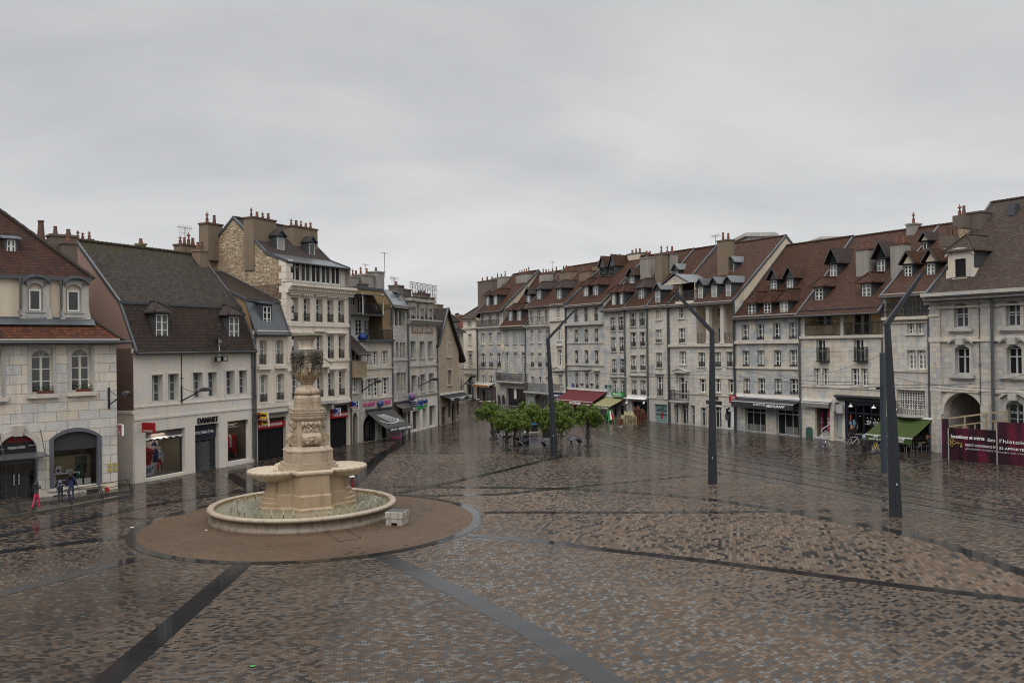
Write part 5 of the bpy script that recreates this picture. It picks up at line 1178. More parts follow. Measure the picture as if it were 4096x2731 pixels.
for (e,ze_) in ((-.25,zt-kR*1.25*(ua+.25)),(ur+.1,zr-.1*kR)):
    g.face([(e,-.35,ze_),(e,D,ze_),(ua,D,zt),(ua,-.35,zt)]); g.face([(e,-.35,ze_-.2),(ua,-.35,zt-.2),(ua,-.35,zt),(e,-.35,ze_)]); g.face([(e,-.35,ze_-.2),(e,D,ze_-.2),(ua,D,zt-.2),(ua,-.35,zt-.2)]); g.face([(e,-.35,ze_-.2),(e,D,ze_-.2),(e,D,ze_),(e,-.35,ze_)])
o=b.part(g,'roof','tile_dark'); g=MB()
for (e,ze_) in ((-.25,zt-kR*1.25*(ua+.25)),(ur+.1,zr-.1*kR)): g.bar((e,-.38,ze_+.02),(ua,-.38,zt+.02),.13)
b.part(g,'verge_flashing','lead',o)
b.Zi=7; b.chimney(1552,1655,845,6,zt-6,1.2,'chim',0)
b.Zi=8; o=b.awning(1283,1570,700,1.2,.35,plain('black_canvas',(.018,.018,.02),.8),.45); u0=b.uz(1283,700)[0]; u1=b.uz(1570,700)[0]; za=b.uz(1425,700)[1]
text('La CUISINE',.34,M['white'],o,((u0+u1)/2+.1,-1.3,za-.57),width=1.7); text('Café',.3,M['white'],o,(u0+.7,-1.3,za-.57),width=.6); text('Restaurant',.3,M['white'],o,(u1-.7,-1.3,za-.57),width=.9)
wall_lamp(b,'bracket street lamp at the far corner of the gabled rubble house',1548,612,1715,490,2.0)
t_=b.thing('menu_board','black menu board fixed between the doors of the gabled rubble house','board',b.uz(1400,930)[0],-.03,b.uz(1400,990)[1]); MB().box(-.22,.22,-.03,0,0,1.9).build('board',M['blacks'],t_)
# sandwich board of the sushi bar
p=GZ(8,735,1255); t_=empty('pavement_board',p,.35,'pink framed pavement sign with a photo poster in front of the sushi bar','sign board')
for sg in (-1,1):
    g=MB(); g.xprism([(sg*.38,0),(sg*.42,0),(sg*.06,1.65),(sg*.02,1.65)],-.5,.5); g.build('frame',M['pinks'],t_)
g=MB(); g.face([(-.4,-.40,.2),(.4,-.40,.2),(.4,-.12,1.5),(-.4,-.12,1.5)]); g.build('poster',plain('food_photo',(.16,.13,.11),.4,var=.9,scale=5),t_)
# ================================================================ RIGHT ROW
RB=lambda x:(x,1747+.1085*(x-3194))
def mk(name,label,x0,x1,zi,xe,ye,zr=None,ridge=None,setb=None,dep=12):
    """a house of the right row: eave height from a pixel, ridge from a pixel at a given setback"""
    b=B(name,label,RB(x0),RB(x1),dep); b.Zi=zi; b.ze=b.uz(xe,ye,-.3)[1]
    return b
def ridge(b,zi,x,y,w,extra=5.,ov=.45):
    b.Zi=zi; z=b.uz(x,y,w)[1]; b.prof=[(0,b.ze),(w,z),(2*w,b.ze)]; b.dep=2*w; return b.prof
def base(b,mat,gm='plaster',gl=1,gr=1,co='trim_grey',rm='tile_red',ch=.3,cp=.3,verge=(1,1),ov=.4,roofu=None):
    L=b.len; b.wall(0,L,0,b.ze,mat)
    if gl: b.gable(0.02,b.prof,gm)
    if gr: b.gable(L-.02,b.prof,gm)
    if co: b.cornice(0,L,b.ze-ch-.02,ch,cp,co)
    b.roof(0,L,b.prof,[rm,rm],ov=ov,verge=verge)
def wins(b,zi,L4,**k):
    b.Zi=zi
    for q in L4: b.win(*q,**k)
def front(b,zi,L4,**k):
    b.Zi=zi
    for q in L4:
        u0,u1,z0,z1=b.rect(*q); b.shop(max(.1,u0),min(b.len-.1,u1),.04 if z0<.9 else z0,z1,**k)
# ---- corner house with the hipped roof
b=mk('hip_roofed_corner_house','pale corner house with a low hipped tile roof at the street mouth',1856,1913,9,300,1068); L=b.len; ze=b.ze
wins(b,9,((278,1113,331,1203),),cols=2,rows=2,sur=.14,r=.25); wins(b,9,((285,1318,339,1482),),cols=2,rows=4,sur=.14,r=.25); wins(b,10,((236,205,279,357),),cols=2,rows=4,sur=.14,r=.25,hood=.5)
b.Zi=10; u0,u1,z0,z1=b.rect(222,492,300,775); b.shop(u0,u1,.04,z1,cols=2,arch=(u1-u0)/2*.9,sur=.25,glass='glass2'); g=MB(); zc=b.uz(245,582)[1]; g.box(u0-.5,u1+.6,-.8,0,zc,zc+.18); b.part(g,'door_canopy','lead')
b.Zi=9; b.course(0,L,b.uz(300,1225)[1],.25,.2); b.course(0,L,b.uz(300,1243)[1],.15,.1); b.Zi=10; b.course(0,L,b.uz(260,400)[1],.2,.15); b.course(0,L,b.uz(260,445)[1],.3,.3)
b.wall(0,L,0,ze,'stone_cream'); b.cornice(-.3,L,ze-.35,.4,.4)
g=MB(); b.Zi=9; e=.5; w6=5; z6=ze+w6*.85; g.face([(-e,-e,ze),(L,-e,ze),(L,w6,z6),(w6*.9,w6,z6)]); g.face([(-e,-e,ze),(w6*.9,w6,z6),(w6*.9,12,z6),(-e,12,ze)]); g.box(-e,L,-e,12,ze-.1,ze-.02); o=b.part(g,'roof','tile_old'); g=MB(); g.bar((-e,-e,ze+.05),(w6*.9,w6,z6+.05),.12,n=6); b.part(g,'hip_tiles','tile_dark',o)
g=MB(); g.tube([(-e,-e-.07,ze),(L,-e-.07,ze)],.09,8); b.part(g,'gutter','gutter',o)
b.prof=[(0,ze),(w6,z6)]
# ---- long house with the iron balcony
b=mk('iron_balcony_house','long grey stone house with a central wrought iron balcony and closed grey shutters',1913,2107,9,800,1195); L=b.len; zg=b.ze
zt=b.uz(620,930,.4)[1]
wins(b,9,((487,1302,547,1478),(608,1295,664,1472),(735,1288,795,1466)),cols=2,rows=4,arch=.1,r=.25)
b.Zi=9
for q in ((860,1278,917,1470),(988,1270,1050,1468),(1115,1264,1186,1466)):
    u0,u1,z0,z1=b.rect(*q); b.hole(u0,u1,z0,z1,.1,.12); g=MB()
    for i in range(2): a=u0+(u1-u0)*i/2; g.box(a+.015,a+(u1-u0)/2-.015,.05,.1,z0,z1)
    for i in range(2): a=u0+(u1-u0)*i/2; g.box(a+.1,a+(u1-u0)/2-.1,.04,.055,z0+.15,z0+.9); g.box(a+.1,a+(u1-u0)/2-.1,.04,.055,z0+1.05,z1-.2)
    o=b.part(g,'shutter','shutter'); g=MB(); g.box(u0-.15,u1+.15,-.12,.1,z0-.12,z0); b.part(g,'sill','trim_grey',o)
wins(b,10,((393,195,443,370),(490,192,540,369),(591,190,641,371)),cols=2,rows=4,arch=.12,r=.25,rail=.75,railp=-.02)
wins(b,10,((697,190,746,450),(799,188,852,450),(903,186,956,452)),cols=2,rows=7,arch=.12,r=.25,sill=False,transom=.64,sur=.15,surm='trim_grey')
wins(b,10,((398,465,448,562),(494,467,545,562),(592,472,632,560)),cols=2,rows=2,arch=.15,r=.2,rail=.15)
b.Zi=10; u0=b.uz(632,540)[0]; u1=b.uz(975,545)[0]; zb=b.uz(800,548)[1]; b.balcony(u0,min(u1,L+.3),zb,.9,1.25,pat='scroll')
u0,u1,z0,z1=b.rect(716,640,956,875); b.shop(u0,u1,.04,z1,cols=3,fm='navy_paint',glass='shopglass',transom=.8); g=MB()
for q in (u0-.5,u1+.02): g.box(q,q+.48,-.1,.02,0,zb-.3)
g.box(u0-.5,u1+.5,-.1,.02,z1+.02,zb-.25); b.part(g,'shop_surround','plaster_g')
g=MB(); um=u0+(u1-u0)*.32; g.box(um-.0,um+.75,.17,.2,1.1,2.9); b.part(g,'paper_notice','white')
u0,u1,z0,z1=b.rect(395,655,548,800); b.shop(u0,u1,.04,z1,cols=3,fm='door',glass='shopglass'); g=MB(); ua,ub=b.uz(372,620)[0],b.uz(575,620)[0]; za=b.uz(480,608)[1]; g.box(ua,u0-.02,-.12,.01,0,za); g.box(u1+.02,ub,-.12,.01,0,za); g.box(u0-.02,u1+.02,-.12,.01,z1+.02,za); b.part(g,'shop_surround',plain('brown_red_timber',(.09,.05,.045),.5))
o=b.awning(345,556,570,.9,.25,plain('cream_awning_canvas',(.50,.47,.38),.7),.35); ua,ub=b.uz(345,580)[0],b.uz(556,580)[0]; g=MB(); g.box(ua+.3,ub-.3,-1.0,-.98,b.uz(450,570)[1]-.55,b.uz(450,570)[1]-.28); b.part(g,'awning_stripe',plain('orange_strip',(.42,.13,.03),.6),o)
b.Zi=10; u,z=b.uz(662,130); g=MB(); g.lathe([(0,-.8),(.25,-.75),(.45,-.3),(.45,.2),(.3,.55),(.1,.7),(.16,.95),(0,1.05)],14); 
for v in range(len(g.v)): x,y,zz=g.v[v]; g.v[v]=(x,y*.35,zz)
g.build('stone_medallion',M['plaster'],b.root,loc=(u,-.03,z))
b.wall(0,L,0,zg,'stone_blue'); b.cornice(0,L,zg-.4,.4,.45)
# attic storey on the left part
b.Zi=9; uA=b.uz(830,1060,.5)[0]; sv=b.holes; b.holes=[]
for q in ((484,992,537,1190),(604,984,660,1185),(728,970,787,1172)): b.win(*q,w=.5,cols=2,rows=4,r=.2,sill=False,sur=.12)
zt=b.uz(620,932,.2)[1]; b.wall(0,uA,zg-.05,zt,'stone_mid','attic_wall',w=.5); b.holes=sv
b.Zi=9; w=7.; zr=b.uz(1000,390,w)[1]; pr=[(.5,zt),(w,zr),(2*w,zt)]; b.dep=2*w; b.roof(-.3,uA+.15,pr,['tile_red'],ov=.5,name='attic_roof'); b.gable(uA,pr,'plaster',zb=zg-1); b.gable(.0,pr,'plaster',zb=zg-1)
b.rail(.05,uA,zg+.05,1.1,-.3,None,step=.13)
seg=(pr[0],pr[1])
for x,ys,yh in ((598,868,732),(722,858,718)): b.dormer(x,ys,yh,46,seg,'hip','tile_red','slate',cols=2,rows=4,side=.28,ov=.3)
prL=[(0,zg),(w,zr-.6),(2*w,zg)]; b.roof(uA,L,prL,['tile_red'],ov=.4,name='low_roof',verge=(0,1)); b.gable(L-.02,prL,'plaster')
seg=(prL[0],prL[1])
for x,ys,yh in ((960,1105,960),(1094,1098,950)): b.dormer(x,ys,yh,48,seg,'hip','tile_red','slate',cols=2,rows=4,side=.3,ov=.3)
b.dormer(1240,812,705,48,seg,'gable','tile_dark','slate',cols=2,rows=4,side=.25,ov=.3)
R_=lambda x:b.uz(x,700,w)[0]
b.chimney(432,655,495,2.2,zt,1.0,'chim_d',3,ph=.55); b.chimney(676,855,440,5.6,zt,1.0,'chim_g',3,ph=.7,cowl=True); b.chimney(1030,1208,385,5.5,zg+1.5,1.1,'chim_g',5,'terra_d',ph=.7,cowl=True)
b.pipe(.08,0,zg-.4,-.12,.11,'gutter'); b.pipe(L-.05,0,zg-.4,-.1,.09)
# ---- arched garage house
b=mk('terrace_railed_house','grey stone house with a railed attic terrace and a big arched ground floor opening',2107,2203,9,1380,1180); L=b.len; zg=b.ze
wins(b,9,((1263,1258,1312,1456),(1381,1256,1435,1452),(1497,1252,1552,1448)),cols=2,rows=4,arch=.12,r=.25,pane='curtain')
wins(b,10,((1012,190,1058,373),(1103,190,1153,373),(1198,190,1246,373)),cols=2,rows=4,arch=.12,r=.25,rail=.75,railp=-.02,pane='blind')
wins(b,10,((1014,485,1061,580),(1108,488,1158,580),(1203,490,1250,580)),cols=2,rows=1,arch=.15,r=.25,sill=False)
b.Zi=10; ua,ub=b.uz(978,660)[0],b.uz(1222,670)[0]; zb=b.uz(1100,678)[1]; b.balcony(max(0,ua),L,zb,.8,1.25,rm='pipe')
u0,u1,z0,z1=b.rect(1057,712,1240,890); b.shop(u0,min(u1,L-.3),.04,z1,cols=2,fm='dark_paint',glass='glass2',arch=.5,sur=.35,surm='trim_grey')
b.wall(0,L,0,zg,'stone_blue'); b.cornice(0,L,zg-.4,.4,.45)
sv=b.holes; b.holes=[]; b.Zi=9
for q in ((1250,948,1308,1145),(1368,938,1426,1135),(1488,928,1541,1125)): b.win(*q,w=.5,cols=2,rows=4,r=.2,sill=False,sur=.12,fm='grey_paint' if q[0]!=1368 else 'white_paint',pane='curtain' if q[0]!=1368 else 'glass')
zt=b.uz(1390,850,.2)[1]; b.wall(0,L,zg-.05,zt,'stone_mid','attic_wall',w=.5); b.holes=sv; b.rail(.05,L,zg+.05,1.2,-.3,None,step=.35)
w=7.2; zr=b.uz(1750,296,w)[1]; pr=[(.5,zt),(w,zr),(2*w,zt)]; b.dep=2*w; b.roof(-.1,L,pr,['tile_red'],ov=.5,verge=(1,0)); b.gable(0,pr,'plaster',zb=zg); seg=(pr[0],pr[1])
b.dormer(1407,772,628,58,seg,'hip','tile_dark','slate',cols=2,rows=4,side=.3,ov=.35)
b.chimney(1398,1530,375,5.5,zt,1.,'chim_g',3,'terra_d',ph=.6,cowl=True); b.chimney(1536,1655,355,7.4,zt+2,1.,'chim_g',2,ph=.7,cowl=True); antenna(b,'thin mast with a short crossbar over the right row chimneys',1612,330,186,7.4,1)
b.pipe(L-.05,0,zg-.4,-.1,.09)
PR13=(w,zr,zt)
# ---- narrow house with the pediment
b=mk('pedimented_narrow_house','very narrow warm stone house with a small pediment and a balconet',2203,2270,9,1700,1080); L=b.len; zg=b.ze; b.Zi=9; zt=b.uz(1690,838,-.2)[1]
wins(b,9,((1674,880,1731,1062),(1684,1208,1746,1422)),cols=2,rows=4,sur=.15,r=.25,transom=.7); wins(b,10,((1354,152,1406,352),),cols=2,rows=4,sur=.15,r=.25,transom=.7,hood=.5); wins(b,10,((1364,462,1416,617),),cols=2,rows=3,sur=.15,r=.25,sill=False)
b.Zi=10; u0,u1,z0,z1=b.rect(1312,385,1435,420); g=MB(); g.box(u0,u1,-.4,.01,z0,z0+.15); g.face([(u0,-.36,z0+.15),(u1,-.36,z0+.15),((u0+u1)/2,-.36,z1+.1)]); c=(u0+u1)/2; g.face([(u0-.1,-.42,z0+.16),(c,-.42,z1+.2),(c,.01,z1+.2),(u0-.1,.01,z0+.16)]); g.face([(u1+.1,-.42,z0+.16),(c,-.42,z1+.2),(c,.01,z1+.2),(u1+.1,.01,z0+.16)]); b.part(g,'pediment','trim_grey')
ua,ub=b.uz(1318,660)[0],b.uz(1425,660)[0]; b.balcony(ua,ub,b.uz(1370,668)[1],.55,.95)
u0,u1,z0,z1=b.rect(1332,740,1460,890); b.shop(u0,min(u1,L-.2),.04,z1,cols=2,fm='navy_paint',glass='black',arch=.5,sur=.3); o=b.awning(1285,1452,685,.8,.3,plain('navy_canvas',(.02,.02,.07),.7),.4); ua,ub=b.uz(1285,690)[0],b.uz(1452,690)[0]; text('LA PRÉTITE',.34,M['white'],o,((ua+ub)/2,-.9,b.uz(1370,685)[1]-.5),width=2.2)
for zi,y in ((9,1100),(10,372),(10,690)): b.Zi=zi; b.course(0,L,b.uz(1690 if zi==9 else 1385,y)[1],.25,.25 if y==1100 else .12)
b.wall(0,L,0,zt,'stone_warm'); w,zr,z_=PR13; pr=[(.2,zt),(w,zr),(2*w,zt)]; b.dep=2*w; b.roof(0,L,pr,['tile_red'],ov=.4,verge=(0,1)); b.gable(L,pr,'plaster')
b.Zi=9; b.dormer(1723,770,612,60,(pr[0],pr[1]),'hip','tile_dark','slate',cols=2,rows=4,side=.3,ov=.35); b.chimney(1715,1895,345,4.8,zt+1,1.,'chim',4,'terra_d',ph=.8)
b.pipe(L-.03,0,zt-.2,-.12,.11,'gutter')
# ---- hotel
b=mk('hotel_house','four storey blue grey house with yellow lettered window blinds over a red awning',2270,2420,9,2100,840); L=b.len
W0=[(1943,908,2011,1132),(2098,898,2168,1122),(2254,888,2328,1117)]
b.Zi=9; cc=[b.rect(*q)[:2] for q in W0]; rr=[b.rect(*W0[1])[2:]]; rr.append(b.rect(2113,1240,2178,1440)[2:]); b.Zi=12; rr+= [b.rect(125,160,180,326)[2:],b.rect(135,448,190,637)[2:]]
for i,(u0,u1) in enumerate(cc):
    for j,(z0,z1) in enumerate(rr):
        o=b.winm(u0+.12,u1-.12,z0,z1,cols=2,rows=4,r=.3,rail=(.95,.5,.45,.5)[j],railp=-.1,hood=(.15,0,0,.35)[j],sur=.12,surm='trim_grey',pane='shopglass',sill=j!=0)
        g=MB(); g.box(u0+.2,u1-.2,.2,.22,z1-.42,z1-.04); b.part(g,'lettered_blind','blacks',o); text(('hôtel','Vauban','***')[(i+j)%3],.2,M['yellow'],o,((u0+u1)/2,.185,z1-.25),width=.6)
for zi,x,y,h,p in ((11,150,1200,.35,.4),(11,150,1468,.15,.1),(12,200,345,.2,.15),(12,200,650,.25,.2)): b.Zi=zi; b.course(0,L,b.uz(x,y)[1],h,p,'trim_grey')
b.Zi=12; ridge(b,9,2050,255,7.3)
b.Zi=20
front(b,20,((985,672,1145,850),(1180,672,1240,850),(1265,690,1425,850)),cols=3,fm='grey_paint',glass='shopglass')
base(b,'stone_blue'); seg=(b.prof[0],b.prof[1])
b.Zi=11
for x,ys,yh in ((160,820,688),(297,806,674)): b.dormer(x,ys,yh,56,seg,'hip','tile_red','slate',cols=2,rows=4,side=.28,ov=.35)
for x,ys,yh in ((388,548,425),(526,532,408)): b.dormer(x,ys,yh,66,seg,'gable','tile_red','lead',louvre=True,side=.08,ov=.2,front='lead',h=1.5)
b.chimney(52,200,475,4.4,b.ze+1,1.,'chim',2,'terra_d',ph=.7); b.chimney(235,345,385,6.2,b.ze+3,1.,'chim',1,'terra_d',ph=.5); b.chimney(725,880,232,7.4,b.ze+3,1.2,'plaster',3,'lead',ph=.55); b.chimney(440,600,290,9,b.ze+3,1.2,'plaster',3,'lead',ph=.55)
b.Zi=20; RED=plain('red_canvas',(.10,.009,.012),.75,bump=.1); o=b.awning(938,1438,540,2.2,1.25,RED,.65); ua,ub=b.uz(938,545)[0],b.uz(1438,575)[0]; za=b.uz(1188,540)[1]
text('5/5 COUDÉE',.4,M['white'],o,((ua+ub)/2+.4,-2.31,za-1.58),width=2.7,bold=.015); text('Restaurant',.34,M['white'],o,(ua+1.2,-2.31,za-1.55),width=1.7); text('La table des Bâtisseurs',.24,M['white'],o,(ub-1.2,-2.31,za-1.62),width=1.9)
for q in (1112,1245): u,z=b.uz(q,455); g=MB(); g.lathe([(.03,-.2),(.2,0),(.25,.05),(0,.06)],8,(u,-.2,z)); b.part(g,'wall_bowl','iron')
u,z=b.uz(985,475); t_=sign_on(b,'street_name_plate','small blue street name plate left of the lettered windows above the red awning',u,-.03,z); MB().box(-.28,.28,0,.03,-.25,.25).build('plate',M['blue'],t_)
b.pipe(.02,0,b.ze-.3,-.12,.1,'gutter')
# ---- two bay house with the pizzeria
b=mk('pizzeria_house','two bay grey house with a green pizzeria sign and an olive awning',2420,2506,11,560,985); L=b.len
wins(b,11,((494,1108,569,1300),(607,1103,686,1294)),cols=2,rows=4,r=.3,sur=.14,surm='trim_grey',rail=.55,railp=-.05); wins(b,11,((503,1388,573,1590),(620,1386,693,1585)),cols=2,rows=4,r=.3,sur=.14,surm='trim_grey',rail=.55,railp=-.05)
wins(b,12,((460,268,521,442),(564,266,629,442)),cols=2,rows=4,r=.3,rail=.55,railp=-.05,hood=.0); wins(b,12,((468,540,529,716),(572,540,634,726)),cols=2,rows=4,r=.3,rail=.45,railp=-.05,hood=.45,surm='trim_grey')
ridge(b,11,1000,268,7.3)
front(b,12,((330,850,410,1050),(470,850,530,1050),(550,850,640,1050)),cols=2,fm='grey_paint',glass='black')
base(b,'stone_blue'); seg=(b.prof[0],b.prof[1]); b.Zi=11
for x,ys,yh in ((550,938,785),(658,928,772)): b.dormer(x,ys,yh,42,seg,'hip','tile_red','slate',cols=2,rows=4,side=.3,ov=.35)
b.dormer(801,655,545,60,seg,'gable','tile_red','slate',front='door',cols=2,rows=3,side=.25,ov=.3); b.chimney(890,1010,265,9,b.ze+4,1.2,'chim',5,'terra',ph=.6)
b.Zi=12; OL=plain('olive_canvas',(.22,.21,.10),.75,bump=.1); o=b.awning(402,636,745,2.4,1.0,OL,.4); ua,ub=b.uz(402,745)[0],b.uz(636,745)[0]; za=b.uz(520,745)[1]; g=MB(); g.box(ua,ub,-2.52,-2.48,za-1.42,za-1.0); b.part(g,'awning_valance',plain('dark_olive_canvas',(.07,.07,.04),.8),o); text('Spécialités  Restaurant  Pizzéria  Italiennes',.28,M['white'],o,((ua+ub)/2,-2.53,za-1.2),width=(ub-ua)*.85)
u0,u1,z0,z1=b.rect(455,690,594,740,-.6); t_=sign_on(b,'pizzeria_sign','bright green box sign reading pizzeria above the olive awning',(u0+u1)/2,-.6,z0); g=MB(); g.box(-(u1-u0)/2,(u1-u0)/2,0,.3,0,z1-z0); g.build('box',M['green'],t_); text('Pizzéria',.62,M['white'],t_,(0,-.02,(z1-z0)*.52),width=(u1-u0)*.7,shear=.2)
b.Zi=12
def f_grn(t,p,h): panel(t,.05,.05+p,0,h,plain('dark_green_paint',(.01,.10,.06),.4),.12); text('RESTO\nBAR',.22,M['white'],t,(SG*.08,-.05-p/2,h*.6),RZ())
blade_sign(b,'shop_sign','small dark green projecting sign left of the pizzeria house windows',400,590,440,632,.9,f_grn)
b.pipe(L-.02,0,b.ze-.3,-.12,.1)
# ---- two bay house with the purple curtains
b=mk('purple_curtain_house','two bay stone house with purple curtained windows and a closed white awning',2506,2597,11,850,958); L=b.len
wins(b,11,((768,1050,849,1242),(896,1040,979,1234)),cols=2,rows=3,r=.3,sur=.2,surm='trim_grey',rail=.85,railp=-.05); wins(b,11,((776,1320,856,1522),(903,1315,983,1515)),cols=2,rows=3,r=.3,sur=.2,surm='trim_grey',rail=.6,railp=-.05,pane='purple')
wins(b,12,((701,223,773,410),(815,218,889,410)),cols=2,rows=3,r=.3,rail=.55,railp=-.05,pane='curtain',sur=.12); wins(b,12,((709,533,779,714),(820,533,896,720)),cols=2,rows=3,r=.3,rail=.6,railp=-.05,pane='curtain',hood=.5,sur=.14,surm='trim_grey')
ridge(b,11,1300,225,7.3); front(b,12,((714,800,906,1060),),cols=2,fm='blacks',glass='black')
base(b,'stone_mix'); seg=(b.prof[0],b.prof[1]); b.Zi=11; b.dormer(935,850,718,72,seg,'hip','tile_dark','slate',cols=2,rows=3,side=.3,ov=.4)
b.chimney(903,1055,290,4.2,b.ze+1,.9,'chim_g',0); b.chimney(1110,1208,232,3.4,b.ze+.5,1.,'chim',1,'chim_d',ph=.8,cowl=True); b.chimney(1208,1345,235,4.6,b.ze+1,1.,'chim_g',2,'chim_d',ph=.8,cowl=True)
b.Zi=12; b.awning(672,928,742,.7,.18,M['white'],.06)
for q in (650,865): u,z=b.uz(q,800,-.5); g=MB(); g.tube([(u,-.5,z),(u+.12,-.6,z-.12),(u+.2,-.7,z-.28)],[.06,.12,.14],8); g.bar((u,-.5,z),(u,0,z+.1),.03); b.part(g,'spot_lamp','white')
b.pipe(L-.02,0,b.ze-.2,-.14,.11)
# ---- one bay house with the teal shutter
b=mk('teal_shop_house','single bay limestone house with a teal printed shop window',2597,2682,11,1150,940); L=b.len
wins(b,11,((1128,993,1206,1147),),cols=2,rows=2,sur=.2,r=.2,pane='blind'); wins(b,11,((1125,1283,1211,1462),),cols=2,rows=3,sur=.2,r=.2,pane='curtain',rail=.35,railp=0); wins(b,12,((1018,190,1097,377),),cols=2,rows=3,r=.25,sur=.2,pane='curtain',rail=.65,railp=-.05); wins(b,12,((1028,490,1107,732),),cols=2,rows=3,r=.25,rail=.85,railp=-.03,sur=.2,surm='trim_grey',hood=.3)
ridge(b,11,1500,200,7.4); b.Zi=12; u0,u1,z0,z1=b.rect(1003,838,1162,1072); b.hole(u0,u1,.05,z1,0,.25); TEAL=plain('teal_print',(.14,.235,.235),.4,var=.06); g=MB(); g.box(u0,u1,.2,.24,.05,z1); b.part(g,'printed_panel',TEAL)
text('VOUS AVEZ\nUN PROJET IMMOBILIER ?',.2,M['blacks'],b.root,(u0+(u1-u0)*.38,.185,z1*.68)); text('VENEZ',.26,M['red'],b.root,(u0+(u1-u0)*.45,.185,z1*.5)); text('NOUS EN PARLER !',.26,M['blacks'],b.root,(u0+(u1-u0)*.45,.185,z1*.41)); g=MB(); c=u0+(u1-u0)*.45; g.box(c-.2,c+.2,.19,.2,z1*.18,z1*.18+.5); b.part(g,'print_logo','red')
g=MB(); x=u0+(u1-u0)*.5; g.tube([(x+.1,.19,z1*.85),(x+.5,.19,z1*.75),(x+1.15,.19,z1*.6),(x+1.2,.19,z1*.3),(x+.95,.19,z1*.12)],.035,4); g.tube([(x-.15,.19,z1*.78),(x+.02,.19,z1*.88),(x+.2,.19,z1*.85)],[.18,.1,.04],6); b.part(g,'print_desk_lamp',plain('print_grey',(.10,.13,.13),.5))
g=MB(); zz=b.uz(1080,770)[1]; g.box(.1,u0-.02,-.06,.01,0,zz); g.box(u1+.02,L-.1,-.06,.01,0,zz); g.box(u0-.02,u1+.02,-.06,.01,z1+.02,zz); g.box(.05,L-.05,-.14,.01,zz,zz+.14); b.part(g,'shop_surround','trim_grey')
base(b,'stone_mix',ov=.35); b.Zi=11; b.dormer(1164,905,745,62,(b.prof[0],b.prof[1]),'gable','zinc','slate',front='tile_dark',cols=1,rows=2,side=.16,ov=.2,pane='curtain')
b.pipe(L-.02,0,b.ze-.1,-.14,.14,'gutter')
# ---- bank house with the loggia
b=mk('loggia_bank_house','wide stone house with a two storey columned loggia above a bank',2682,2946,11,1760,898,dep=14); L=b.len; ze=b.ze
b.Zi=11
wins(b,11,((1447,968,1529,1127),),cols=2,rows=2,r=.25,sur=.14); wins(b,11,((1448,1262,1541,1467),),cols=2,rows=3,r=.25,sur=.16,rail=.5,railp=0)
wins(b,12,((1311,170,1393,340),),cols=2,rows=3,r=.25,sur=.14); wins(b,12,((1548,183,1633,366),(1752,180,1832,370),(1904,175,2002,366)),cols=2,rows=3,r=.28,sur=.16,rail=.55,railp=-.05)
wins(b,12,((1563,518,1641,686),(1755,518,1830,690),(1922,520,2004,697)),cols=2,rows=1,transom=.7,r=.28,sur=.1,pane='black'); wins(b,12,((1307,498,1406,775),),cols=2,rows=1,transom=.75,r=.28,sur=.2,sill=False,pane='glass')
b.Zi=12; u0,u1,z0,z1=b.rect(1257,402,1432,442); g=MB(); c=(u0+u1)/2; g.box(u0,u1,-.5,.01,z0,z0+.14); g.face([(u0,-.46,z0+.14),(u1,-.46,z0+.14),(c,-.46,z1)]); g.face([(u0-.1,-.52,z0+.15),(c,-.52,z1+.12),(c,.01,z1+.12),(u0-.1,.01,z0+.15)]); g.face([(u1+.1,-.52,z0+.15),(c,-.52,z1+.12),(c,.01,z1+.12),(u1+.1,.01,z0+.15)])
for q in (u0+.35,u1-.35): g.box(q-.14,q+.14,-.3,.01,z0-.9,z0)
b.part(g,'pediment','trim_grey'); ua,ub=b.uz(1252,780)[0],b.uz(1436,785)[0]; b.balcony(ua,ub,b.uz(1345,787)[1],.9,1.15)
b.Zi=11; u0,u1,z0,z1=b.rect(1690,905,2228,1478); z1=ze-.35; u1=min(u1,L-.25); zl=z0
b.recess(u0,u1,z0,z1,2.0,'plaster','loggia',r=.3)
for q in ((1712,1000,1768,1140),(1818,990,1910,1112),(1990,955,2118,1100)): u_0,u_1,a,c=b.rect(*q,2.0); b.winm(u_0,u_1,a,c,cols=2,rows=2,r=.1,surface=True,w=1.98,fm='grey_paint',pane='glass',arch=.6 if q[0]==1990 else 0)
for q in ((1720,1265,1780,1470),(1845,1255,1912,1470),(2005,1250,2112,1470),(2195,1245,2225,1460)): u_0,u_1,a,c=b.rect(*q,2.0); b.winm(u_0,min(u_1,u1-.05),z0+.05,c,cols=2,rows=2,r=.1,surface=True,w=1.98,fm='grey_paint',pane='glass')
g=MB(); b.Zi=11
for x0,x1 in ((1826,1872),(2025,2074)):
    a,c=b.uz(x0,1200,.05)[0],b.uz(x1,1200,.05)[0]; g.box(a,c,.02,.45,z0,z1); g.box(a-.08,c+.08,-.05,.53,z1-.25,z1+.0); g.box(a-.06,c+.06,-.04,.5,z0,z0+.2)
b.part(g,'loggia_column','trim'); b.rail(u0,u1,z0+.02,1.15,.12,None,pat='x',mat='pipe')
t_=b.thing('garden_chair','white garden chair inside the right bay of the loggia',"chair",u1-1.2,1.1,z0+.02); g=MB(); g.box(-.25,.25,-.25,.25,.4,.45); g.build('seat',M['white_paint'],t_); g=MB(); g.box(-.25,.25,.2,.25,.45,.9); g.build('backrest',M['white_paint'],t_)
for sx in (-.22,.22):
    for sy in (-.22,.22): MB().box(sx-.02,sx+.02,sy-.02,sy+.02,0,.4).build('leg',M['white_paint'],t_)
b.Zi=11; b.course(0,L,b.uz(1900,1507)[1]+.05,.28,.25); b.Zi=12; b.course(0,L,b.uz(1500,705)[1],.12,.08)
front(b,12,((1248,838,1300,1087),(1332,838,1421,1097),(1576,878,1649,1117),(1745,868,1836,1127)),cols=2,fm='grey_paint',glass='shopglass')
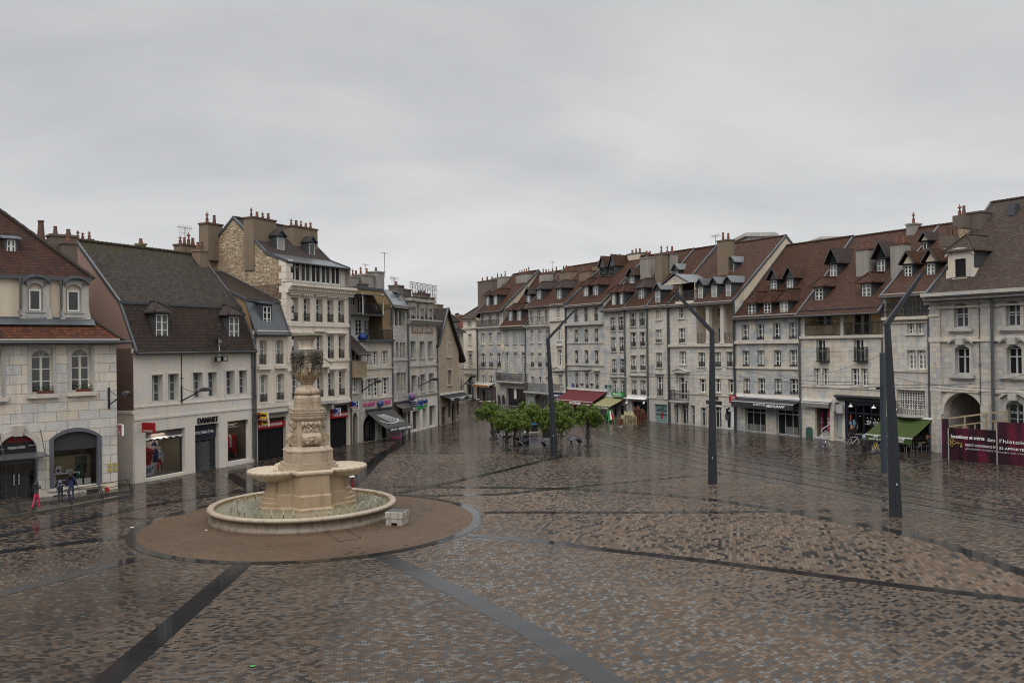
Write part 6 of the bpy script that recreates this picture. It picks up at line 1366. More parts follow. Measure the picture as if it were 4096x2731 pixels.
u0,u1,z0,z1=b.rect(1450,848,1502,1107); b.shop(u0,u1,.04,z1,cols=1,fm='grey_paint',glass='glass2',transom=.55)
u0,u1,z0,z1=b.rect(1868,862,2032,1150); u1=min(u1,L-.12); b.hole(u0,u1,.04,z1,0,.12); g=MB(); g.box(u0,u1,.05,.11,.04,z1); o=b.part(g,'cash_point_panel',plain('light_grey_panel',(.50,.51,.50),.4,var=.05)); w_=u1-u0
g=MB(); g.box(u0+.12*w_,u0+.42*w_,-.02,.06,1.0,z1*.66); b.part(g,'cash_machine',plain('machine_grey',(.06,.065,.075),.4),o); g=MB(); g.box(u0+.2*w_,u0+.36*w_,-.03,-.015,1.6,2.2); b.part(g,'screen','shopglass',o)
g=MB(); x=u0+.42*w_; g.face([(x-.22,.04,.2),(x+.2,.04,.2),(x+.27,.04,1.9),(x-.25,.04,1.9)]); g.face([(x-.12+.0,.035,z1*.83),(x+.14,.035,z1*.83),(x+.14,.035,z1*.93),(x+.02,.035,z1*.965),(x-.12,.035,z1*.93)]); b.part(g,'printed_figure','blacks',o); g=MB(); g.face([(x-.2,.042,1.9),(x+.24,.042,1.9),(x+.3,.042,z1*.74),(x+.08,.042,z1*.84),(x-.06,.042,z1*.84),(x-.22,.042,z1*.74)]); b.part(g,'printed_shirt','white',o)
g=MB(); g.box(u0+.58*w_,u0+.6*w_,.035,.05,.1,z1-.1); g.box(u0+.7*w_,u0+.95*w_,.04,.05,.35,z1*.78); b.part(g,'panel_door','white',o)
b.Zi=11; w=7.6; zr=b.uz(2200,100,w)[1]; b.prof=[(0,ze),(w,zr),(2*w,ze)]; b.dep=2*w; base(b,'stone_mix',rm='tile_red_b'); seg=(b.prof[0],b.prof[1])
for x,ys,yh,wp in ((1758,848,685,64),(1950,832,668,70),(2148,818,648,68)): b.dormer(x,ys,yh,wp,seg,'gable','zinc','slate',front='tile_dark',cols=1,rows=2,side=.14,ov=.2,pane='curtain')
for x,ys,yh,wp in ((1412,558,468,60),(2194,472,368,66)): b.dormer(x,ys,yh,wp,seg,'gable','zinc','slate',front='slate',cols=1,rows=1,side=.12,ov=.2,pane='glass2')
b.chimney(1978,2122,45,3.8,ze+2,1.1,'chim',2,'chim_d',ph=.75); b.Zi=11; antenna(b,'tall aerial with side antennas beside the loggia house chimney',1965,400,-30,3.2,0)
# pedimented roof terrace
u0=b.uz(1457,700,.3)[0]; u1=b.uz(1680,700,.3)[0]; zf=ze+.25; zt=b.uz(1580,640,.0)[1]; zp=b.uz(1462,512,-.3)[1]
g=MB(); 
for u in (u0,): g.box(u-.02,u+.3,.2,.5,zf,zt)
g.face([(u0,2.6,zf),(u1,2.6,zf),(u1,2.6,zt),(u0,2.6,zt)]); g.face([(u0,.3,zf),(u0,2.6,zf),(u0,2.6,zt),(u0,2.6,zf)]); g.face([(u1,.1,zf),(u1,4,zf),(u1,4,zt),(u1,.1,zt)]); g.box(u0-.3,u1,-.1,2.6,zf-.3,zf)
o=b.part(g,'roof_terrace','plaster'); b.winm(u1-1.6,u1-.3,zf+.3,zt-.3,cols=2,rows=3,surface=True,w=2.55,parent=o,name='terrace_door',pane='glass2'); b.rail(u0-.3,u1,zf,1.1,-.05,o,pat='x',mat='pipe',sides=1.2)
um=u0+.1; hw=b.uz(1600,650,-.4)[0]-um; hw=2.15; g=MB(); g.box(um-hw,um+hw,-.45,-.1,zt,zt+.14); g.face([(um-hw,-.4,zt+.14),(um+hw,-.4,zt+.14),(um,-.4,zt+1.05)]); b.part(g,'terrace_pediment','trim',o)
g=MB(); g.lathe([(.2,0),(.25,0),(.25,.03),(.2,.03)],18); g.build('round_moulding',M['trim'],o,loc=(um,-.42,zt+.48),rot=(PI/2,0,0))
g=MB()
for sg in (-1,1):
    A=(um+sg*(hw+.2),-.6,zt+.1); Bp=(um,-.6,zt+1.2); g.face([A,(um+sg*(hw+.2),2.9,zt+.1),(um,2.9,zt+1.2),Bp]); g.face([A,Bp,(um,-.6,zt+1.3),(um+sg*(hw+.2),-.6,zt+.22)])
b.part(g,'terrace_roof','zinc',o)
b.Zi=12; u,z=b.uz(1745,803); t_=sign_on(b,'shop_sign','black raised capital letters above the bank entrance behind the middle mast',u,-.05,z); W=b.uz(1840,820)[0]-b.uz(1650,820)[0]; text('LE',.42,M['blacks'],t_,(W*.18,0,.42),ext=.04,bold=.015); text('DOMAGNE',.5,M['blacks'],t_,(0,0,-.1),width=W,ext=.04,bold=.015); g=MB(); g.box(-W/2,W/2,-.05,.04,-.5,-.42); g.build('light_bar',M['white'],t_)
def f_red(t,p,h): panel(t,.1,.1+p,h*.28,h,'red',.14); panel(t,.1,.1+p,0,h*.24,'red',.14,name='lower_panel'); g=MB(); g.tube([(SG*.09,-.1-p*.5+p*.3*math.cos(a),h*.64+h*.2*math.sin(a)) for a in [PI*.3+i*.35 for i in range(13)]],.035,4); g.bar((SG*.09,-.1-p*.25,h*.42),(SG*.09,-.1-p*.7,h*.85),.035); g.build('emblem',M['white'],t)
blade_sign(b,'bank_sign','red projecting sign with a white emblem above the cash machine',1966,728,2019,815,1.05,f_red)
b.pipe(L-.02,0,ze-.3,-.14,.13,'gutter')
# ---- restaurant house
b=mk('four_bay_restaurant_house','four bay blue grey house with red hipped dormers over a restaurant',2946,3208,13,650,1138); L=b.len
kw=dict(cols=2,rows=3,r=.32,sill=False)
wins(b,13,((351,1260,436,1447),(531,1253,619,1446),(729,1240,819,1441),(919,1230,1016,1436)),rail=.28,railp=-.06,**kw); wins(b,14,((375,163,463,364),(564,158,652,367),(769,156,858,367),(963,153,1063,368)),rail=.2,railp=-.06,**kw); wins(b,14,((384,507,470,706),(569,509,659,711),(774,512,866,716),(968,514,1072,716)),rail=.3,railp=-.06,**kw)
for zi,x,y,h,p in ((14,720,55,.3,.25),(14,720,382,.2,.14),(14,720,728,.2,.14),(14,720,748,.12,.1)): b.Zi=zi; b.course(0,L,b.uz(x,y)[1],h,p)
b.Zi=13; ridge(b,13,1200,278,7.6); front(b,14,((410,885,666,1190),(800,905,1082,1222)),cols=3,fm='grey_paint',glass='black',transom=.82)
b.Zi=14
for (x0,x1,y0,y1) in ((425,665,1085,1185),(905,1080,1120,1212)): u0,u1,z0,z1=b.rect(x0,y0,x1,y1,.2); g=MB(); [g.box(u0+.1+i*(u1-u0-.2)/14,u0+.1+(i+.62)*(u1-u0-.2)/14,.262,.278,.15,z1) for i in range(14)]; b.part(g,'net_curtain','curtain')
base(b,'stone_blue',rm='tile_red'); seg=(b.prof[0],b.prof[1]); b.Zi=13
for x,ys,yh,wp in ((484,1130,1010,80),(673,1120,1000,80),(872,1108,985,85)): b.dormer(x,ys,yh,wp,seg,'hip','tile_red','lead',front='lead',cols=2,rows=3,side=.16,ov=.3,top=.12,h=1.15)
for x,ys,yh,wp in ((746,845,732,68),(943,826,714,72)): b.dormer(x,ys,yh,wp,seg,'gable','tile_red_b','lead',front='slate',cols=2,rows=3,side=.12,ov=.3,h=1.15)
b.Zi=14; o=b.awning(330,1110,772,1.0,.28,plain('dark_grey_canvas',(.03,.03,.032),.7),.6); ua,ub=b.uz(330,772)[0],b.uz(1110,772)[0]; za=b.uz(720,772)[1]; text('RESTAURANT',.32,M['white'],o,(ub-2.2,-1.1,za-.6),width=2.4,bold=.01); text('LE BŒUF & LE',.3,M['white'],o,((ua+ub)/2-.2,-1.1,za-.52),width=1.6); g=MB(); g.box(ua-.05,ub+.05,-.3,0,za+.1,za+.32); b.part(g,'awning_cover','white',o)
g=MB(); zz=b.uz(700,890)[1]; g.box(.15,L-.15,-.04,.01,zz,za-.1); b.part(g,'fascia_panel','slate')
b.pipe(L-.05,0,b.ze-.4,-.14,.11)
# ---- house with the long roof balcony
b=mk('balcony_bar_house','wide warm stone house with a recessed yellow attic balcony above a navy bar front',3208,3542,13,1500,1062,dep=14); L=b.len; ze=b.ze
b.Zi=13; zl=b.uz(1500,1395)[1]; zh=ze-.45; u0=b.uz(1115,1250)[0]; u1=L-.25
b.recess(u0,u1,zl,zh,1.3,'plaster_y','loggia',r=.2)
for q,c in (((1268,1140,1360,1285),1),((1370,1138,1452,1282),1),((1715,1120,1812,1385),1),((1825,1115,1912,1380),1)): a0,a1,c0,c1=b.rect(*q,1.3); b.winm(a0,a1,max(c0,zl+.03),c1,cols=1,rows=2,surface=True,w=1.28,fm='grey_paint',pane='glass' if q[0]>1600 else 'glass2',ft=.1)
g=MB(); a=b.uz(1545,1250,.05)[0]; c=b.uz(1587,1250,.05)[0]; g.box(a,c,0.,.35,zl,zh); g.box(a-.1,c+.1,-.05,.4,zh-.2,zh+.01); b.part(g,'loggia_post','trim_grey')
b.rail(u0,a-.02,zl+.02,1.15,-.02,None); b.rail(c+.02,u1,zl+.02,1.15,-.02,None); g=MB(); g.box(u0+.05,a-.05,.02,.04,zl+.12,zl+1.0); b.part(g,'reed_screen','wood'); b.course(0,L,zl-.1,.26,.22)
t_=b.thing('potted_plant','potted plant on a stand at the left end of the yellow attic balcony','plant',u0+.6,.7,zl+.02); g=MB(); g.lathe([(.0,0),(.18,0),(.24,.9),(.22,.95),(0,.95)],10); g.build('pot',M['iron'],t_); g=MB(); rr=random.Random(8)
for i in range(90): c=Vector((rr.gauss(0,.2),rr.gauss(0,.2),1.25+rr.gauss(0,.22))); g.face([c+Vector((rr.uniform(-.1,.1),rr.uniform(-.1,.1),rr.uniform(-.1,.1))) for _ in range(3)])
g.build('foliage',PL,t_)
kw=dict(cols=2,rows=2,r=.3)
b.Zi=14
for q,ql in (((1303,28,1413,300),(1278,136,1423,303)),((1773,22,1894,300),(1747,132,1906,303))):
    o=b.win(*q,cols=2,rows=2,r=.3,fm='white_paint',sill=False,pane='glass'); a0,a1,c0,c1=b.rect(*ql,-.5); g=MB(); b.rail(a0+.15,a1-.05,c0+.1,c1-c0,-.35,o,sides=.33,br=.022); g.box(a0+.1,a1,-.4,.0,c0-.02,c0+.1); b.part(g,'balcony_floor','iron',o)
wins(b,14,((1271,382,1352,604),(1376,382,1453,604),(1742,385,1838,608),(1862,385,1946,608)),cols=2,rows=3,r=.3)
b.Zi=14; b.course(0,L,b.uz(1600,628)[1],.12,.08)
u0,u1,z0,z1=b.rect(1284,842,1472,1250); b.hole(u0,u1,0,z1,0,.3); b.recess(u0,u1,0,z1,2.0,'chim_d','shop_interior',r=.3,holed=False)
b.winm(u0+1.1,u1-.05,.75,z1-.4,cols=2,rows=1,surface=True,w=1.95,fm='dark_paint',pane='black',name='entrance_door')
g=MB()
for i in range(4): g.box(u0+.02,u1-.02,.25+i*.3 if i else -.1,1.98,.02+i*.18,.2+i*.18)
b.part(g,'entrance_steps','trim_grey')
for lab,x0,x1,w_ in (('tall pink banner leaning in the left side of the stepped doorway',1332,1383,.9),('pink banner leaning at the right side of the stepped doorway',1445,1472,.5)):
    a0,a1,c0,c1=b.rect(x0,920,x1,1160,w_); t_=b.thing('banner',lab,'banner',(a0+a1)/2,w_,.75); hw=(a1-a0)/2+.05; g=MB(); g.box(-hw,hw,0,.03,0,c1-.7); g.build('sheet',plain('magenta_print',(.30,.02,.10),.5),t_)
    text('LOCAL\nÀ\nLOUER',.2,M['white'],t_,(0,-.02,(c1-.7)*.5),width=hw*1.5); g=MB(); [g.box(-hw*.7,hw*.7,-.01,0,q,q+.02) for q in (.25,.32,.85,.92)]; g.build('print_lines',M['white'],t_)
g=MB(); g.tube([(u1-.5,-.5,0.02),(u1-.5,-.5,1.0),(u1-.2,.6,1.6)],.03,6); b.part(g,'hand_rail','white')
b.awning(1150,1495,798,.35,.1,plain('grey_canvas',(.17,.16,.15),.8),.45)
u0,u1,z0,z1=b.rect(1520,925,1624,1215); b.hole(u0,u1,0,z1,0,.6); g=MB(); g.box(u0,u1,.55,.62,.3,z1); o=b.part(g,'side_door','grey_paint'); g=MB(); [g.box(u0,u1,.1+i*.25,.62,.02+i*.1,.12+i*.1) for i in range(2)]; b.part(g,'door_steps','trim_grey')
a0,a1,c0,c1=b.rect(1548,838,1632,948,-.4); t_=sign_on(b,'blank_sign','blank pale grey box sign above the narrow side door beside the navy bar',(a0+a1)/2,-.35,c0); g=MB(); g.box(-(a1-a0)/2,(a1-a0)/2,-.1,.1,0,c1-c0); g.build('box',plain('pale_grey_box',(.36,.35,.35),.5),t_); g=MB(); g.box(-(a1-a0)/2-.05,-(a1-a0)/2,-.14,.36,-.05,c1-c0+.15); g.build('frame',M['dark_paint'],t_)
t_=b.thing('cellar_hatch','low green arched cellar hatch in the wall below the grey awning','hatch',b.uz(1220,1200)[0],-.02,0); g=MB(); g.face([(-.42,0,.02),(.42,0,.02)]+[(p[0],0,p[1]) for p in arc_pts(-.42,.42,.85,.2)[::-1]]); g.build('door',plain('green_door_paint',(.04,.09,.07),.5),t_)
g=MB(); P=arc_pts(-.42,.42,.85,.2); Q=arc_pts(-.56,.56,.85,.34); [g.face([(P[i][0],-.05,P[i][1]),(P[i+1][0],-.05,P[i+1][1]),(Q[i+1][0],-.05,Q[i+1][1]),(Q[i][0],-.05,Q[i][1])]) for i in range(12)]; [g.box(*sorted((s*.42,s*.56)),-.05,.01,0,.85) for s in (-1,1)]; g.build('surround',M['trim_grey'],t_)
# navy bar front
u0=b.uz(1668,1050)[0]; u1=L-.2; zt=b.uz(1800,795)[1]; b.hole(u0,u1,0,zt,0,.25)
g=MB(); g.box(u0,u0+.3,-.06,.2,0,zt); g.box(u1-.3,u1,-.06,.2,0,zt); g.box(u0+.3,u1-.3,-.06,.2,0,.95); g.box(u0+.3,u1-.3,-.02,.2,b.uz(1800,945)[1]-.06,b.uz(1800,945)[1]+.06); g.box(u0-.0,u1,-.06,.2,zt-.35,zt)
for i in range(1,4): q=u0+.3+(u1-u0-.6)*i/4; g.box(q-.05,q+.05,-.02,.2,.95,zt-.35)
b.part(g,'bar_front','navy_paint'); b.cornice(b.uz(1572,790)[0],u1+.1,zt,.5,.55,'dark_paint','bar_cornice')
g=MB(); g.face([(u0+.3,.12,.95),(u1-.3,.12,.95),(u1-.3,.12,zt-.3),(u0+.3,.12,zt-.3)]); b.part(g,'bar_window',M['clear']); b.recess(u0,u1,.02,zt,3.2,plain('dark_bar_interior',(.035,.04,.035),.8),'bar_interior',r=.26,holed=False)
g=MB(); g.box(u0+.3,u1-.3,-.1,-.06,.80,.86); b.part(g,'timber_strip',M['wood'])
a=b.uz(1880,1070)[0]; text("L'ÉPHÉMÉRIDE",.5,M['white'],b.root,(a+1.5,.1,b.uz(1950,1070)[1]),width=2.7,ext=.004)
t_=b.thing('fairy_lights','string of tiny white lights hung across the navy bar window','fairy lights',a,.2,b.uz(1960,990)[1]); g=MB(); g.tube([(i*.38-.4,0,.18*((i-5)/5)**2-.2) for i in range(11)],.008,3); g.build('cable',M['blacks'],t_); EM=bpy.data.materials.new('tiny_bulbs'); EM.use_nodes=True; e_=EM.node_tree.nodes['Principled BSDF']; e_.inputs['Emission Color'].default_value=(1,.95,.8,1); e_.inputs['Emission Strength'].default_value=1.5
for i in range(11): g=MB(); g.lathe([(0,-.03),(.03,0),(0,.03)],6,(i*.38-.4,0,.18*((i-5)/5)**2-.2)); g.build('bulb',EM,t_)
PC=[plain('poster_tint%d'%i,c,.5,var=.5,scale=7) for i,c in enumerate(((.35,.10,.06),(.12,.25,.32),(.45,.45,.42),(.08,.16,.2),(.30,.28,.08)))]
for i,(x0,y0,x1,y1) in enumerate(((1725,962,1742,1040),(1760,1030,1788,1085),(1790,1060,1817,1100),(1760,1085,1785,1130),(1795,1105,1825,1150),(1700,1040,1722,1090),(1725,1050,1748,1105))):
    a0,a1,c0,c1=b.rect(x0,y0,x1,y1,.1); t_=b.thing('small_poster',('tall orange red poster highest on the left pane of the navy bar','blue poster second highest on the left pane of the navy bar','white poster on the right side of the navy bar left pane','dark teal poster low in the middle of the navy bar left pane','olive yellow poster lowest on the navy bar left pane','orange red poster lowest at the left edge of the navy bar','blue poster under the tall orange red one on the navy bar')[i],'poster',(a0+a1)/2,.10,c0,'posters on the navy bar window'); MB().box(-(a1-a0)/2,(a1-a0)/2,-.012,0,0,c1-c0).build('sheet',PC[i%5],t_)
for i in range(3): q=u0+.9+i*2.4; g=MB(); g.lathe([(.22,0),(.10,.14),(.03,.18),(.03,.3)],10,(q,-.35,zt-.5)); b.part(g,'gooseneck_lamp','white')
b.Zi=13; w=7.8; zr=b.uz(1900,192,w)[1]; b.prof=[(0,ze),(w,zr),(2*w,ze)]; b.dep=2*w; base(b,'stone_warm',rm='tile_red_b',co='slate',ov=.7); seg=(b.prof[0],b.prof[1])
b.dormer(1466,678,540,76,seg,'gable','tile_dark','slate',cols=2,rows=2,side=.15,ov=.35,h=1.5,front='black'); b.dormer(1294,963,820,84,seg,'hip','tile_red_b','slate',cols=2,rows=3,side=.16,ov=.35); b.dormer(1866,920,772,98,seg,'hip','tile_red_b','slate',cols=2,rows=3,side=.16,ov=.35)
b.Zi=15; b.dormer(309,808,695,70,seg,'gable','tile_dark','slate',cols=2,rows=2,side=.15,ov=.35,h=1.5,front='black')
b.Zi=13; b.chimney(1725,1878,355,3.6,ze+1.5,1.,'chim_g',2,'terra_d',ph=.7); b.Zi=15; b.chimney(387,512,545,3.0,ze+1,1.,'chim_g',2,'terra_d',ph=.75); b.chimney(540,620,352,7.6,zr-1.5,1.,'chim_g',1,ph=1.0,cowl=True)
b.pipe(L-.1,0,ze-.6,-.12,.08)
# ---- house with the green awning
b=mk('lattice_window_house','narrow stone house with a big lattice window and a green café awning',3542,3727,15,560,1010,dep=14); L=b.len; ze=b.ze
b.Zi=15; zl=b.uz(570,1245)[1]; zh=ze-.4; b.recess(.3,L-.15,zl,zh,1.3,'plaster','loggia',r=.2)
for q in ((520,1075,590,1235),(610,1035,690,1235),(705,1035,765,1200)): a0,a1,c0,c1=b.rect(*q,1.3); b.winm(a0,min(a1,L-.2),max(zl+.03,c0),min(c1,zh-.1),cols=2,rows=2,surface=True,w=1.28,fm='grey_paint',pane='curtain')
b.rail(.1,L-.1,zl+.02,1.2,-.25,None,pat='scroll'); b.course(0,L,zl-.12,.26,.35); b.course(0,L,zl-.5,.12,.12)
wins(b,15,((553,1288,617,1414),(639,1286,709,1412)),cols=2,rows=3,r=.3); wins(b,16,((600,130,686,330),(700,130,791,330)),cols=2,rows=4,r=.3,transom=.82)
b.Zi=16; b.course(0,L,b.uz(640,352)[1],.12,.1); u0,u1,z0,z1=b.rect(490,548,786,750); b.winm(u0,u1,z0,z1,cols=11,rows=8,r=.4,pane='purple',sur=.1,sill=False,fm='white_paint')
ua,ub=b.uz(480,760)[0],b.uz(797,780)[0]; zb=b.uz(640,800)[1]; g=MB(); N=10; cv=[(ua+(ub-ua)*i/N,-.15-.75*math.sin(PI*i/N)) for i in range(N+1)]
for (p,q) in zip(cv,cv[1:]): g.face([(p[0],p[1],zb),(q[0],q[1],zb),(q[0],0,zb),(p[0],0,zb)]); g.face([(p[0],p[1],zb-.2),(q[0],q[1],zb-.2),(q[0],q[1],zb),(p[0],p[1],zb)]); g.face([(p[0],p[1],zb-.2),(q[0],q[1],zb-.2),(q[0],0,zb-.45),(p[0],0,zb-.45)])
o=b.part(g,'balcony','trim_grey'); g=MB()
for (p,q) in zip(cv,cv[1:]):
    A=lambda t,z:(p[0]+(q[0]-p[0])*t,p[1]+(q[1]-p[1])*t+.03,zb+z)
    g.bar(A(0,1.1),A(1,1.1),.025); g.bar(A(0,.1),A(1,.1),.02); g.bar(A(0,0),A(0,1.1),.018); g.tube([A(.0,.75),A(.25,.4),A(.5,.3),A(.75,.4),A(1,.75)],.014,4); g.bar(A(0,.75),A(1,.75),.014); g.bar(A(.5,.1),A(.5,1.1),.012)
b.part(g,'railing','iron',o)
u0,u1,z0,z1=b.rect(470,880,850,1190); u0=max(.25,u0); zt=b.uz(620,850)[1]; b.hole(u0,u1,0,zt,0,.3); b.recess(u0,u1,.02,zt,3.,'black','cafe_interior',r=.3,holed=False)
g=MB(); g.box(u0+.1,u1-.1,.9,.96,.05,zt-.6); b.part(g,'cafe_front','shopglass'); text('jin',1.0,M['grey_paint'],b.root,(u1-1.2,.88,zt-1.2),shear=.3)
b.Zi=16; GRN=plain('green_canvas_awning',(.034,.055,.008),.75,bump=.1); o=b.awning(372,868,838,2.6,1.35,GRN,.55,frame='white'); ua,ub=b.uz(372,845)[0],b.uz(868,845)[0]; za=b.uz(620,838)[1]
text('CAFÉ\nSALON DE THÉ',.2,M['white'],o,(ua+1.1,-2.7,za-1.62),align='CENTER'); text('jin',.5,M['white'],o,((ua+ub)/2+.5,-2.7,za-1.62),shear=.3,bold=.01); text('BRASSERIE\nGLACES',.2,M['white'],o,(ub-1.1,-2.7,za-1.62))
b.Zi=15; w=7.8; zr=b.uz(800,385,w)[1]; b.prof=[(0,ze),(w,zr),(2*w,ze)]; b.dep=2*w; base(b,'stone_mix',rm='tile_red_b',ov=.45); seg=(b.prof[0],b.prof[1])
for x,ys,yh,wp in ((569,858,752,66),(787,843,732,70)): b.dormer(x,ys,yh,wp,seg,'gable','tile_red','slate',front='plaster',cols=2,rows=3,side=.14,ov=.3,h=1.1)
b.dormer(729,594,528,38,seg,'gable','tile_dark','slate',front='plaster',cols=1,rows=1,side=.12,ov=.25,h=.8,pane='glass2')
b.chimney(875,1002,475,4.6,ze+2,1.1,'rubble',3,'chim_d',pm='terra_d',ph=.9,cap=.9); b.pipe(L-.05,0,ze-.5,-.12,.1)
# ---- monumental house at the right edge
b=mk('monumental_arched_house','monumental old stone building with arched carriage entrance and a large stone dormer',3727,4230,15,1250,985,dep=16); L=b.len; ze=b.ze
for zi,q,k in ((15,(1003,1118,1139,1347),dict(pane='glass2',rows=2,transom=.62)),(15,(1503,1092,1642,1337),dict(pane='glass2',rows=2,transom=.62)),(16,(1100,88,1249,380),dict(pane='black',rows=1,transom=.68)),(16,(1638,82,1797,385),dict(pane='black',rows=1,transom=.68)),(16,(1640,668,1812,930),dict(pane='glass',rows=3,transom=.6))):
    b.Zi=zi; u0,u1,z0,z1=b.rect(*q); k=dict(k); o=b.winm(u0,u1,z0,z1,cols=2,r=.4,arch=.22,fm='grey_paint',sur=.28,surm='trim_grey',sill=False,**k)
    g=MB(); g.box(u0-.45,u1+.45,-.28,.02,z0-.32,z0-.08); g.box(u0-.35,u1+.35,-.16,.02,z0-.45,z0-.32); b.part(g,'sill','trim_grey',o); g=MB(); P=arc_pts(u0-.42,u1+.42,z1+.15,.45); Q=arc_pts(u0-.42,u1+.42,z1+.32,.5)
    for i in range(12): g.face([(P[i][0],-.3,P[i][1]),(P[i+1][0],-.3,P[i+1][1]),(Q[i+1][0],-.3,Q[i+1][1]),(Q[i][0],-.3,Q[i][1])]); g.face([(Q[i][0],-.3,Q[i][1]),(Q[i+1][0],-.3,Q[i+1][1]),(Q[i+1][0],.01,Q[i+1][1]),(Q[i][0],.01,Q[i][1])]); g.face([(P[i][0],-.3,P[i][1]),(P[i+1][0],-.3,P[i+1][1]),(P[i+1][0],.01,P[i+1][1]),(P[i][0],.01,P[i][1])])
    c=(u0+u1)/2; g.box(c-.3,c+.3,-.42,.01,z1+.1,z1+.6); b.part(g,'hood','trim_grey',o)
    if q[0]==1640 and zi==16: b.rail(u0,u1,z0,z1-z0-.3,-.02,o,step=.25,br=.02)
b.Zi=16; u0,u1,z0,z1=b.rect(983,578,1391,1100); h=(u1-u0)/2*.92; b.hole(u0,u1,0,z1,h,.8); b.recess(u0,u1,.02,z1,7,'plaster_g','carriage_entrance',r=.8,holed=False)
g=MB(); P=arc_pts(u0,u1,z1-h,h,18); Q=arc_pts(u0-.4,u1+.4,z1-h,h+.4,18)
for i in range(18): g.face([(P[i][0],-.06,P[i][1]),(P[i+1][0],-.06,P[i+1][1]),(Q[i+1][0],-.06,Q[i+1][1]),(Q[i][0],-.06,Q[i][1])]); g.face([(Q[i][0],-.06,Q[i][1]),(Q[i+1][0],-.06,Q[i+1][1]),(Q[i+1][0],0.01,Q[i+1][1]),(Q[i][0],0.01,Q[i][1])])
for q in (u0-.45,u1): g.box(q,q+.45,-.12,.01,z1-h-.3,z1-h)
b.part(g,'arch_surround','trim')
b.wall(0,L,0,ze,'stone_mid')
b.Zi=15; ua=b.uz(775,1200)[0]; ub=b.uz(876,1200)[0]; g=MB(); g.box(ua,ub,-.14,.01,0,ze-.9); 
ud,ue=b.uz(1250,1200)[0],b.uz(1405,1200)[0]; g.box(ud+.02,ue-.25,-.12,.01,0,ze-.9); b.part(g,'pilaster','stone_mid')
b.Zi=16
for zi,x,y,h,p in ((16,1000,18,.4,.2),(16,1000,540,.35,.16),(15,820,1235,.2,.2)): b.Zi=zi; b.course(-.1,L if y!=1235 else ub,b.uz(x,y)[1],h,p)
b.cornice(-.3,L,ze-.95,.9,.75,'trim_grey'); b.course(0,L,ze-1.25,.15,.2)
b.Zi=15; w=8.5; zr=b.uz(1400,152,w)[1]; b.prof=[(0,ze),(w,zr),(2*w,ze)]; b.dep=2*w; b.gable(.02,b.prof,'plaster'); b.roof(0,L,b.prof,['tile_old'],ov=.75); seg=(b.prof[0],b.prof[1])
d=b.dormer(1078,858,688,104,seg,'hip','tile_old','lead',front='trim_grey',cols=1,rows=1,fm='iron',side=.6,ov=.3,pane='black',top=.65,h=1.35); d['label']='large stone dormer with a dark open window'
u,w_,z=b.onroof(1078,858,seg); g=MB(); wu=(b.uz(1130,770,w_)[0]-b.uz(1025,770,w_)[0])/2; zt=b.uz(1078,688,w_)[1]
for sg in (-1,1): g.box(*sorted((u+sg*wu,u+sg*(wu+.6))),w_-.16,w_-.01,z-1.4,zt+.7); g.loft([([(u+sg*(wu+.6)-.3,w_-.25),(u+sg*(wu+.6)+.35,w_-.25),(u+sg*(wu+.6)+.35,w_+1),(u+sg*(wu+.6)-.3,w_+1)],z-1.4),([(u+sg*(wu+.6)-.1,w_-.2),(u+sg*(wu+.6)+.05,w_-.2),(u+sg*(wu+.6)+.05,w_+.5),(u+sg*(wu+.6)-.1,w_+.5)],z+.6)])
g.box(u-wu,u+wu,w_-.16,w_-.01,z-1.4,z-.05); g.box(u-wu-.2,u+wu+.2,w_-.3,w_,z-.3,z-.12); g.box(u-wu-1.1,u+wu+1.1,w_-.3,w_+.2,z-1.6,z-1.3)
P=arc_pts(u-wu-.8,u+wu+.8,zt+.45,.45); [g.face([(P[i][0],w_-.28,P[i][1]),(P[i+1][0],w_-.28,P[i+1][1]),(P[i+1][0],w_-.28,P[i+1][1]-.25),(P[i][0],w_-.28,P[i][1]-.25)]) for i in range(12)]; g.box(u-wu,u+wu,w_-.16,w_-.01,zt,zt+.65); b.part(g,'dormer_stonework','trim',d)
b.chimney(1000,1082,275,5.2,ze+2,1.1,'rubble',2,'chim_d',ph=.9,cowl=True,cap=1.1); b.chimney(1090,1265,248,6.6,ze+3,1.6,'chim_d',0,'chim_d'); 
u,w_,z=b.onroof(1575,262,seg); g=MB(); g.xprism([(w_-.3,z-.1),(w_+.5,z+.6),(w_+.45,z+.95),(w_-.3,z+.85)],u-.3,u+.3); b.part(g,'roof_vent','lead')
b.pipe(b.uz(1390,1200)[0],0,ze-.9,-.3,.13,'pipe'); b.pipe(b.uz(1258,1200)[0],4,ze-1,-.16,.03,'gutter')
# stone block roofs of a building behind the right row
def far_box(name,label,zi,x0,x1,yt,yb,y,m,roofm=None):
    a=atd(*Z(zi,x0,yb),y); c=atd(*Z(zi,x1,yb),y); zt=atd(*Z(zi,(x0+x1)/2,yt),y).z; t=empty(name,(a.x,y,0),0,label,'building'); w=c.x-a.x
    g=MB(); g.box(0,w,0,9,0,zt-.5); g.build('wall',M[m],t); g=MB(); g.box(-.4,w+.4,-.4,9.4,zt-.5,zt-.22); g.box(-.2,w+.2,-.2,9.2,zt-.22,zt); g.build('cornice',M['trim_grey'],t); return t
far_box('stone_tower_block','square pale stone block with a moulded cornice rising behind the loggia house ridge',13,425,750,150,260,108,'stone_warm')
far_box('stone_tower_block','low pale stone block with a cornice just showing over the balcony house ridge',13,1330,1640,200,260,96,'stone_warm')
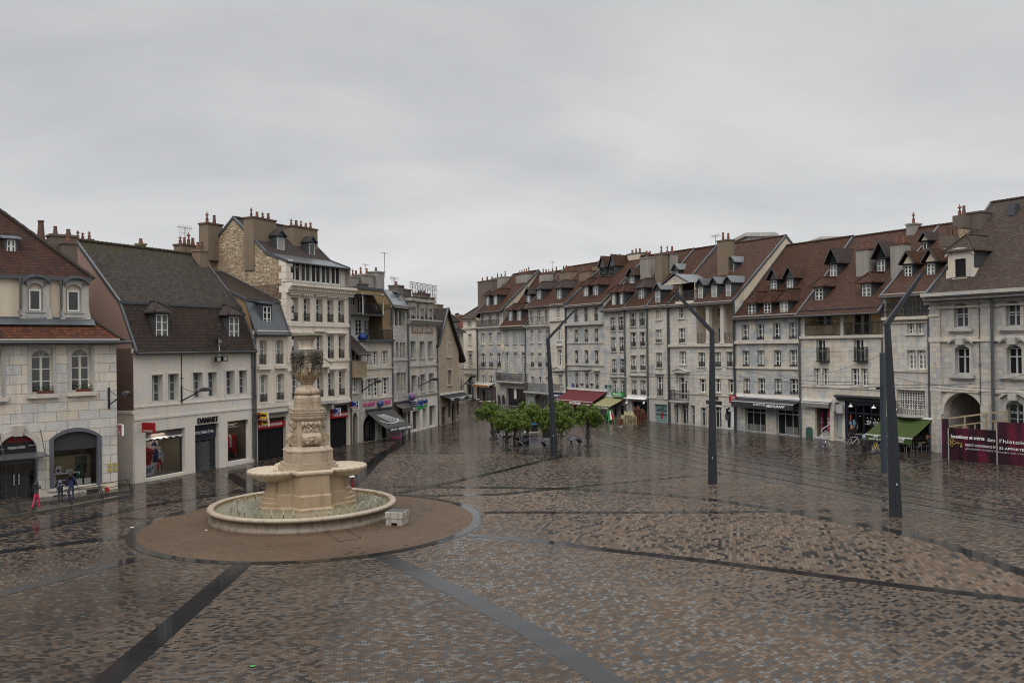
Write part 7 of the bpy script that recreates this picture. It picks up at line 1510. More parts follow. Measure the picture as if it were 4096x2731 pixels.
# ---- house seen at the end of the street and the far hill
b=B('street_end_house','small pale house with a brown roof and white dormer down the street',(1775,1629),(1857,1612),9); L=b.len; b.Zi=9; ze=b.uz(120,1272)[1]
wins(b,9,((90,1360,150,1500),),cols=2,rows=3,r=.25,sur=.12)
b.wall(0,L,0,ze,'stone_cream'); w=5; b.Zi=9; zr=b.uz(60,1050,w)[1]; b.prof=[(0,ze),(w,zr),(2*w,ze)]; b.roof(0,L,b.prof,['tile_brown'],ov=.4); b.gable(L,b.prof,'plaster'); b.gable(0,b.prof,'plaster'); b.dormer(70,1232,1138,70,(b.prof[0],b.prof[1]),'hip','tile_brown','slate',cols=2,rows=3,side=.15,ov=.3)
for i,(px,py,y,wd,h) in enumerate(((1802,1262,230,14,9),(1822,1258,260,16,10),(1845,1272,240,12,9),(1870,1268,290,16,9))):
    p=atd(px,py,y); t=empty('distant_house',(p.x,y,0),0,('far red roofed house left of the street gap','far red roofed house in the middle of the street gap','far red roofed house low in the street gap','far red roofed house right under the wooded hill')[i],'building','far houses under the hill')
    z=p.z; g=MB(); g.box(-wd/2,wd/2,0,9,0,z-3); g.build('wall',M['plaster'],t); g=MB(); g.xprism([(-.5,z-3),(4.5,z),(9.5,z-3)],-wd/2-.4,wd/2+.4); g.build('roof',M['tile_orange'],t); g=MB(); g.box(-wd*.2,-wd*.2+1.2,4,5,z-1,z+1); g.build('chimney',M['chim'],t)
# ================================================================ GROUND
def paver(name,ang,bw=.2,bh=.13,tone=1.,gloss=.36,light=.3,off=.5,polar=None,wet=.4,seed=0,cols=None):
    t=NT(name,.5,.2); p=t.pos()
    if polar:
        q=t.n('VectorMath',{0:p,1:(polar[0],polar[1],0)},operation='SUBTRACT').outputs[0]; x=t.n('SeparateXYZ',{0:q})
        a=t.math('ARCTAN2',x.outputs[1],x.outputs[0]); r=t.math('SQRT',t.math('ADD',t.math('POWER',x.outputs[0],2.),t.math('POWER',x.outputs[1],2.)))
        v=t.n('CombineXYZ',{0:t.math('MULTIPLY',a,6.5),1:r,2:0.}).outputs[0]
    else: v=t.map(p,loc=(seed*.37,seed*.71,0),rot=(0,0,ang))
    c,fac=t.brick(v,bw,bh,.007,off,.2)
    big=t.noise(p,.11,6,.6,.5); wf=t.n('MapRange',{'Value':big,'From Min':.38,'From Max':.62}).outputs[0]
    # share of smooth dark stones grows where the square is wetter
    thr=t.math('SUBTRACT',1-gloss+.10,t.math('MULTIPLY',wf,.2))
    k=cols or ((.085,.060,.042),(.112,.082,.060),(.070,.052,.039),(.130,.097,.071),(.098,.064,.041))
    col=t.ramp(c,[(i*.17,tuple(x*tone for x in k[i%len(k)])) for i in range(5)],'CONSTANT')
    isg=t.math('GREATER_THAN',c,thr); lg=t.math('GREATER_THAN',c,1-gloss*light*.75)
    gcol=t.mix(lg,(.022,.022,.022),(.09,.09,.088)); col=t.mix(isg,col,gcol)
    n=t.noise(p,14,4,.6); col=t.mix(.4,col,t.ramp(n,[(.3,(.3,.3,.3)),(.7,(.72,.72,.72))]),'OVERLAY')
    col=t.mix(t.math('MULTIPLY',wf,wet),col,t.mix(1.,col,(.5,.45,.42),'MULTIPLY'))
    col=t.mix(t.math('MULTIPLY',fac,.85),col,(.012,.011,.010))
    rb=t.math('SUBTRACT',t.math('ADD',t.math('MULTIPLY',n,.2),.48),t.math('MULTIPLY',wf,.42*wet))
    rg=t.math('ADD',t.math('MULTIPLY',rb,t.math('SUBTRACT',1.,isg)),t.math('MULTIPLY',isg,.13))
    t.t.links.new(t.math('ADD',.10,t.math('MULTIPLY',isg,.28)),t.b.inputs['Specular IOR Level'])
    h=t.math('SUBTRACT',t.math('ADD',t.math('MULTIPLY',n,.12),t.math('MULTIPLY',t.math('SUBTRACT',c,.5),.3)),fac)
    return t.out(col,rough=rg,bump=h,bs=.35,bd=.008)
def slab(name,col=(.015,.015,.016),rough=.14,jw=.9):
    t=NT(name,rough,.2); p=t.pos(); u=t.n('SeparateXYZ',{0:t.uv()}).outputs[0]
    j=t.math('LESS_THAN',t.math('FRACT',t.math('DIVIDE',u,jw)),.025); n=t.noise(p,5,5,.6); cell=t.n('TexWhiteNoise',noise_dimensions='1D'); t.t.links.new(t.math('FLOOR',t.math('DIVIDE',u,jw)),cell.inputs['W'])
    c=t.mix(cell.outputs['Value'],tuple(x*.88 for x in col),tuple(x*1.12 for x in col)); c=t.mix(j,c,(.02,.02,.02))
    rg=t.math('ADD',t.math('MULTIPLY',n,.08),rough-.10)
    return t.out(c,rough=rg,bump=t.math('SUBTRACT',t.math('MULTIPLY',n,.08),j),bs=.15,bd=.008)
FC=Vector((-10.55,45.6,0)); RR=8.65
GM=[paver('pavers_west',.08,seed=1,tone=.74,gloss=.28,wet=.7),paver('pavers_south',-.17,seed=2,tone=.85,gloss=.30,light=.45,wet=.55),paver('pavers_east',-.72,bh=.14,seed=3,tone=.98,gloss=.31,light=.5,wet=.3),paver('pavers_long',-1.318,bw=.38,bh=.16,seed=4,tone=1.02,gloss=.22,light=.1,wet=.3),
 paver('pavers_north',-.35,bw=.22,bh=.14,seed=5,tone=.95,gloss=.62,light=.12,wet=.6),paver('pavers_left',.95,bw=.24,seed=6,tone=.85,gloss=.40,light=.2,wet=.7),paver('pavers_ring',0,bw=.22,gloss=0.,tone=1.0,wet=.55,polar=(FC.x,FC.y),cols=((.095,.062,.039),(.108,.072,.046),(.084,.056,.036)))]
def sheet(name,pts,z,mat,cut=None):
    me=bpy.data.meshes.new(name); me.from_pydata([(p[0],p[1],z) for p in pts],[],[tuple(range(len(pts)))]); uv=me.uv_layers.new(name='UVMap')
    for l in me.loops: v=me.vertices[l.vertex_index].co; uv.data[l.index].uv=(v.x,v.y)
    me.materials.append(mat); o=bpy.data.objects.new(name,me); C.objects.link(o); return tag(o,kind='structure')
sheet('ground',[(-900,-60),(900,-60),(900,1500),(-900,1500)],0,GM[4])
PX=lambda L:[G(x,y) for x,y in L]
# paved sectors between the radiating stone bands
s3=[(1867,2138),(2200,2168),(2408,2197),(2765,2236),(3200,2290),(3600,2342),(4096,2400),(4500,2450)]
cC=[(1540,1947),(2000,1950),(2219,1954),(2434,1963),(2673,1980),(2867,2001),(3122,2039),(3307,2074),(3510,2109),(3637,2137),(3790,2180),(3917,2224),(4018,2264),(4096,2292),(4400,2400)]
s4=[(1935,2050),(2000,2048.5),(2500,2049),(2900,2048),(3185,2043),(3408,2040),(3688,2038)]
tram_n=[(2281,1731),(2450,1779),(2638,1834),(2827,1876),(3000,1910),(3154,1941),(3551,2013),(4096,2109),(4500,2180)]
sheet('paving',PX([(999,2247),(371+95,2731),(200,3100),(2700,3100),(2446,2731),(2250,2570),(1508,2212)]),.004,GM[1])
sheet('paving',PX([(1508,2212),(2250,2570),(2446,2731),(2700,3100),(5200,3100),(4500,2450)]+s3[::-1][1:]+[(1800,2150)]),.004,GM[2])
sheet('paving',PX(s3+[(4400,2400)]+[(4096,2292),(4018,2264),(3917,2224),(3790,2180),(3637,2137),(3510,2109),(3307,2074),(3122,2039)]+s4[::-1][3:]+[(1930,2060)]),.004,GM[3])
sheet('paving',PX([(977,2248),(418,2731),(300,3100),(-900,3100),(-700,2590),(0,2372),(556,2231)]),.0045,GM[0])
sheet('paving',PX([(556,2231),(0,2372),(-700,2590),(-900,2420),(0,2205),(519,2144)]),.005,GM[5])
sheet('paving',PX([(1541,1811),(1900,1811),(2216,1819),(2439,1825),(2638,1834)]+tram_n[3:]+[(4400,2400),(4096,2292),(4018,2264),(3917,2224),(3790,2180),(3637,2137),(3510,2109),(3307,2074),(3122,2039),(2867,2001),(2673,1980),(2434,1963),(2219,1954),(2000,1950),(1540,1947),(1487,1850)]),.004,paver('pavers_middle',.55,seed=7,tone=1.05,gloss=.44,light=.15,wet=.35))
sheet('paving',PX([(1935,2050)]+s4[1:5]+[(3122,2039),(2867,2001),(2673,1980),(2434,1963),(2219,1954),(2000,1950),(1540,1947),(1600,1985)]),.0045,paver('pavers_strip',-1.0,seed=8,tone=1.15,gloss=.38,light=.15,wet=.35))
n=96; sheet('fountain_paving',[(FC.x+RR*math.cos(2*PI*i/n),FC.y+RR*math.sin(2*PI*i/n)) for i in range(n)],.012,GM[6])
BM=slab('band_stone'); BM2=slab('kerb_stone',(.055,.055,.053),.25,1.2); RM=plain('tram_rail_steel',(.05,.05,.052),.25,.5,.5)
def band(pts,w,mat=BM,z=.008,name='stone_band',h=0):
    P=[Vector((p[0],p[1],0)) for p in pts]; g=MB(); d=0; q=[]
    for i,p in enumerate(P):
        t=(P[min(i+1,len(P)-1)]-P[max(i-1,0)]).normalized(); nn=Vector((-t.y,t.x,0))*w/2
        if i: d+=(p-P[i-1]).length
        q.append((p+nn,p-nn,d))
    for (a,b_,d0),(c,e,d1) in zip(q,q[1:]):
        zz=Vector((0,0,z+h)); g.face([b_+zz,e+zz,c+zz,a+zz],uv=[(d0,0),(d1,0),(d1,1),(d0,1)])
        if h: z0=Vector((0,0,-.02)); g.face([b_+z0,e+z0,e+zz,b_+zz],uv=[(d0,0),(d1,0),(d1,1),(d0,1)]); g.face([a+z0,c+z0,c+zz,a+zz],uv=[(d0,0),(d1,0),(d1,1),(d0,1)])
    return tag(g.build(name,mat),kind='structure')
ring=[(FC.x+RR*math.cos(2*PI*i/n),FC.y+RR*math.sin(2*PI*i/n)) for i in range(n+1)]; band(ring,.5,z=.016)
band(PX([(977,2249),(700,2490),(418,2731),(150,2960)]),.86,z=.0085)
band(PX([(1508,2211),(1800,2352),(2120,2520),(2446,2731),(2700,2900)]),.86,slab('band_stone_light',(.028,.028,.029),.2,.75),z=.009)
band(PX(s3),.6,z=.0095); band(PX(s4),.62,z=.010); band(PX(cC),.72,z=.0105)
band(PX([(1617,1984),(2000,1977),(2219,1955),(2430,1935),(2612,1917),(2826,1899),(2900,1890)]),.6,z=.011); band(PX([(1591,1973),(1708,1950),(2000,1885),(2204,1834),(2265,1822)]),.62,z=.0115)
band(PX([(1400,1946),(1482,1862),(1541,1809),(1572,1798),(1604,1769),(1637,1736)]),1.0,z=.012); band(PX([(1541,1811),(1900,1811),(2000,1813),(2255,1821),(2439,1825),(2638,1834)]),.4,z=.0125)
band(PX([(-500,2330),(0,2207),(519,2144)]),.7,z=.013); band(PX([(-500,2530),(0,2374),(560,2231)]),.8,z=.0135); band(PX([(-400,2240),(0,2141),(212,2103),(583,2024),(784,1990),(1000,1960)]),.7,z=.014); band(PX([(477,2072),(636,2070),(760,2050)]),.5,z=.0145)
band(PX([(905,1894),(1040,1968)]),.9,z=.015)
band(PX(tram_n),.5,BM2,z=.0155,name='tramway_kerb'); far_k=[(2350,1690),(2600,1741),(2900,1809),(3205,1863),(3510,1914),(4096,2008),(4500,2075)]; band(PX(far_k),.5,BM2,z=.016,name='tramway_kerb')
for i,(ya,yb,yc) in enumerate(((1829,1987,2030),(1848,2018,2050),(1868,2050,2080))):
    band(PX([(2330,1714+i*6),(2600,1769+i*13),(2900,ya+i*4),(3510,1936+i*26),(4096,2030+i*29),(4500,2100+i*30)]),.16,RM,z=.017+.0005*i,name='tram_rail')
band(PX([(3200,1837),(3322,1822),(3460,1812),(3600,1800),(3733,1806)]),.6,BM2,z=.018,name='kerb')
band(PX([(2640,1707),(3000,1745),(3194,1770),(3300,1784)]),.35,BM2,z=.0185,name='kerb'); band(PX([(3768,1838),(3560,1880),(3490,1885)]),.5,BM2,z=.019,name='kerb')
# raised pavement with two long steps in front of the corner house
LBt=lambda x:2009-.122*(x-158)
for i,(o0,h) in enumerate(((0,.26),(1,.13))):
    y=(lambda x:interp([(-330,2085),(0,2042),(300,2006),(525,1972)],x)) if i==0 else (lambda x:interp([(-330,2120),(0,2077),(300,2028),(540,1980)],x))
    L_=PX([(x,y(x)) for x in (-330,0,150,300,430,530)]); g=MB()
    bk=PX([(530,1955),(-330,2055)]); g.face([(p.x,p.y,h) for p in L_+bk],uv=[(p.x,p.y) for p in L_+bk],mi=1)
    for a,c in zip(L_,L_[1:]): 
        dd=Vector((-(c-a).y,(c-a).x,0)).normalized()*.3
        g.face([(a.x,a.y,0),(c.x,c.y,0),(c.x,c.y,h+.004),(a.x,a.y,h+.004)]); g.face([(a.x,a.y,h+.004),(c.x,c.y,h+.004),(c.x+dd.x,c.y+dd.y,h+.004),(a.x+dd.x,a.y+dd.y,h+.004)])
    tag(g.build('pavement_step' if i else 'pavement',[slab('step_stone%d'%i,(.085,.08,.072),.22,1.1),GM[4]]),kind='structure')
# wooded hill far away
g=MB(); rr=random.Random(4); N=40
hp=[]
for i in range(N+1):
    x=-400+i*20; hp.append((x,1100,18+26*math.exp(-((x+75)/70.)**2)+6*math.sin(x*.02)+4*math.sin(x*.07)))
for p,q in zip(hp,hp[1:]): g.face([(p[0],900,-2),(q[0],900,-2),q,p]); g.face([p,q,(q[0],1400,q[2]*.9),(p[0],1400,p[2]*.9)])
tag(g.build('hill',plain('hill_woods',(.05,.07,.035),.9,var=.5,scale=.06)),kind='structure')
g=MB()
for i in range(900):
    x=rr.uniform(-220,40); z=18+26*math.exp(-((x+75)/70.)**2)+6*math.sin(x*.02)+4*math.sin(x*.07); c=Vector((x,rr.uniform(930,1095),z-rr.random()**2*22+rr.uniform(0,5))); r=rr.uniform(2,5)
    for _ in range(5): d_=Vector((rr.gauss(0,1),rr.gauss(0,.6),rr.gauss(0,.8)))*r*.6; q=c+d_; g.face([q+Vector((rr.uniform(-1,1),rr.uniform(-1,1),rr.uniform(-1,1)))*r*.7 for _ in range(3)])
tag(g.build('hill_woods',plain('hill_tree_leaves',(.045,.062,.03),.9,var=.5,scale=.1)),'dark wooded hillside above the far roofs at the street gap','woods',kind='stuff')
# ================================================================ FOUNTAIN
def fst(name,c1,c2,rough=.55,dirt=.5,dark=(.07,.055,.035),zr=None):
    t=NT(name,rough,.45); p=t.pos(); a=t.noise(p,1.1,5,.6); b_=t.noise(p,9,6,.65)
    c=t.mix(a,c1,c2); c=t.mix(.3,c,t.ramp(b_,[(.3,(.32,.32,.32)),(.7,(.72,.72,.72))]),'OVERLAY')
    s=t.noise(t.map(p,scale=(2.2,2.2,.35)),1.4,6,.65); f=t.n('MapRange',{'Value':s,'From Min':.5,'From Max':.72}).outputs[0]
    c=t.mix(t.math('MULTIPLY',f,dirt),c,dark)
    if zr:
        z=t.n('SeparateXYZ',{0:p}).outputs[2]; q=t.noise(t.map(p,scale=(1.5,1.5,.5)),1.3,6,.62); zf=t.n('MapRange',{'Value':z,'From Min':zr[0],'From Max':zr[1]}).outputs[0]
        m_=t.n('MapRange',{'Value':t.math('ADD',q,t.math('MULTIPLY',zf,.42)),'From Min':.62,'From Max':.78}).outputs[0]; c=t.mix(t.math('MULTIPLY',m_,.93),c,(.022,.021,.016))
    return t.out(c,bump=b_,bs=.35,bd=.03)
FS=fst('fountain_stone',(.31,.235,.16),(.40,.315,.23)); FW=fst('wet_fountain_stone',(.27,.19,.115),(.36,.265,.17),.35,.45,(.12,.08,.045)); FB=fst('basin_stone',(.13,.10,.072),(.21,.165,.12),.4,.95,(.028,.022,.016)); FT=fst('shell_stone',(.38,.305,.215),(.45,.37,.275),.28,.2,(.30,.22,.14)); FU=fst('urn_stone',(.34,.255,.16),(.46,.365,.26),.6,.5,(.05,.042,.03),(7.0,9.1)); FN=fst('urn_neck_stone',(.46,.385,.30),(.54,.46,.37),.6,.35); MO=fst('mossy_rim_stone',(.10,.10,.055),(.17,.155,.095),.8,.4)
ft=empty('fountain',(-11.15,47.5,0),math.radians(25),'tall sandstone fountain with a carved urn, scalloped shell bowls and a round water basin','fountain')
def P_(mb,n,m,par=ft,**k): return mb.build(n,m,par,**k)
R0=4.93; BO=(-.235,.11,0); g=MB(); g.lathe([(R0-.02,0),(R0-.02,.13),(R0-.10,.17),(R0-.14,.24),(R0-.13,.46),(R0-.06,.52),(R0-.3,.52)],96); P_(g,'basin_wall',FB,smooth=True,loc=BO); g=MB(); g.lathe([(R0-.3,.522),(R0-.06,.522),(R0+.02,.55),(R0+.06,.62),(R0+.03,.70),(R0-.07,.74),(R0-.2,.74),(R0-.30,.70),(R0-.33,.64),(R0-.33,.5)],96); P_(g,'basin_rim',fst('basin_rim_stone',(.27,.215,.155),(.36,.295,.22),.4,.6,(.06,.045,.033)),smooth=True,loc=BO)
WT=NT('basin_water',.06,.5); p_=WT.pos(); n_=WT.noise(p_,3.5,5,.6,.6); n2=WT.noise(p_,.5,3,.5); WM=WT.out(WT.mix(n2,(.135,.125,.078),(.22,.215,.15)),bump=n_,bs=.35,bd=.05)
g=MB(); g.lathe([(R0-.345,.3),(R0-.338,.69)],72); P_(g,'basin_lining',fst('basin_lining',(.26,.17,.08),(.33,.23,.12),.35,.4),smooth=True,loc=BO); g=MB(); g.lathe([(0,.55),(R0-.34,.55)],64); P_(g,'water',WM,loc=BO)
def crs(Hh,Fh,k): 
    o=[]
    for q in range(4):
        c_,s_=math.cos(q*PI/2),math.sin(q*PI/2)
        for (x,y) in ((Hh,-Fh),(Hh,Fh),(k,k)): o.append((x*c_-y*s_,x*s_+y*c_))
    return o
# lower body: central pier, three octagonal pedestals below the shells, flat front pier
def octa(r,cx,cy): return [(cx+r*math.cos(PI/8+i*PI/4),cy+r*math.sin(PI/8+i*PI/4)) for i in range(8)]
g=MB(); g.loft([(crs(2.0,.86,1.2),.3),(crs(2.0,.86,1.2),.62),(crs(1.88,.8,1.12),.72),(crs(1.86,.79,1.1),1.3),(crs(1.77,.76,1.04),1.38),(crs(1.72,.75,1.0),2.4)]); P_(g,'lower_pier',FW)
for q in (0,1,2):
    a=q*PI/2; cx,cy=1.62*math.cos(a),1.62*math.sin(a); g=MB(); g.loft([(octa(1.02,cx,cy),.3),(octa(1.02,cx,cy),.66),(octa(.94,cx,cy),.72),(octa(.94,cx,cy),.9),(octa(.86,cx,cy),.96),(octa(.86,cx,cy),1.14),(octa(.76,cx,cy),1.2),(octa(.76,cx,cy),1.38),(octa(.66,cx,cy),1.46),(octa(.62,cx,cy),2.25)]); P_(g,'shell_pedestal',FW)
    sx_,sy_=1.72*math.cos(a),1.72*math.sin(a); g=MB(); sc_=lambda aa,z: (.915+.065*abs(math.sin(11*aa))) if z>2.3 else .90+.012*math.sin(22*aa)
    g.lathe([(0,2.42),(.9,2.43),(1.22,2.5),(1.33,2.62),(1.42,2.645),(1.52,2.60),(1.55,2.5),(1.46,2.40),(1.40,2.29),(1.2,2.17),(.95,2.06),(.7,2.0),(0,1.98)],88,(sx_,sy_,0),sc_); P_(g,'shell_bowl',FT,smooth=True)
g=MB(); g.loft([(crs(1.72,.9,1.12),2.40),(crs(1.72,.9,1.12),2.50)]); P_(g,'shell_platform',FT)
g=MB(); g.tube([(1.05,-1.05,2.5),(.88,-1.72,2.5),(-.88,-1.72,2.5),(-1.05,-1.05,2.5)],.13,10); P_(g,'bolster_edge',FT)
g=MB(); g.loft([(crs(1.66,.92,1.2),2.50),(crs(1.66,.92,1.2),2.73)]); g.loft([(crs(1.52,.85,1.1),2.735),(crs(1.52,.85,1.1),2.93)]); P_(g,'plinth_steps',FS).scale=(.88,.88,1)
g=MB(); g.loft([(crs(1.36,.78,.98),2.93),(crs(1.36,.78,.98),3.50),(crs(1.39,.80,1.0),3.52),(crs(1.39,.80,1.0),3.60),(crs(1.34,.76,.96),3.62),(crs(1.16,.64,.84),3.80)]); P_(g,'plinth',FS).scale=(.88,.88,1)
g=MB(); g.loft([(crs(.80,.5,.66),3.80),(crs(.80,.5,.66),5.16)]); P_(g,'shaft',FS).scale=(.88,.88,1)
for q in range(4):
    a=q*PI/2-PI/2; o=None; g=MB()
    prof=[(.78,3.82),(1.02,3.84)]+[(.90+.33*math.cos(t),4.16+.33*math.sin(t)) for t in [-1.2+i*.3 for i in range(8)]]+[(1.0,4.55),(.90,4.75),(.93,4.92),(1.0,5.02),(.98,5.12),(.78,5.14)]
    g.xprism(prof,-.46,.46); 
    for s_ in (-1,1):
        for (cy_,cz_,r_) in ((.90,4.16,.35),(.92,4.98,.16)):
            g.tube([(s_*.44,cy_,cz_),(s_*.56,cy_,cz_)],r_,20); g.tube([(s_*.56,cy_+rr_*math.cos(t),cz_+rr_*math.sin(t)) for t,rr_ in [(i*.5,r_*(.9-.062*i)) for i in range(13)]],.028*r_/.35+.006,5); g.tube([(s_*.55,cy_,cz_),(s_*.60,cy_,cz_)],r_*.22,10)
    o=P_(g,'scroll_console',FS,rot=(0,0,a-PI/2)); o.scale=(.88,.88,1)
    g=MB(); rr=random.Random(q+5)
    def blob(x,y,z,r,sx=1,sy=1,sz=1):
        g.lathe([(0,-r*sz)]+[(r*math.cos(b)*sx,r*sz*math.sin(b)) for b in (-1.,-.5,0,.5,1.)]+[(0,r*sz)],9,(x,y,z))
    for (x,y,z,r) in ((0,1.0,4.72,.17),(-.16,1.0,4.52,.12),(.16,1.0,4.52,.12),(-.2,1.2,4.3,.15),(.2,1.2,4.3,.15),(-.26,1.2,4.02,.17),(.26,1.2,4.02,.17),(0,1.15,3.95,.12),(-.3,1.02,4.95,.13),(.3,1.02,4.95,.13),(0,1.05,5.0,.14),(-.15,1.04,4.86,.1),(.15,1.04,4.86,.1)): blob(x,y*.95,z,r*.68,1.0,.7,1.1)
    for i in range(16): a2=i*2*PI/16; blob(.17*math.cos(a2),1.22,4.17+.17*math.sin(a2),.035)
    g.tube([(0,1.15,4.17),(0,1.27,4.17)],.12,14); g.tube([(0,1.2,4.17),(0,1.31,4.17)],.05,10)
    for s_ in (-1,1):
        for i in range(5): g.tube([(s_*(.06+.07*i),.92,4.9),(s_*(.09+.08*i),1.0,4.62),(s_*(.08+.06*i),1.0,4.42)],[.03,.04,.02],5)
    P_(g,'carved_mask',FS,o,smooth=True)
    g=MB(); d=.76
    for i in range(11): z=4.05+i*.085; g.box(-.24,.24,d+.02,d+.035,z,z+.035)
    g.box(-.3,-.27,d,d+.05,3.95,5.05); g.box(.27,.3,d,d+.05,3.95,5.05); g.box(-.27,.27,d,d+.05,5.02,5.06); P_(g,'inscription_panel',plain('carved_inscription',(.33,.21,.14),.7),rot=(0,0,a-PI/4)).scale=(.88,.88,1)
g=MB(); g.loft([(crs(.92,.58,.74),5.16),(crs(1.0,.62,.8),5.26),(crs(1.03,.64,.82),5.30),(crs(1.03,.64,.82),5.44),(crs(1.07,.66,.85),5.46),(crs(1.07,.66,.85),5.52),(crs(1.0,.62,.80),5.54),(crs(1.02,.63,.81),5.80)]); o=P_(g,'cornice',FS); o.scale=(.83,.83,1); g=MB()
pl=crs(1.05,.65,.83)
for i in range(12):
    A,Bv=Vector((*pl[i],0)),Vector((*pl[(i+1)%12],0)); m_=max(2,int((Bv-A).length/.13))
    for j in range(m_): c_=A.lerp(Bv,(j+.5)/m_); g.lathe([(0,5.53),(.055,5.56),(.06,5.6),(.03,5.64),(0,5.65)],7,(c_.x,c_.y,0)); g.lathe([(.02,5.65),(.03,5.72),(.015,5.79)],5,(c_.x*.985,c_.y*.985,0))
P_(g,'egg_moulding',FS,o)
g=MB(); g.loft([(crs(.74,.46,.6),5.80),(crs(.74,.46,.6),6.14),(crs(.755,.47,.61),6.145),(crs(.755,.47,.61),6.18),(crs(.74,.46,.6),6.185),(crs(.74,.46,.6),6.38),(crs(.65,.42,.54),6.52)]); P_(g,'urn_plinth',FS).scale=(.88,.88,1)
g=MB(); gad=lambda a,z: 1+.07*abs(math.sin(7*a))-.03
g.lathe([(0,6.52),(.60,6.53),(.655,6.62),(.65,6.72),(.58,6.84),(.48,6.93),(.40,6.99)],84,f=gad); g.lathe([(.40,6.97),(.34,7.05),(.345,7.12),(.40,7.14),(.40,7.17),(.35,7.18)],32); P_(g,'urn_foot',FS,smooth=True)
rr=random.Random(2)
def urnf(a,z):
    k=max(0,min(1,(z-7.2)/.5))
    return 1+k*(.035*math.sin(8*a+z*1.3)*math.sin(5*z)+.03*math.sin(5*a-2*z)+.025*math.sin(17*a+9*z)*math.sin(11*z))
g=MB(); g.lathe([(.35,7.18),(.42,7.24),(.52,7.38),(.60,7.52),(.655,7.68),(.70,7.86),(.74,8.04),(.77,8.2),(.80,8.36),(.815,8.5),(.84,8.6),(.845,8.72),(.83,8.82),(.79,8.9),(.74,8.94),(.42,8.97)],96,f=urnf); P_(g,'urn_body',FU,smooth=True)
g=MB()
for k in range(8):
    a=2*PI*k/8
    for j in range(40):
        t=rr.random(); z=8.72-t*.95+rr.uniform(-.04,.04); sp=(1-t)*.34*rr.choice((-1,1))*rr.uniform(.3,1); aa=a+sp; R=.80-.11*max(0,(8.4-z))+.02; r=rr.uniform(.04,.085); c_=Vector((R*math.cos(aa),R*math.sin(aa),z)); g.lathe([(0,-r),(r*.8,-r*.5),(r,0),(r*.8,r*.5),(0,r)],6,c_)
    for j in range(3):
        aa=a+PI/8+(j-1)*.16; g.tube([(.56*math.cos(aa),.56*math.sin(aa),7.4),(.70*math.cos(aa),.70*math.sin(aa),7.75),(.76*math.cos(aa),.76*math.sin(aa),8.02),(.83*math.cos(aa),.83*math.sin(aa),8.12)],[.07,.085,.06,.02],6)
P_(g,'urn_garlands',FU,smooth=True)
g=MB(); g.lathe([(.45,8.95),(.46,9.02),(.40,9.03)],40,f=lambda a,z:1+.02*math.sin(40*a)); g.lathe([(.40,9.0),(.355,9.12),(.35,9.22),(.37,9.36),(.43,9.5),(.54,9.62),(.62,9.67)],40,f=lambda a,z:1+.015*math.sin(24*a)); P_(g,'urn_neck',FN,smooth=True)
g=MB(); g.lathe([(.60,9.66),(.72,9.68),(.755,9.73),(.74,9.79),(.66,9.81),(.5,9.78),(.45,9.5),(0,9.45)],40); P_(g,'urn_rim',MO,smooth=True)
JM=bpy.data.materials.new('water_jet'); JM.use_nodes=True; bs=JM.node_tree.nodes['Principled BSDF']; bs.inputs['Base Color'].default_value=(.75,.78,.78,1); bs.inputs['Roughness'].default_value=.1; bs.inputs['Alpha'].default_value=.28
NJ=44
for i in range(NJ):
    a=2*PI*(i+.3)/NJ; 
    if i%11 in (9,): continue
    r0=3.95+.12*math.sin(i*2.1); cx,cy=r0*math.cos(a),r0*math.sin(a); g=MB(); dx,dy=-math.cos(a+.35),-math.sin(a+.35); tl=.06
    g.bar((cx-dx*tl,cy-dy*tl,.5),(cx,cy,.74),.017,n=5); o=P_(g,'nozzle',M['blacks']); g=MB(); L_=.55+.12*math.sin(i*1.7); Hh=.34+.05*math.sin(i*2.9)
    g.tube([(cx+dx*L_*t,cy+dy*L_*t,.78+Hh*4*t*(1-t)*.9-.2*t) for t in [j/8 for j in range(9)]],[.007+.004*j/8 for j in range(9)],5); P_(g,'water_arc',JM,o)
p=G(1585.5,2099.5); t=empty('stone_block',(p.x,p.y+.3,0),-.22,'square stained white stone block beside the fountain basin','block'); NB=fst('white_block_stone',(.42,.38,.32),(.33,.30,.26),.7,.85,(.09,.08,.07)); g=MB(); w=.44
g.xprism([(-w,0),(w,0),(w,.37),(-w,.37)],-w,-.16); g.xprism([(-w,0),(w,0),(w,.37),(-w,.37)],.16,w); g.xprism([(-w,.14),(w,.14),(w,.37),(-w,.37)],-.16,.16); g.build('lower_block',NB,t); g=MB(); g.loft([([(-w-.03,-w-.03),(w+.03,-w-.03),(w+.03,w+.03),(-w-.03,w+.03)],.375),([(-w-.03,-w-.03),(w+.03,-w-.03),(w+.03,w+.03),(-w-.03,w+.03)],.66),([(-w,-w),(w,-w),(w,w),(-w,w)],.69)]); g.build('upper_block',NB,t); g=MB(); g.box(-w,w,-w,w,.691,.70); g.build('block_lid',M['dark_paint'],t)
p=G(1399,1951); t=empty('red_stool',(p.x,p.y,0),.4,'small red legged stool with a white top standing behind the fountain','stool')
for sx in (-.2,.2):
    for sy in (-.2,.2): MB().bar((sx*1.15,sy*1.15,0),(sx,sy,.72),.022).build('leg',M['red'],t)
g=MB()
for q in (.25,.5): [g.bar((-.22,s*.22,q),(.22,s*.22,q),.014) for s in (-1,1)]; [g.bar((s*.22,-.22,q),(s*.22,.22,q),.014) for s in (-1,1)]
g.build('stretcher',M['red'],t); MB().box(-.27,.27,-.27,.27,.72,.78).build('seat',M['white'],t)
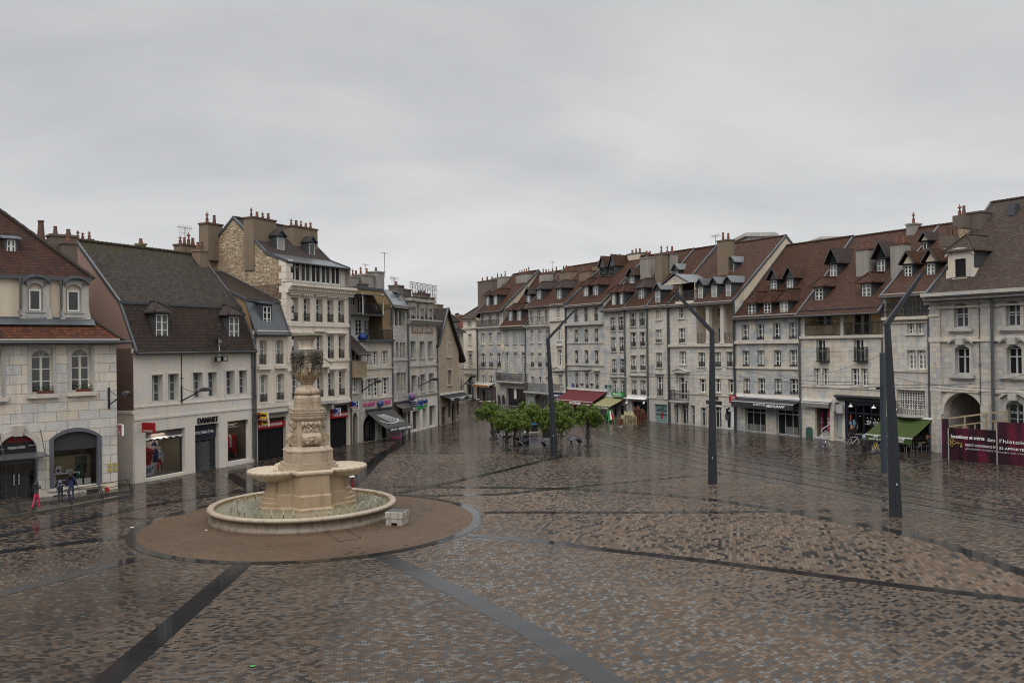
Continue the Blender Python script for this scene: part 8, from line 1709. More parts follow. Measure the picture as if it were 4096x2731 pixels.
# ================================================================ LIGHTING MASTS
MST=plain('mast_paint',(.022,.025,.031),.5,.3,0,var=.25,scale=1.2); MSU=plain('mast_arm_paint',(.15,.155,.165),.4,.5,.1)
for (bx,by,hx,hy,tx,ty,wb,wt,lab) in ((2216,1823,2191.5,1356,2307.7,1231,.56,.28,'farthest tall dark lighting mast, its cranked arm pointing right, among the clipped trees'),(2850,1933,2848,1326,2699,1168,.62,.30,'tall dark lighting mast with its cranked arm pointing left in front of the bank'),(3583,2063,3549,1294,3686,1097,.68,.32,'nearest tall dark lighting mast, its cranked arm pointing right, near the crimson hoarding')):
    p=G(bx,by); t=empty('lighting_mast',p,0,lab,'lamp post','cranked lighting masts on the square'); h=atd(hx,hy,p.y)-p; e=atd(tx,ty,p.y)-p
    hexa=lambda w,cx,cy: [(cx+w*x,cy+w*y) for x,y in ((-.5,-.12),(-.1,-.5),(.32,-.42),(.5,0),(.2,.45),(-.35,.4))]
    g=MB(); g.loft([(hexa(wb,0,0),0),(hexa(wb*.97,h.x*.03,0),.3),(hexa(wb*.8,h.x*.3,0),h.z*.42),(hexa(wt,h.x,0),h.z)]); g.build('shaft',MST,t)
    g=MB(); d=(e-h); m=h+d*.0; q=wt*.5
    up=Vector((0,0,1)); dn=d.normalized(); sd=dn.cross(Vector((0,1,0))).normalized()
    R=lambda c,a_,b2: [c+sd*a_+Vector((0,-b2,0)),c+sd*a_+Vector((0,b2,0)),c-sd*a_+Vector((0,b2,0)),c-sd*a_+Vector((0,-b2,0))]
    A,Bq=R(h-dn*.12,q*.8,q*.9),R(e,q*.5,q*.6)
    for i in range(4): j=(i+1)%4; g.face([A[i],A[j],Bq[j],Bq[i]])
    g.face(A); g.face(Bq); g.build('arm',MST,t)
    g=MB(); nv=sd if sd.z<0 else -sd; c0=h.lerp(e,.25)+nv*(q*.66); c1=h.lerp(e,.96)+nv*(q*.36); g.face([c0+Vector((0,-.07,0)),c1+Vector((0,-.05,0)),c1+Vector((0,.05,0)),c0+Vector((0,.07,0))]); g.build('lamp_strip',MSU,t)
    g=MB(); g.loft([(hexa(wb*1.06,0,0),0),(hexa(wb*1.06,0,0),.03)]); g.build('base_plate',M['iron'],t)
    g=MB(); q=wb*.2; g.box(-q,q*.5,-wb*.475-.012,-wb*.44,.6,1.35); g.build('access_door',MST,t); g=MB(); g.box(-q*.6,-q*.2,-wb*.46-.016,-wb*.43,1.62,1.74); g.build('sticker',M['grey_paint'],t)
p=G(3537,1887); t=empty('tram_pole',p,.5,'plain blue grey tramway pole behind the nearest lighting mast','pole'); hz=atd(3529,1411,p.y).z; g=MB(); g.loft([([(-.15,-.15),(.15,-.15),(.15,.15),(-.15,.15)],0),([(-.13,-.13),(.13,-.13),(.13,.13),(-.13,.13)],hz)]); g.build('shaft',plain('pole_blue_grey',(.035,.048,.06),.4),t); g=MB(); g.tube([(-.1,0,hz-2.45),(-.65,-.1,hz-2.42)],.02,5); g.box(-.75,-.35,-.2,-.02,hz-2.5,hz-2.32); g.build('surveillance_camera',M['blacks'],t)
# ================================================================ CLIPPED TREES
LF=NT('lime_leaves',.5,.35); p_=LF.pos(); q=LF.n('ObjectInfo').outputs['Random']; n_=LF.noise(p_,1.6,3,.6); n2=LF.noise(p_,9,2,.5); cc=LF.mix(n_,(.042,.076,.008),(.10,.155,.017)); cc=LF.mix(LF.n('MapRange',{'Value':n2,'From Min':.5,'From Max':.75}).outputs[0],cc,(.15,.165,.03)); cc=LF.mix(LF.math('GREATER_THAN',LF.noise(p_,2.3,4,.7),.66),cc,(.085,.055,.02)); LFM=LF.out(cc)
LF.b.inputs['Subsurface Weight'].default_value=0
BK=plain('bark',(.055,.045,.036),.8,var=.4,scale=9,bump=.3)
def crown_mesh(seed,rx,rz):
    rr=random.Random(seed); g=MB(); cl=[]
    for i in range(125):
        a=rr.uniform(0,2*PI); u=rr.uniform(-.75,1); s_=math.sqrt(max(0,1-u*u)); k=rr.uniform(.5,1.03); cl.append((Vector((rx*s_*math.cos(a)*k,rx*s_*math.sin(a)*k,rz*u*k)),rr.uniform(.16,.34)))
    for c,r in cl:
        for _ in range(46):
            d=Vector((rr.gauss(0,1),rr.gauss(0,1),rr.gauss(0,.8))).normalized()*r*rr.uniform(.55,1.1); p=c+d; n=(d.normalized()+Vector((rr.gauss(0,.6),rr.gauss(0,.6),rr.gauss(0,.6)-.1))).normalized(); t_=n.cross(Vector((rr.gauss(0,1),rr.gauss(0,1),rr.gauss(0,1)))).normalized(); b2=n.cross(t_); w,h=rr.uniform(.035,.06),rr.uniform(.06,.105)
            dr=Vector((0,0,-.035))
            g.face([p-t_*w*.1-b2*h,p+t_*w-b2*.1*h+dr*.3,p+b2*h+dr,p-t_*w-b2*.1*h+dr*.3])
    return g
CRN=[crown_mesh(s,1.42,1.08) for s in (1,2,3)]; CM=[None]*3
TRS=[(1972,1758,1954,1652,1.0,'leftmost clipped lime tree at the back of the grove'),(2027,1802,2026,1688,1.02,'clipped lime tree standing nearest in the left half of the grove'),(2058,1784,2075,1690,.85,'clipped lime tree half hidden behind the nearest left one'),(2110,1746,2108,1654,1.08,'clipped lime tree at the back between the left group and the blue screen'),(2222,1806,2216,1684,1.12,'clipped lime tree standing just behind the farthest mast'),(2245,1745,2236,1646,1.05,'clipped lime tree at the back right, peeping over the one behind the mast'),(2352,1784,2351,1668,1.0,'single clipped lime tree apart on the right of the grove')]
for i,(bx,by,cx,cy,s_,lab) in enumerate(TRS):
    p=G(bx,by); t=empty('clipped_tree',p,i*1.3,lab,'tree','clipped lime trees on the square'); c=atd(cx,cy,p.y)-p; zc=c.z; rt=Matrix.Rotation(-i*1.3,3,'Z'); off=rt@Vector((c.x,0,0))
    k=i%3
    if CM[k] is None: o=CRN[k].build('crown',LFM,t); CM[k]=o.data
    else: o=bpy.data.objects.new('crown',CM[k]); C.objects.link(o); o.parent=t
    o.location=(off.x,off.y,zc); o.scale=(s_,s_*(.95+.05*(i%2)),s_*(1.0,.92,1.06,.97)[i%4]); o.rotation_euler=(0,0,i*.9)
    g=MB(); g.tube([(0,0,0),(.01,.01,zc*.35),(off.x*.3,off.y*.3,zc-.75),(off.x*.5,off.y*.5,zc-.3)],[.15,.125,.11,.09],9); 
    for j in range(6): a=j*1.05+i; g.tube([(off.x*.3,off.y*.3,zc-.75),(off.x+.45*math.cos(a),off.y+.45*math.sin(a),zc-.3),(off.x+.9*math.cos(a),off.y+.9*math.sin(a),zc+.15)],[.07,.045,.02],5)
    g.build('trunk',BK,t)
    g=MB()
    for j in range(4):
        a=j*PI/2+.5; x,y=math.cos(a),math.sin(a); g.tube([(.42*x,.42*y,0),(.30*x,.30*y,.75),(.27*x,.27*y,1.7)],.018,4)
    for z,r in ((.02,.42),(.75,.30),(.95,.29),(1.68,.27)): g.tube([(r*math.cos(b2),r*math.sin(b2),z) for b2 in [q*PI/6 for q in range(13)]],.02,4)
    g.build('tree_guard',M['iron'],t)
# ================================================================ SCULPTED SEATS, BINS, SCREEN
SEATM=plain('seat_cast_metal',(.045,.047,.052),.35,.5,.2)
def seat():
    t=empty('sculpted_seat',(0,0,0),0); g=MB(); g.lathe([(.24,0),(.22,.03),(.13,.15),(.085,.32),(.10,.42),(.16,.47)],14); g.build('pedestal',SEATM,t,smooth=True)
    g=MB(); N=20; rows=[]
    for k in range(7):
        row=[]
        for j in range(N):
            a=2*PI*j/N; r=k/6; x=.62*r*math.cos(a)*(1+.12*math.cos(2*a)); y=.44*r*math.sin(a); z=.50+.10*r*r+ (.16*max(0,math.sin(a))**2*r*r)+.16*abs(math.cos(a))**3*r**3*1.1-.13*max(0,-math.sin(a))*r**3; row.append(Vector((x,y,z)))
        rows.append(row)
    for k in range(6):
        for j in range(N): g.face([rows[k][j],rows[k][(j+1)%N],rows[k+1][(j+1)%N],rows[k+1][j]])
    for k in range(6):
        for j in range(N): dz=Vector((0,0,-.09*(1-(k/6)**2)-.02)); dz2=Vector((0,0,-.09*(1-((k+1)/6)**2)-.02)); g.face([rows[k][j]+dz,rows[k+1][j]+dz2,rows[k+1][(j+1)%N]+dz2,rows[k][(j+1)%N]+dz])
    for j in range(N): g.face([rows[6][j],rows[6][(j+1)%N],rows[6][(j+1)%N]+Vector((0,0,-.02)),rows[6][j]+Vector((0,0,-.02))])
    g.build('seat',SEATM,t,smooth=True); return t
S0=seat()
for i,(x,y,rz,sc_,lab) in enumerate(((2285,1784,.1,1.15,'wide sculpted dark seat seen from the front left of the single right tree'),(2318,1790,1.35,1.05,'sculpted dark seat seen edge on just left of the single right tree'),(2178,1802,1.2,1.1,'sculpted dark seat seen edge on left of the farthest mast'),(2081,1801,1.5,1.,'sculpted dark seat nearest to the viewer beside the dark litter bin'),(2094,1785,.3,1.05,'sculpted dark seat directly in front of the litter bin'),(2071,1779,2.2,1.,'sculpted dark seat behind the two by the litter bin'),(2013,1766,.4,1.05,'sculpted dark seat left of the nearest tree trunk'),(1976,1757,.8,1.,'sculpted dark seat under the leftmost tree'),(1985,1752,2.6,1.,'second sculpted dark seat under the leftmost tree, slightly to the right'),(2080,1747,.2,1.05,'sculpted dark seat farthest back below the middle trees'),(2030,1772,2.9,1.,'sculpted dark seat just behind the nearest tree trunk'))):
    t=S0 if i==0 else copy_tree(S0); t.location=G(x,y); t.rotation_euler=(0,0,rz); t.scale=(sc_*.68,sc_*.68,sc_); tag(t,lab,'seat','sculpted seats under the trees')
p=G(2104,1781); t=empty('litter_bin',p,.2,'dark square litter bin among the trees','bin'); MB().box(-.22,.22,-.2,.2,.12,.92).build('body',M['blacks'],t); g=MB(); g.box(-.24,.24,-.22,.22,.92,.97); [g.box(s*.19-.03,s*.19+.03,-.18,.18,0,.119) for s in (-1,1)]; g.build('lid',M['iron'],t)
p=G(2186,1763); t=empty('notice_board',p,0,'low dark notice board on two legs between the trees','board'); MB().box(-.36,.36,-.04,.04,.3,1.2).build('board',M['blacks'],t); [MB().box(s*.34-.03,s*.34+.03,-.05,.05,0,1.2).build('leg',M['iron'],t) for s in (-1,1)]
p=G(2138,1729); t=empty('map_kiosk',p,.05,'blue map panel on a dark column between the trees','kiosk'); hz=atd(2138,1698,p.y).z; g=MB(); g.box(-.36,.36,-.2,.2,0,hz); g.build('column',M['blacks'],t); g=MB(); g.box(-.75,.75,-.23,-.19,hz-.02,hz+.42); g.build('map_panel',plain('map_blue',(.04,.20,.50),.25,var=.3,scale=8),t); g=MB(); g.face([(-.75,-.3,hz+.02),(.75,-.3,hz+.02),(.72,.3,hz+.22),(-.72,.3,hz+.22)]); g.build('top_panel',plain('map_blue_top',(.03,.18,.48),.2,var=.4,scale=9),t); g=MB(); rr=random.Random(1); [g.box(x,x+.1,-.235,-.231,z,z+.05) for x,z in [(rr.uniform(-.65,.55),hz+rr.uniform(.04,.34)) for _ in range(9)]]; g.build('map_marks',M['white'],t); g=MB(); g.box(-1.1,1.1,-.5,.5,0,.1); g.build('platform',M['trim_grey'],t)
# ================================================================ CAFE FURNITURE
def cafe_table(lab,p,m=None,grp='café tables'):
    t=empty('cafe_table',p,0,lab,'table',grp); MB().lathe([(0,.72),(.36,.72),(.36,.75),(0,.75)],16).build('tabletop',m or M['white'],t); g=MB(); g.bar((0,0,.02),(0,0,.72),.03,n=8); [g.bar((0,0,.05),(.28*math.cos(a),.28*math.sin(a),.02),.02) for a in (0,PI/2,PI,PI*1.5)]; g.build('pedestal',M['steel'],t); return t
def chair_proto(sm,lm):
    t=empty('cafe_chair',(0,0,0),0); g=MB(); g.loft([([(-.21,-.21),(.21,-.21),(.19,.2),(-.19,.2)],.43),([(-.21,-.21),(.21,-.21),(.19,.2),(-.19,.2)],.46)]); g.build('seat',sm,t)
    g=MB(); P=arc_pts(-.2,.2,.62,.26); [g.face([(a[0],.23,.5),(b2[0],.23,.5),(b2[0],.30,b2[1]),(a[0],.30,a[1])]) for a,b2 in zip(P,P[1:])]; [g.face([(a[0],.25,.5),(b2[0],.25,.5),(b2[0],.32,b2[1]),(a[0],.32,a[1])]) for a,b2 in zip(P,P[1:])]; g.build('backrest',sm,t)
    for sx in (-1,1):
        g=MB(); g.tube([(sx*.21,-.24,0),(sx*.2,-.2,.45)],.015,5); g.build('leg',lm,t); g=MB(); g.tube([(sx*.2,.26,0),(sx*.19,.2,.45),(sx*.2,.24,.6)],.015,5); g.build('leg',lm,t)
    return t
CREAM=plain('cream_rattan',(.42,.36,.22),.6,var=.3,scale=20); BROWN=plain('brown_rattan',(.13,.05,.028),.5,var=.35,scale=20); DKF=plain('dark_rattan',(.03,.026,.024),.6)
cp_={k:None for k in 'cbds'}; mats={'c':(CREAM,CREAM),'b':(BROWN,BROWN),'d':(DKF,M['iron']),'s':(plain('grey_slat',(.12,.11,.11),.4),M['steel'])}
def chair(k,loc,rz,lab,grp,used={}):
    if k not in used: t=chair_proto(*mats[k]); used[k]=t
    else: t=copy_tree(used[k])
    t.location=loc; t.rotation_euler=(0,0,rz); tag(t,lab,'chair',grp); return t
ORD='first second third fourth fifth sixth seventh eighth ninth tenth eleventh twelfth'.split()
def stack(k,x,y,n,rz,pitch,lean,name,grp):
    p=G(x,y); d=Vector((math.sin(rz),-math.cos(rz),0))*lean
    for i in range(n): chair(k,p+d*i+Vector((0,0,pitch*i)),rz,('topmost chair of '+name) if i==n-1 else ORD[i]+' chair from the bottom of '+name,grp)
stack('c',2497,1708,5,.5,.12,.01,'the lowest cream chair stack, beside the folded tables','stacked cream chairs'); stack('c',2508,1709,8,.5,.125,.01,'the left tall cream chair stack before the white awning','stacked cream chairs'); stack('c',2521,1710,8,.5,.125,.01,'the middle tall cream chair stack before the white awning','stacked cream chairs'); stack('c',2534,1711,8,.35,.125,.01,'the cream chair stack next to the brown chairs','stacked cream chairs')
stack('b',2550,1703,11,.55,.125,-.02,'the left brown chair stack','stacked brown chairs'); stack('b',2566,1704,12,.55,.125,-.02,'the tall middle brown chair stack','stacked brown chairs'); stack('b',2582,1702,9,.55,.125,-.02,'the right brown chair stack','stacked brown chairs')
for i in range(4):
    p=G(2476+i*3.4,1708); t=empty('folded_table',p+Vector((0,i*.02,0)),.2,'folded brown slatted table, '+('leftmost','second from the left','third from the left','rightmost')[i]+' of four beside the cream chairs','table','folded café tables'); g=MB(); g.box(-.03,.03,-.35,.35,.25,.95); g.build('tabletop',BROWN,t); g=MB(); [g.bar((0,s*.3,0),(0,s*.25,.9),.018) for s in (-1,1)]; g.build('legs',M['white_paint'],t)
p=G(2471,1688); t=empty('wooden_planter',p,.15,'brown wooden box between the striped sign and the stacked chairs','box'); g=MB(); [g.box(-.9,.9,-.22,.22,.02+i*.17,.17+i*.17) for i in range(3)]; g.build('planks',M['door'],t); g=MB(); [g.box(s*.86-.04,s*.86+.04,-.25,.25,0,.56) for s in (-1,1)]; g.build('corner_posts',M['door'],t)
p=G(2440,1689); t=empty('pavement_board',p,.35,'green framed pavement board with green, white and red stripes before the pizzeria','sign board'); LG=plain('light_green_paint',(.12,.42,.14),.45)
for s in (-1,1):
    g=MB(); [g.bar((q*.36,s*.4,0),(q*.33,s*.04,1.42),.03) for q in (-1,1)]; [g.bar((-.35,s*(.4-.36*z/1.42),z),(.35,s*(.4-.36*z/1.42),z),.028) for z in (.28,1.4)]; o=g.build('frame',LG,t)
    g=MB(); g.face([(-.3,s*.33,.32),(.3,s*.33,.32),(.28,s*.06,1.36),(-.28,s*.06,1.36)]); g.build('board',M['blacks'],t)
for i,m in enumerate((M['green'],M['white'],M['red'])): g=MB(); x=-.27+i*.18; g.face([(x,-.345,.34),(x+.18,-.345,.34),(x+.17,-.075,1.34),(x+.01,-.075,1.34)]); g.build('stripe',m,t)
i=0
for (x,y,lab) in ((122,138,'first white café table from the left in the far row at the street mouth'),(178,136,'second white café table in the far row at the street mouth'),(242,134,'third white café table in the far row at the street mouth'),(300,172,'first white café table from the left in the nearer row by the brown shop'),(350,170,'second white café table in the nearer row by the brown shop'),(412,168,'third white café table in the nearer row by the brown shop'),(472,164,'rightmost white café table in the nearer row by the brown shop')): cafe_table(lab,GZ(18,x,y),grp='white café tables at the street mouth')
for j,(x,y,rz,k) in enumerate(((75,128,1.2,'d'),(148,142,-.5,'d'),(205,140,.6,'d'),(232,140,2.,'d'),(285,138,-1.2,'d'),(250,176,1.4,'b'),(325,178,-.4,'b'),(378,174,.5,'b'),(440,172,-1.,'b'),(500,168,-1.3,'d'),(545,168,-1.4,'d'))): chair(k,GZ(18,x,y),rz,('dark','reddish brown')[k=='b']+' café chair '+('left of the far row of white tables','between the first two far white tables','in front of the second far white table','left of the third far white table','right of the third far white table','left of the nearer row of white tables','between the first two nearer white tables','between the second and third nearer white tables','left of the rightmost nearer white table','just right of the nearer white tables','beside the tall black chair stacks')[j],'café chairs at the street mouth')
stack('d',2002,1628,9,2.5,.125,-.015,'the left black chair stack by the navy shop','stacked black chairs'); stack('d',2020,1629,9,2.5,.125,-.015,'the right black chair stack by the navy shop','stacked black chairs')
GT=plain('green_tabletop',(.10,.16,.03),.4)
cafe_table('green topped café table between the two chrome chairs under the green awning',GZ(19,1910,1022),GT,'green topped tables under the awning'); cafe_table('green topped café table in front of the seated person',GZ(19,2050,1028),GT,'green topped tables under the awning'); cafe_table('green topped café table left of the nearest mast',GZ(19,1455,985),GT,'green topped tables under the awning')
for j,(x,y,rz) in enumerate(((1820,1042,3.0),(1975,1052,3.3),(1690,1010,3.1),(2140,1030,-1.4))): chair('s',GZ(19,x,y),rz,'chrome café chair '+('seen from behind left of the green tables','seen from behind in front of the green tables','half hidden just right of the nearest mast','carrying the seated person at the awning edge')[j],'chrome chairs under the green awning')
# ================================================================ BICYCLES
def bike(name,lab,p,rz,fm,f2):
    t=empty(name,p,rz,lab,'bicycle','bicycles before the bar'); R=.335
    for x in (-.5,.5):
        g=MB(); g.tube([(x+R*math.cos(a),0,R+R*math.sin(a)) for a in [i*PI/14 for i in range(29)]],.02,6,cap=False); w=g.build('wheel',M['blacks'],t); g=MB(); g.tube([(x+(R-.03)*math.cos(a),0,R+(R-.03)*math.sin(a)) for a in [i*PI/14 for i in range(29)]],.010,4,cap=False); [g.bar((x,0,R),(x+R*.93*math.cos(a),0,R+R*.93*math.sin(a)),.0035,n=3) for a in [i*PI/8 for i in range(16)]]; g.bar((x,-.04,R),(x,.04,R),.02,n=6); g.build('rim',M['steel'],w)
    g=MB(); bb=(-.08,0,.29); st=(-.19,0,.80); hd=(.34,0,.82); hb=(.37,0,.70); ra=(-.5,0,R)
    for a,c_,r in ((bb,st,.018),(st,hd,.018),(bb,hb,.022),(bb,ra,.012),(ra,(-.17,0,.74),.011),(hd,hb,.02)): g.bar(a,c_,r,n=6)
    g.build('frame',fm,t); g=MB(); [g.bar((.37,s*.02,.70),(.5,s*.05,R),.013,n=5) for s in (-1,1)]; g.build('fork',f2,t); g=MB(); g.bar(st,(-.21,0,.90),.014); g.face([(-.34,-.07,.92),(-.34,.07,.92),(-.05,.02,.93),(-.05,-.02,.93)]); g.box(-.34,-.1,-.05,.05,.89,.915); g.build('saddle',M['blacks'],t)
    g=MB(); g.tube([(.34,0,.82),(.33,0,.92),(.42,0,.95)],.014,5); g.tube([(.36,-.24,.97),(.42,-.1,.95),(.42,.1,.95),(.36,.24,.97)],.013,5); g.build('handlebar',M['blacks'],t); g=MB(); g.tube([(-.08,-.03,.29),(-.08,-.05,.29)],.09,14); g.bar((-.08,-.07,.29),(.02,-.07,.16),.012); g.bar((-.08,.07,.29),(-.18,.07,.42),.012); g.build('crank',M['steel'],t); return t
bike('bicycle','blue and white racing bicycle leaning before the pink bannered doorway',G(3295,1797.5),.06,plain('bike_blue',(.02,.05,.25),.3),M['white']); t=bpy.data.objects['bicycle']; g=MB(); g.tube([(.12,-.03,.58),(.19,-.03,.70)],.035,8); g.build('bottle',M['white'],t); MB().bar((-.1,.05,.3),(-.14,.2,.0),.012).build('kickstand',M['blacks'],t)
bike('bicycle','white and pink bicycle leaning at the foot of the navy bar front',G(3413,1785),-.15,plain('bike_white',(.6,.5,.52),.3),M['white']); bike('bicycle','yellow bicycle parked beside the tramway pole',G(3501,1812),.75,M['yellow'],M['yellow']); bike('bicycle','dark blue bicycle half hidden behind the yellow one',G(3513,1806),.55,plain('bike_dark_blue',(.02,.04,.15),.3),M['red'])
# ================================================================ PEOPLE
def addhair(o,head,col,long=0.,k=1.,hood=False,name='hair'):
    x,y,z=head; g=MB(); g.lathe([(0,.125)]+[(.118*math.cos(b2)*(1.05 if hood else 1),.125*math.sin(b2)) for b2 in (1.2,.8,.4,0,-.3)]+([(.115,-.12),(.12,-.2)] if hood else [(.10,-.09)]),14,(x,y,z)); 
    if long: g.loft([([(x-.11,y+.02),(x+.11,y+.02),(x+.11,y+.13),(x-.11,y+.13)],z+.02),([(x-.13,y+.02),(x+.13,y+.02),(x+.12,y+.14),(x-.12,y+.14)],z-.2),([(x-.10,y+.05),(x+.10,y+.05),(x+.09,y+.15),(x-.09,y+.15)],z-long)])
    for i,v in enumerate(g.v): g.v[i]=(v[0]*k,v[1]*k,v[2]*k)
    # leave the face open towards -y
    keep=[j for j,f in enumerate(g.f) if sum(g.v[q][1] for q in f)/len(f)>(y-.06)*k or sum(g.v[q][2] for q in f)/len(f)>(z+.06)*k]
    g.f=[g.f[j] for j in keep]; g.uv=[g.uv[j] for j in keep]; g.m=[g.m[j] for j in keep]; h=g.build(name,col,o,smooth=True); return h
GREY=plain('dark_grey_jacket',(.028,.027,.029),.8); PINKT=plain('bright_pink_trousers',(.48,.02,.07),.7); BLUEJ=plain('navy_sweater',(.018,.022,.075),.85); VEST=plain('blue_grey_coat',(.10,.105,.15),.8); BRL=plain('brown_leather',(.030,.019,.014),.45); BLKT=plain('black_trousers',(.010,.010,.011),.8); HOODB=plain('pale_blue_hood',(.20,.27,.33),.8); HB=plain('dark_brown_hair',(.016,.010,.008),.6); RH=plain('auburn_hair',(.20,.075,.03),.6); COAT=plain('black_coat',(.012,.010,.011),.8)
def eyes(o,head,k):
    g=MB(); x,y,z=head
    for s in (-1,1): g.lathe([(0,-.012),(.013,0),(0,.012)],6,((x+s*.035)*k,(y-.098)*k,(z-.005)*k))
    g.build('eyes',M['blacks'],o)
# girl with pink trousers, walking away, hands at her hood
zP=.265
J,E=skeleton(armL=((-.33,-.02,1.33),(-.17,-.10,1.56)),armR=((.33,-.02,1.33),(.17,-.10,1.56)),legL=((-.09,-.10,.50),(-.10,-.12,.08)),legR=((.10,.10,.50),(.09,.28,.14)),lean=-.02,bulk=.92)
p=GZ(17,533,1400,zP); o=figure('person','person in a dark hooded jacket and bright pink trousers, both hands at the hood','person',p,PI-.25,1.5,J,E,[(GREY,TOP),(SKIN,HEAD|HANDS),(PINKT,LEGS),(plain('red_shoes',(.30,.02,.03),.5),TOES)]); k=1.5/1.75; h=(J['head1'][0],J['head1'][1],J['head1'][2]+.0); addhair(o,h,GREY,.22,k,True,'hood'); eyes(o,h,k)
J,E=skeleton(armL=((-.27,.0,1.12),(-.30,-.10,.92)),armR=((.29,-.02,1.15),(.36,-.10,1.0)),legL=((-.10,-.02,.49),(-.11,.02,.08)),legR=((.10,.03,.49),(.11,.05,.08)),bulk=.95)
p=GZ(17,1038,1283,zP); pa=p; o=figure('person','long haired person in a navy sweater and jeans holding a child by the hand','person',p,PI+.15,1.72,J,E,[(BLUEJ,TOP),(SKIN,HEAD|HANDS),(DENIM,LEGS),(SHOE,TOES)]); k=1.72/1.75; h=(J['head1'][0],J['head1'][1],J['head1'][2]); addhair(o,h,HB,.38,k); eyes(o,h,k)
J,E=skeleton(armL=((-.33,-.05,1.22),(-.47,-.10,1.17)),armR=((.27,.0,1.13),(.29,-.08,.92)),legL=((-.10,-.02,.49),(-.11,.02,.08)),legR=((.10,.04,.49),(.11,.06,.08)),bulk=1.08)
p=GZ(17,884,1297,zP); o=figure('person','small child in a blue grey hooded coat holding the hand of the person in navy','person',p,PI+.1,1.24,J,E,[(VEST,TOP),(SKIN,HEAD|HANDS),(plain('dark_jeans',(.014,.02,.045),.8),LEGS),(SHOE,TOES)]); k=1.24/1.75; h=(J['head1'][0],J['head1'][1],J['head1'][2]); addhair(o,h,VEST,.2,k,True,'hood'); eyes(o,h,k); g=MB(); g.lathe([(.19,.95),(.20,1.1),(.2,1.25),(.17,1.34)],12); 
for i,v in enumerate(g.v): g.v[i]=(v[0]*k,v[1]*k*.74,v[2]*k)
g.build('body_warmer',plain('navy_body_warmer',(.012,.014,.028),.7),o,smooth=True)
J,E=skeleton(armL=((-.28,.02,1.13),(-.27,-.1,.90)),armR=((.28,.02,1.13),(.25,-.08,.90)),legL=((-.09,-.06,.49),(-.10,-.02,.08)),legR=((.09,.04,.49),(.10,.12,.09)),bulk=1.08,lean=-.03)
p=G(3457,1828); o=figure('person','person in a pale blue hood, brown jacket and black trousers walking across the tram tracks','person',p,PI-.4,1.7,J,E,[(BRL,TOP),(SKIN,HEAD|HANDS),(BLKT,LEGS),(SHOE,TOES)]); k=1.7/1.75; h=(J['head1'][0],J['head1'][1],J['head1'][2]); addhair(o,h,HOODB,.16,k,True,'hood'); eyes(o,h,k)
J,E=skeleton(bulk=1.05); p=G(3408,1778); o=figure('person','person with auburn hair in a long black coat standing before the navy bar front','person',p,2.6,1.66,J,E,[(COAT,TOP|LEGS),(SKIN,HEAD|HANDS),(SHOE,TOES)]); k=1.66/1.75; h=(J['head1'][0],J['head1'][1],J['head1'][2]); addhair(o,h,RH,.3,k); eyes(o,h,k)
J,E=skeleton(armL=((-.26,-.10,.72),(-.12,-.30,.76)),armR=((.26,-.10,.72),(.12,-.30,.76)),legL=((-.11,-.45,.50),(-.12,-.42,.08)),legR=((.11,-.45,.50),(.12,-.42,.08)),hips=.52)
for s in 'lr': J['hp'+s]=(J['hp'+s][0],-.03,.51,.10)
p=GZ(19,2140,1030); o=figure('person','auburn haired person in dark clothes sitting at the edge of the green awning terrace','person',p,-1.4,1.7,J,E,[(COAT,TOP),(SKIN,HEAD|HANDS),(BLKT,LEGS),(SHOE,TOES)]); k=1.7/1.75; h=(J['head1'][0],J['head1'][1],J['head1'][2]); addhair(o,h,RH,.12,k); eyes(o,h,k)
p=GZ(19,1700,1000); chair('d',p,.3,'dark chair carrying the seated person deep under the green awning','chrome chairs under the green awning'); o=figure('person','dark haired person in black sitting deep under the green awning','person',p,.3,1.7,J,E,[(COAT,TOP),(SKIN,HEAD|HANDS),(BLKT,LEGS),(SHOE,TOES)]); addhair(o,h,HB,.12,k); eyes(o,h,k)
# ================================================================ HAND RAILS ON THE LEFT PAVEMENT
for lab,pts in (('dark tubular hand rail in front of the shop window of the corner house',((262,2030,1),(284,2025.7,1),(408,2001,1),(523,1981,1))),('dark tubular hand rail in front of the arched shop entrance at the frame edge',((-160,2108,1),(-60,2088,1),(72,2063,1),(88,2060,0)))):
    Q=[G(x,y) for x,y,_ in pts]; o0=Q[0]; t=empty('hand_rail',o0,0,lab,'railing'); 
    for zz,r in ((1.02,.026),(.72,.02)):
        g=MB(); a=Q[0]-o0; g.tube([a+Vector((0,0,zz-.12)),a+Vector((-.12,.03,zz-.05)),a+Vector((0,0,zz))]+[q-o0+Vector((0,0,zz)) for q in Q[1:]],r,6); g.build('rail',M['iron'],t)
    for (x,y,f),q in list(zip(pts,Q))[1:]:
        if not f: continue
        for dx in (0,.1): g=MB(); b0=q-o0+Vector((dx,0,0)); g.tube([b0,b0+Vector((-.06,0,.5)),b0+Vector((-.2,-.02,.9)),b0+Vector((-.34,-.02,1.03))],.026,5); g.build('post',M['iron'],t)
for i,(x,y,h) in enumerate(((1548,1192,.24),(1575,1195,.18))): p=GZ(17,x,y,.0); t=empty('grave_candle',p+Vector((0,0,.26)),0,('taller','shorter')[i]+' red candle jar standing at the foot of the corner house','candle'); MB().lathe([(0,0),(.07,0),(.08,h*.8),(.06,h),(0,h)],10).build('jar',M['red'],t); MB().lathe([(.062,h),(.05,h+.03),(0,h+.04)],10).build('lid',M['gold'],t)
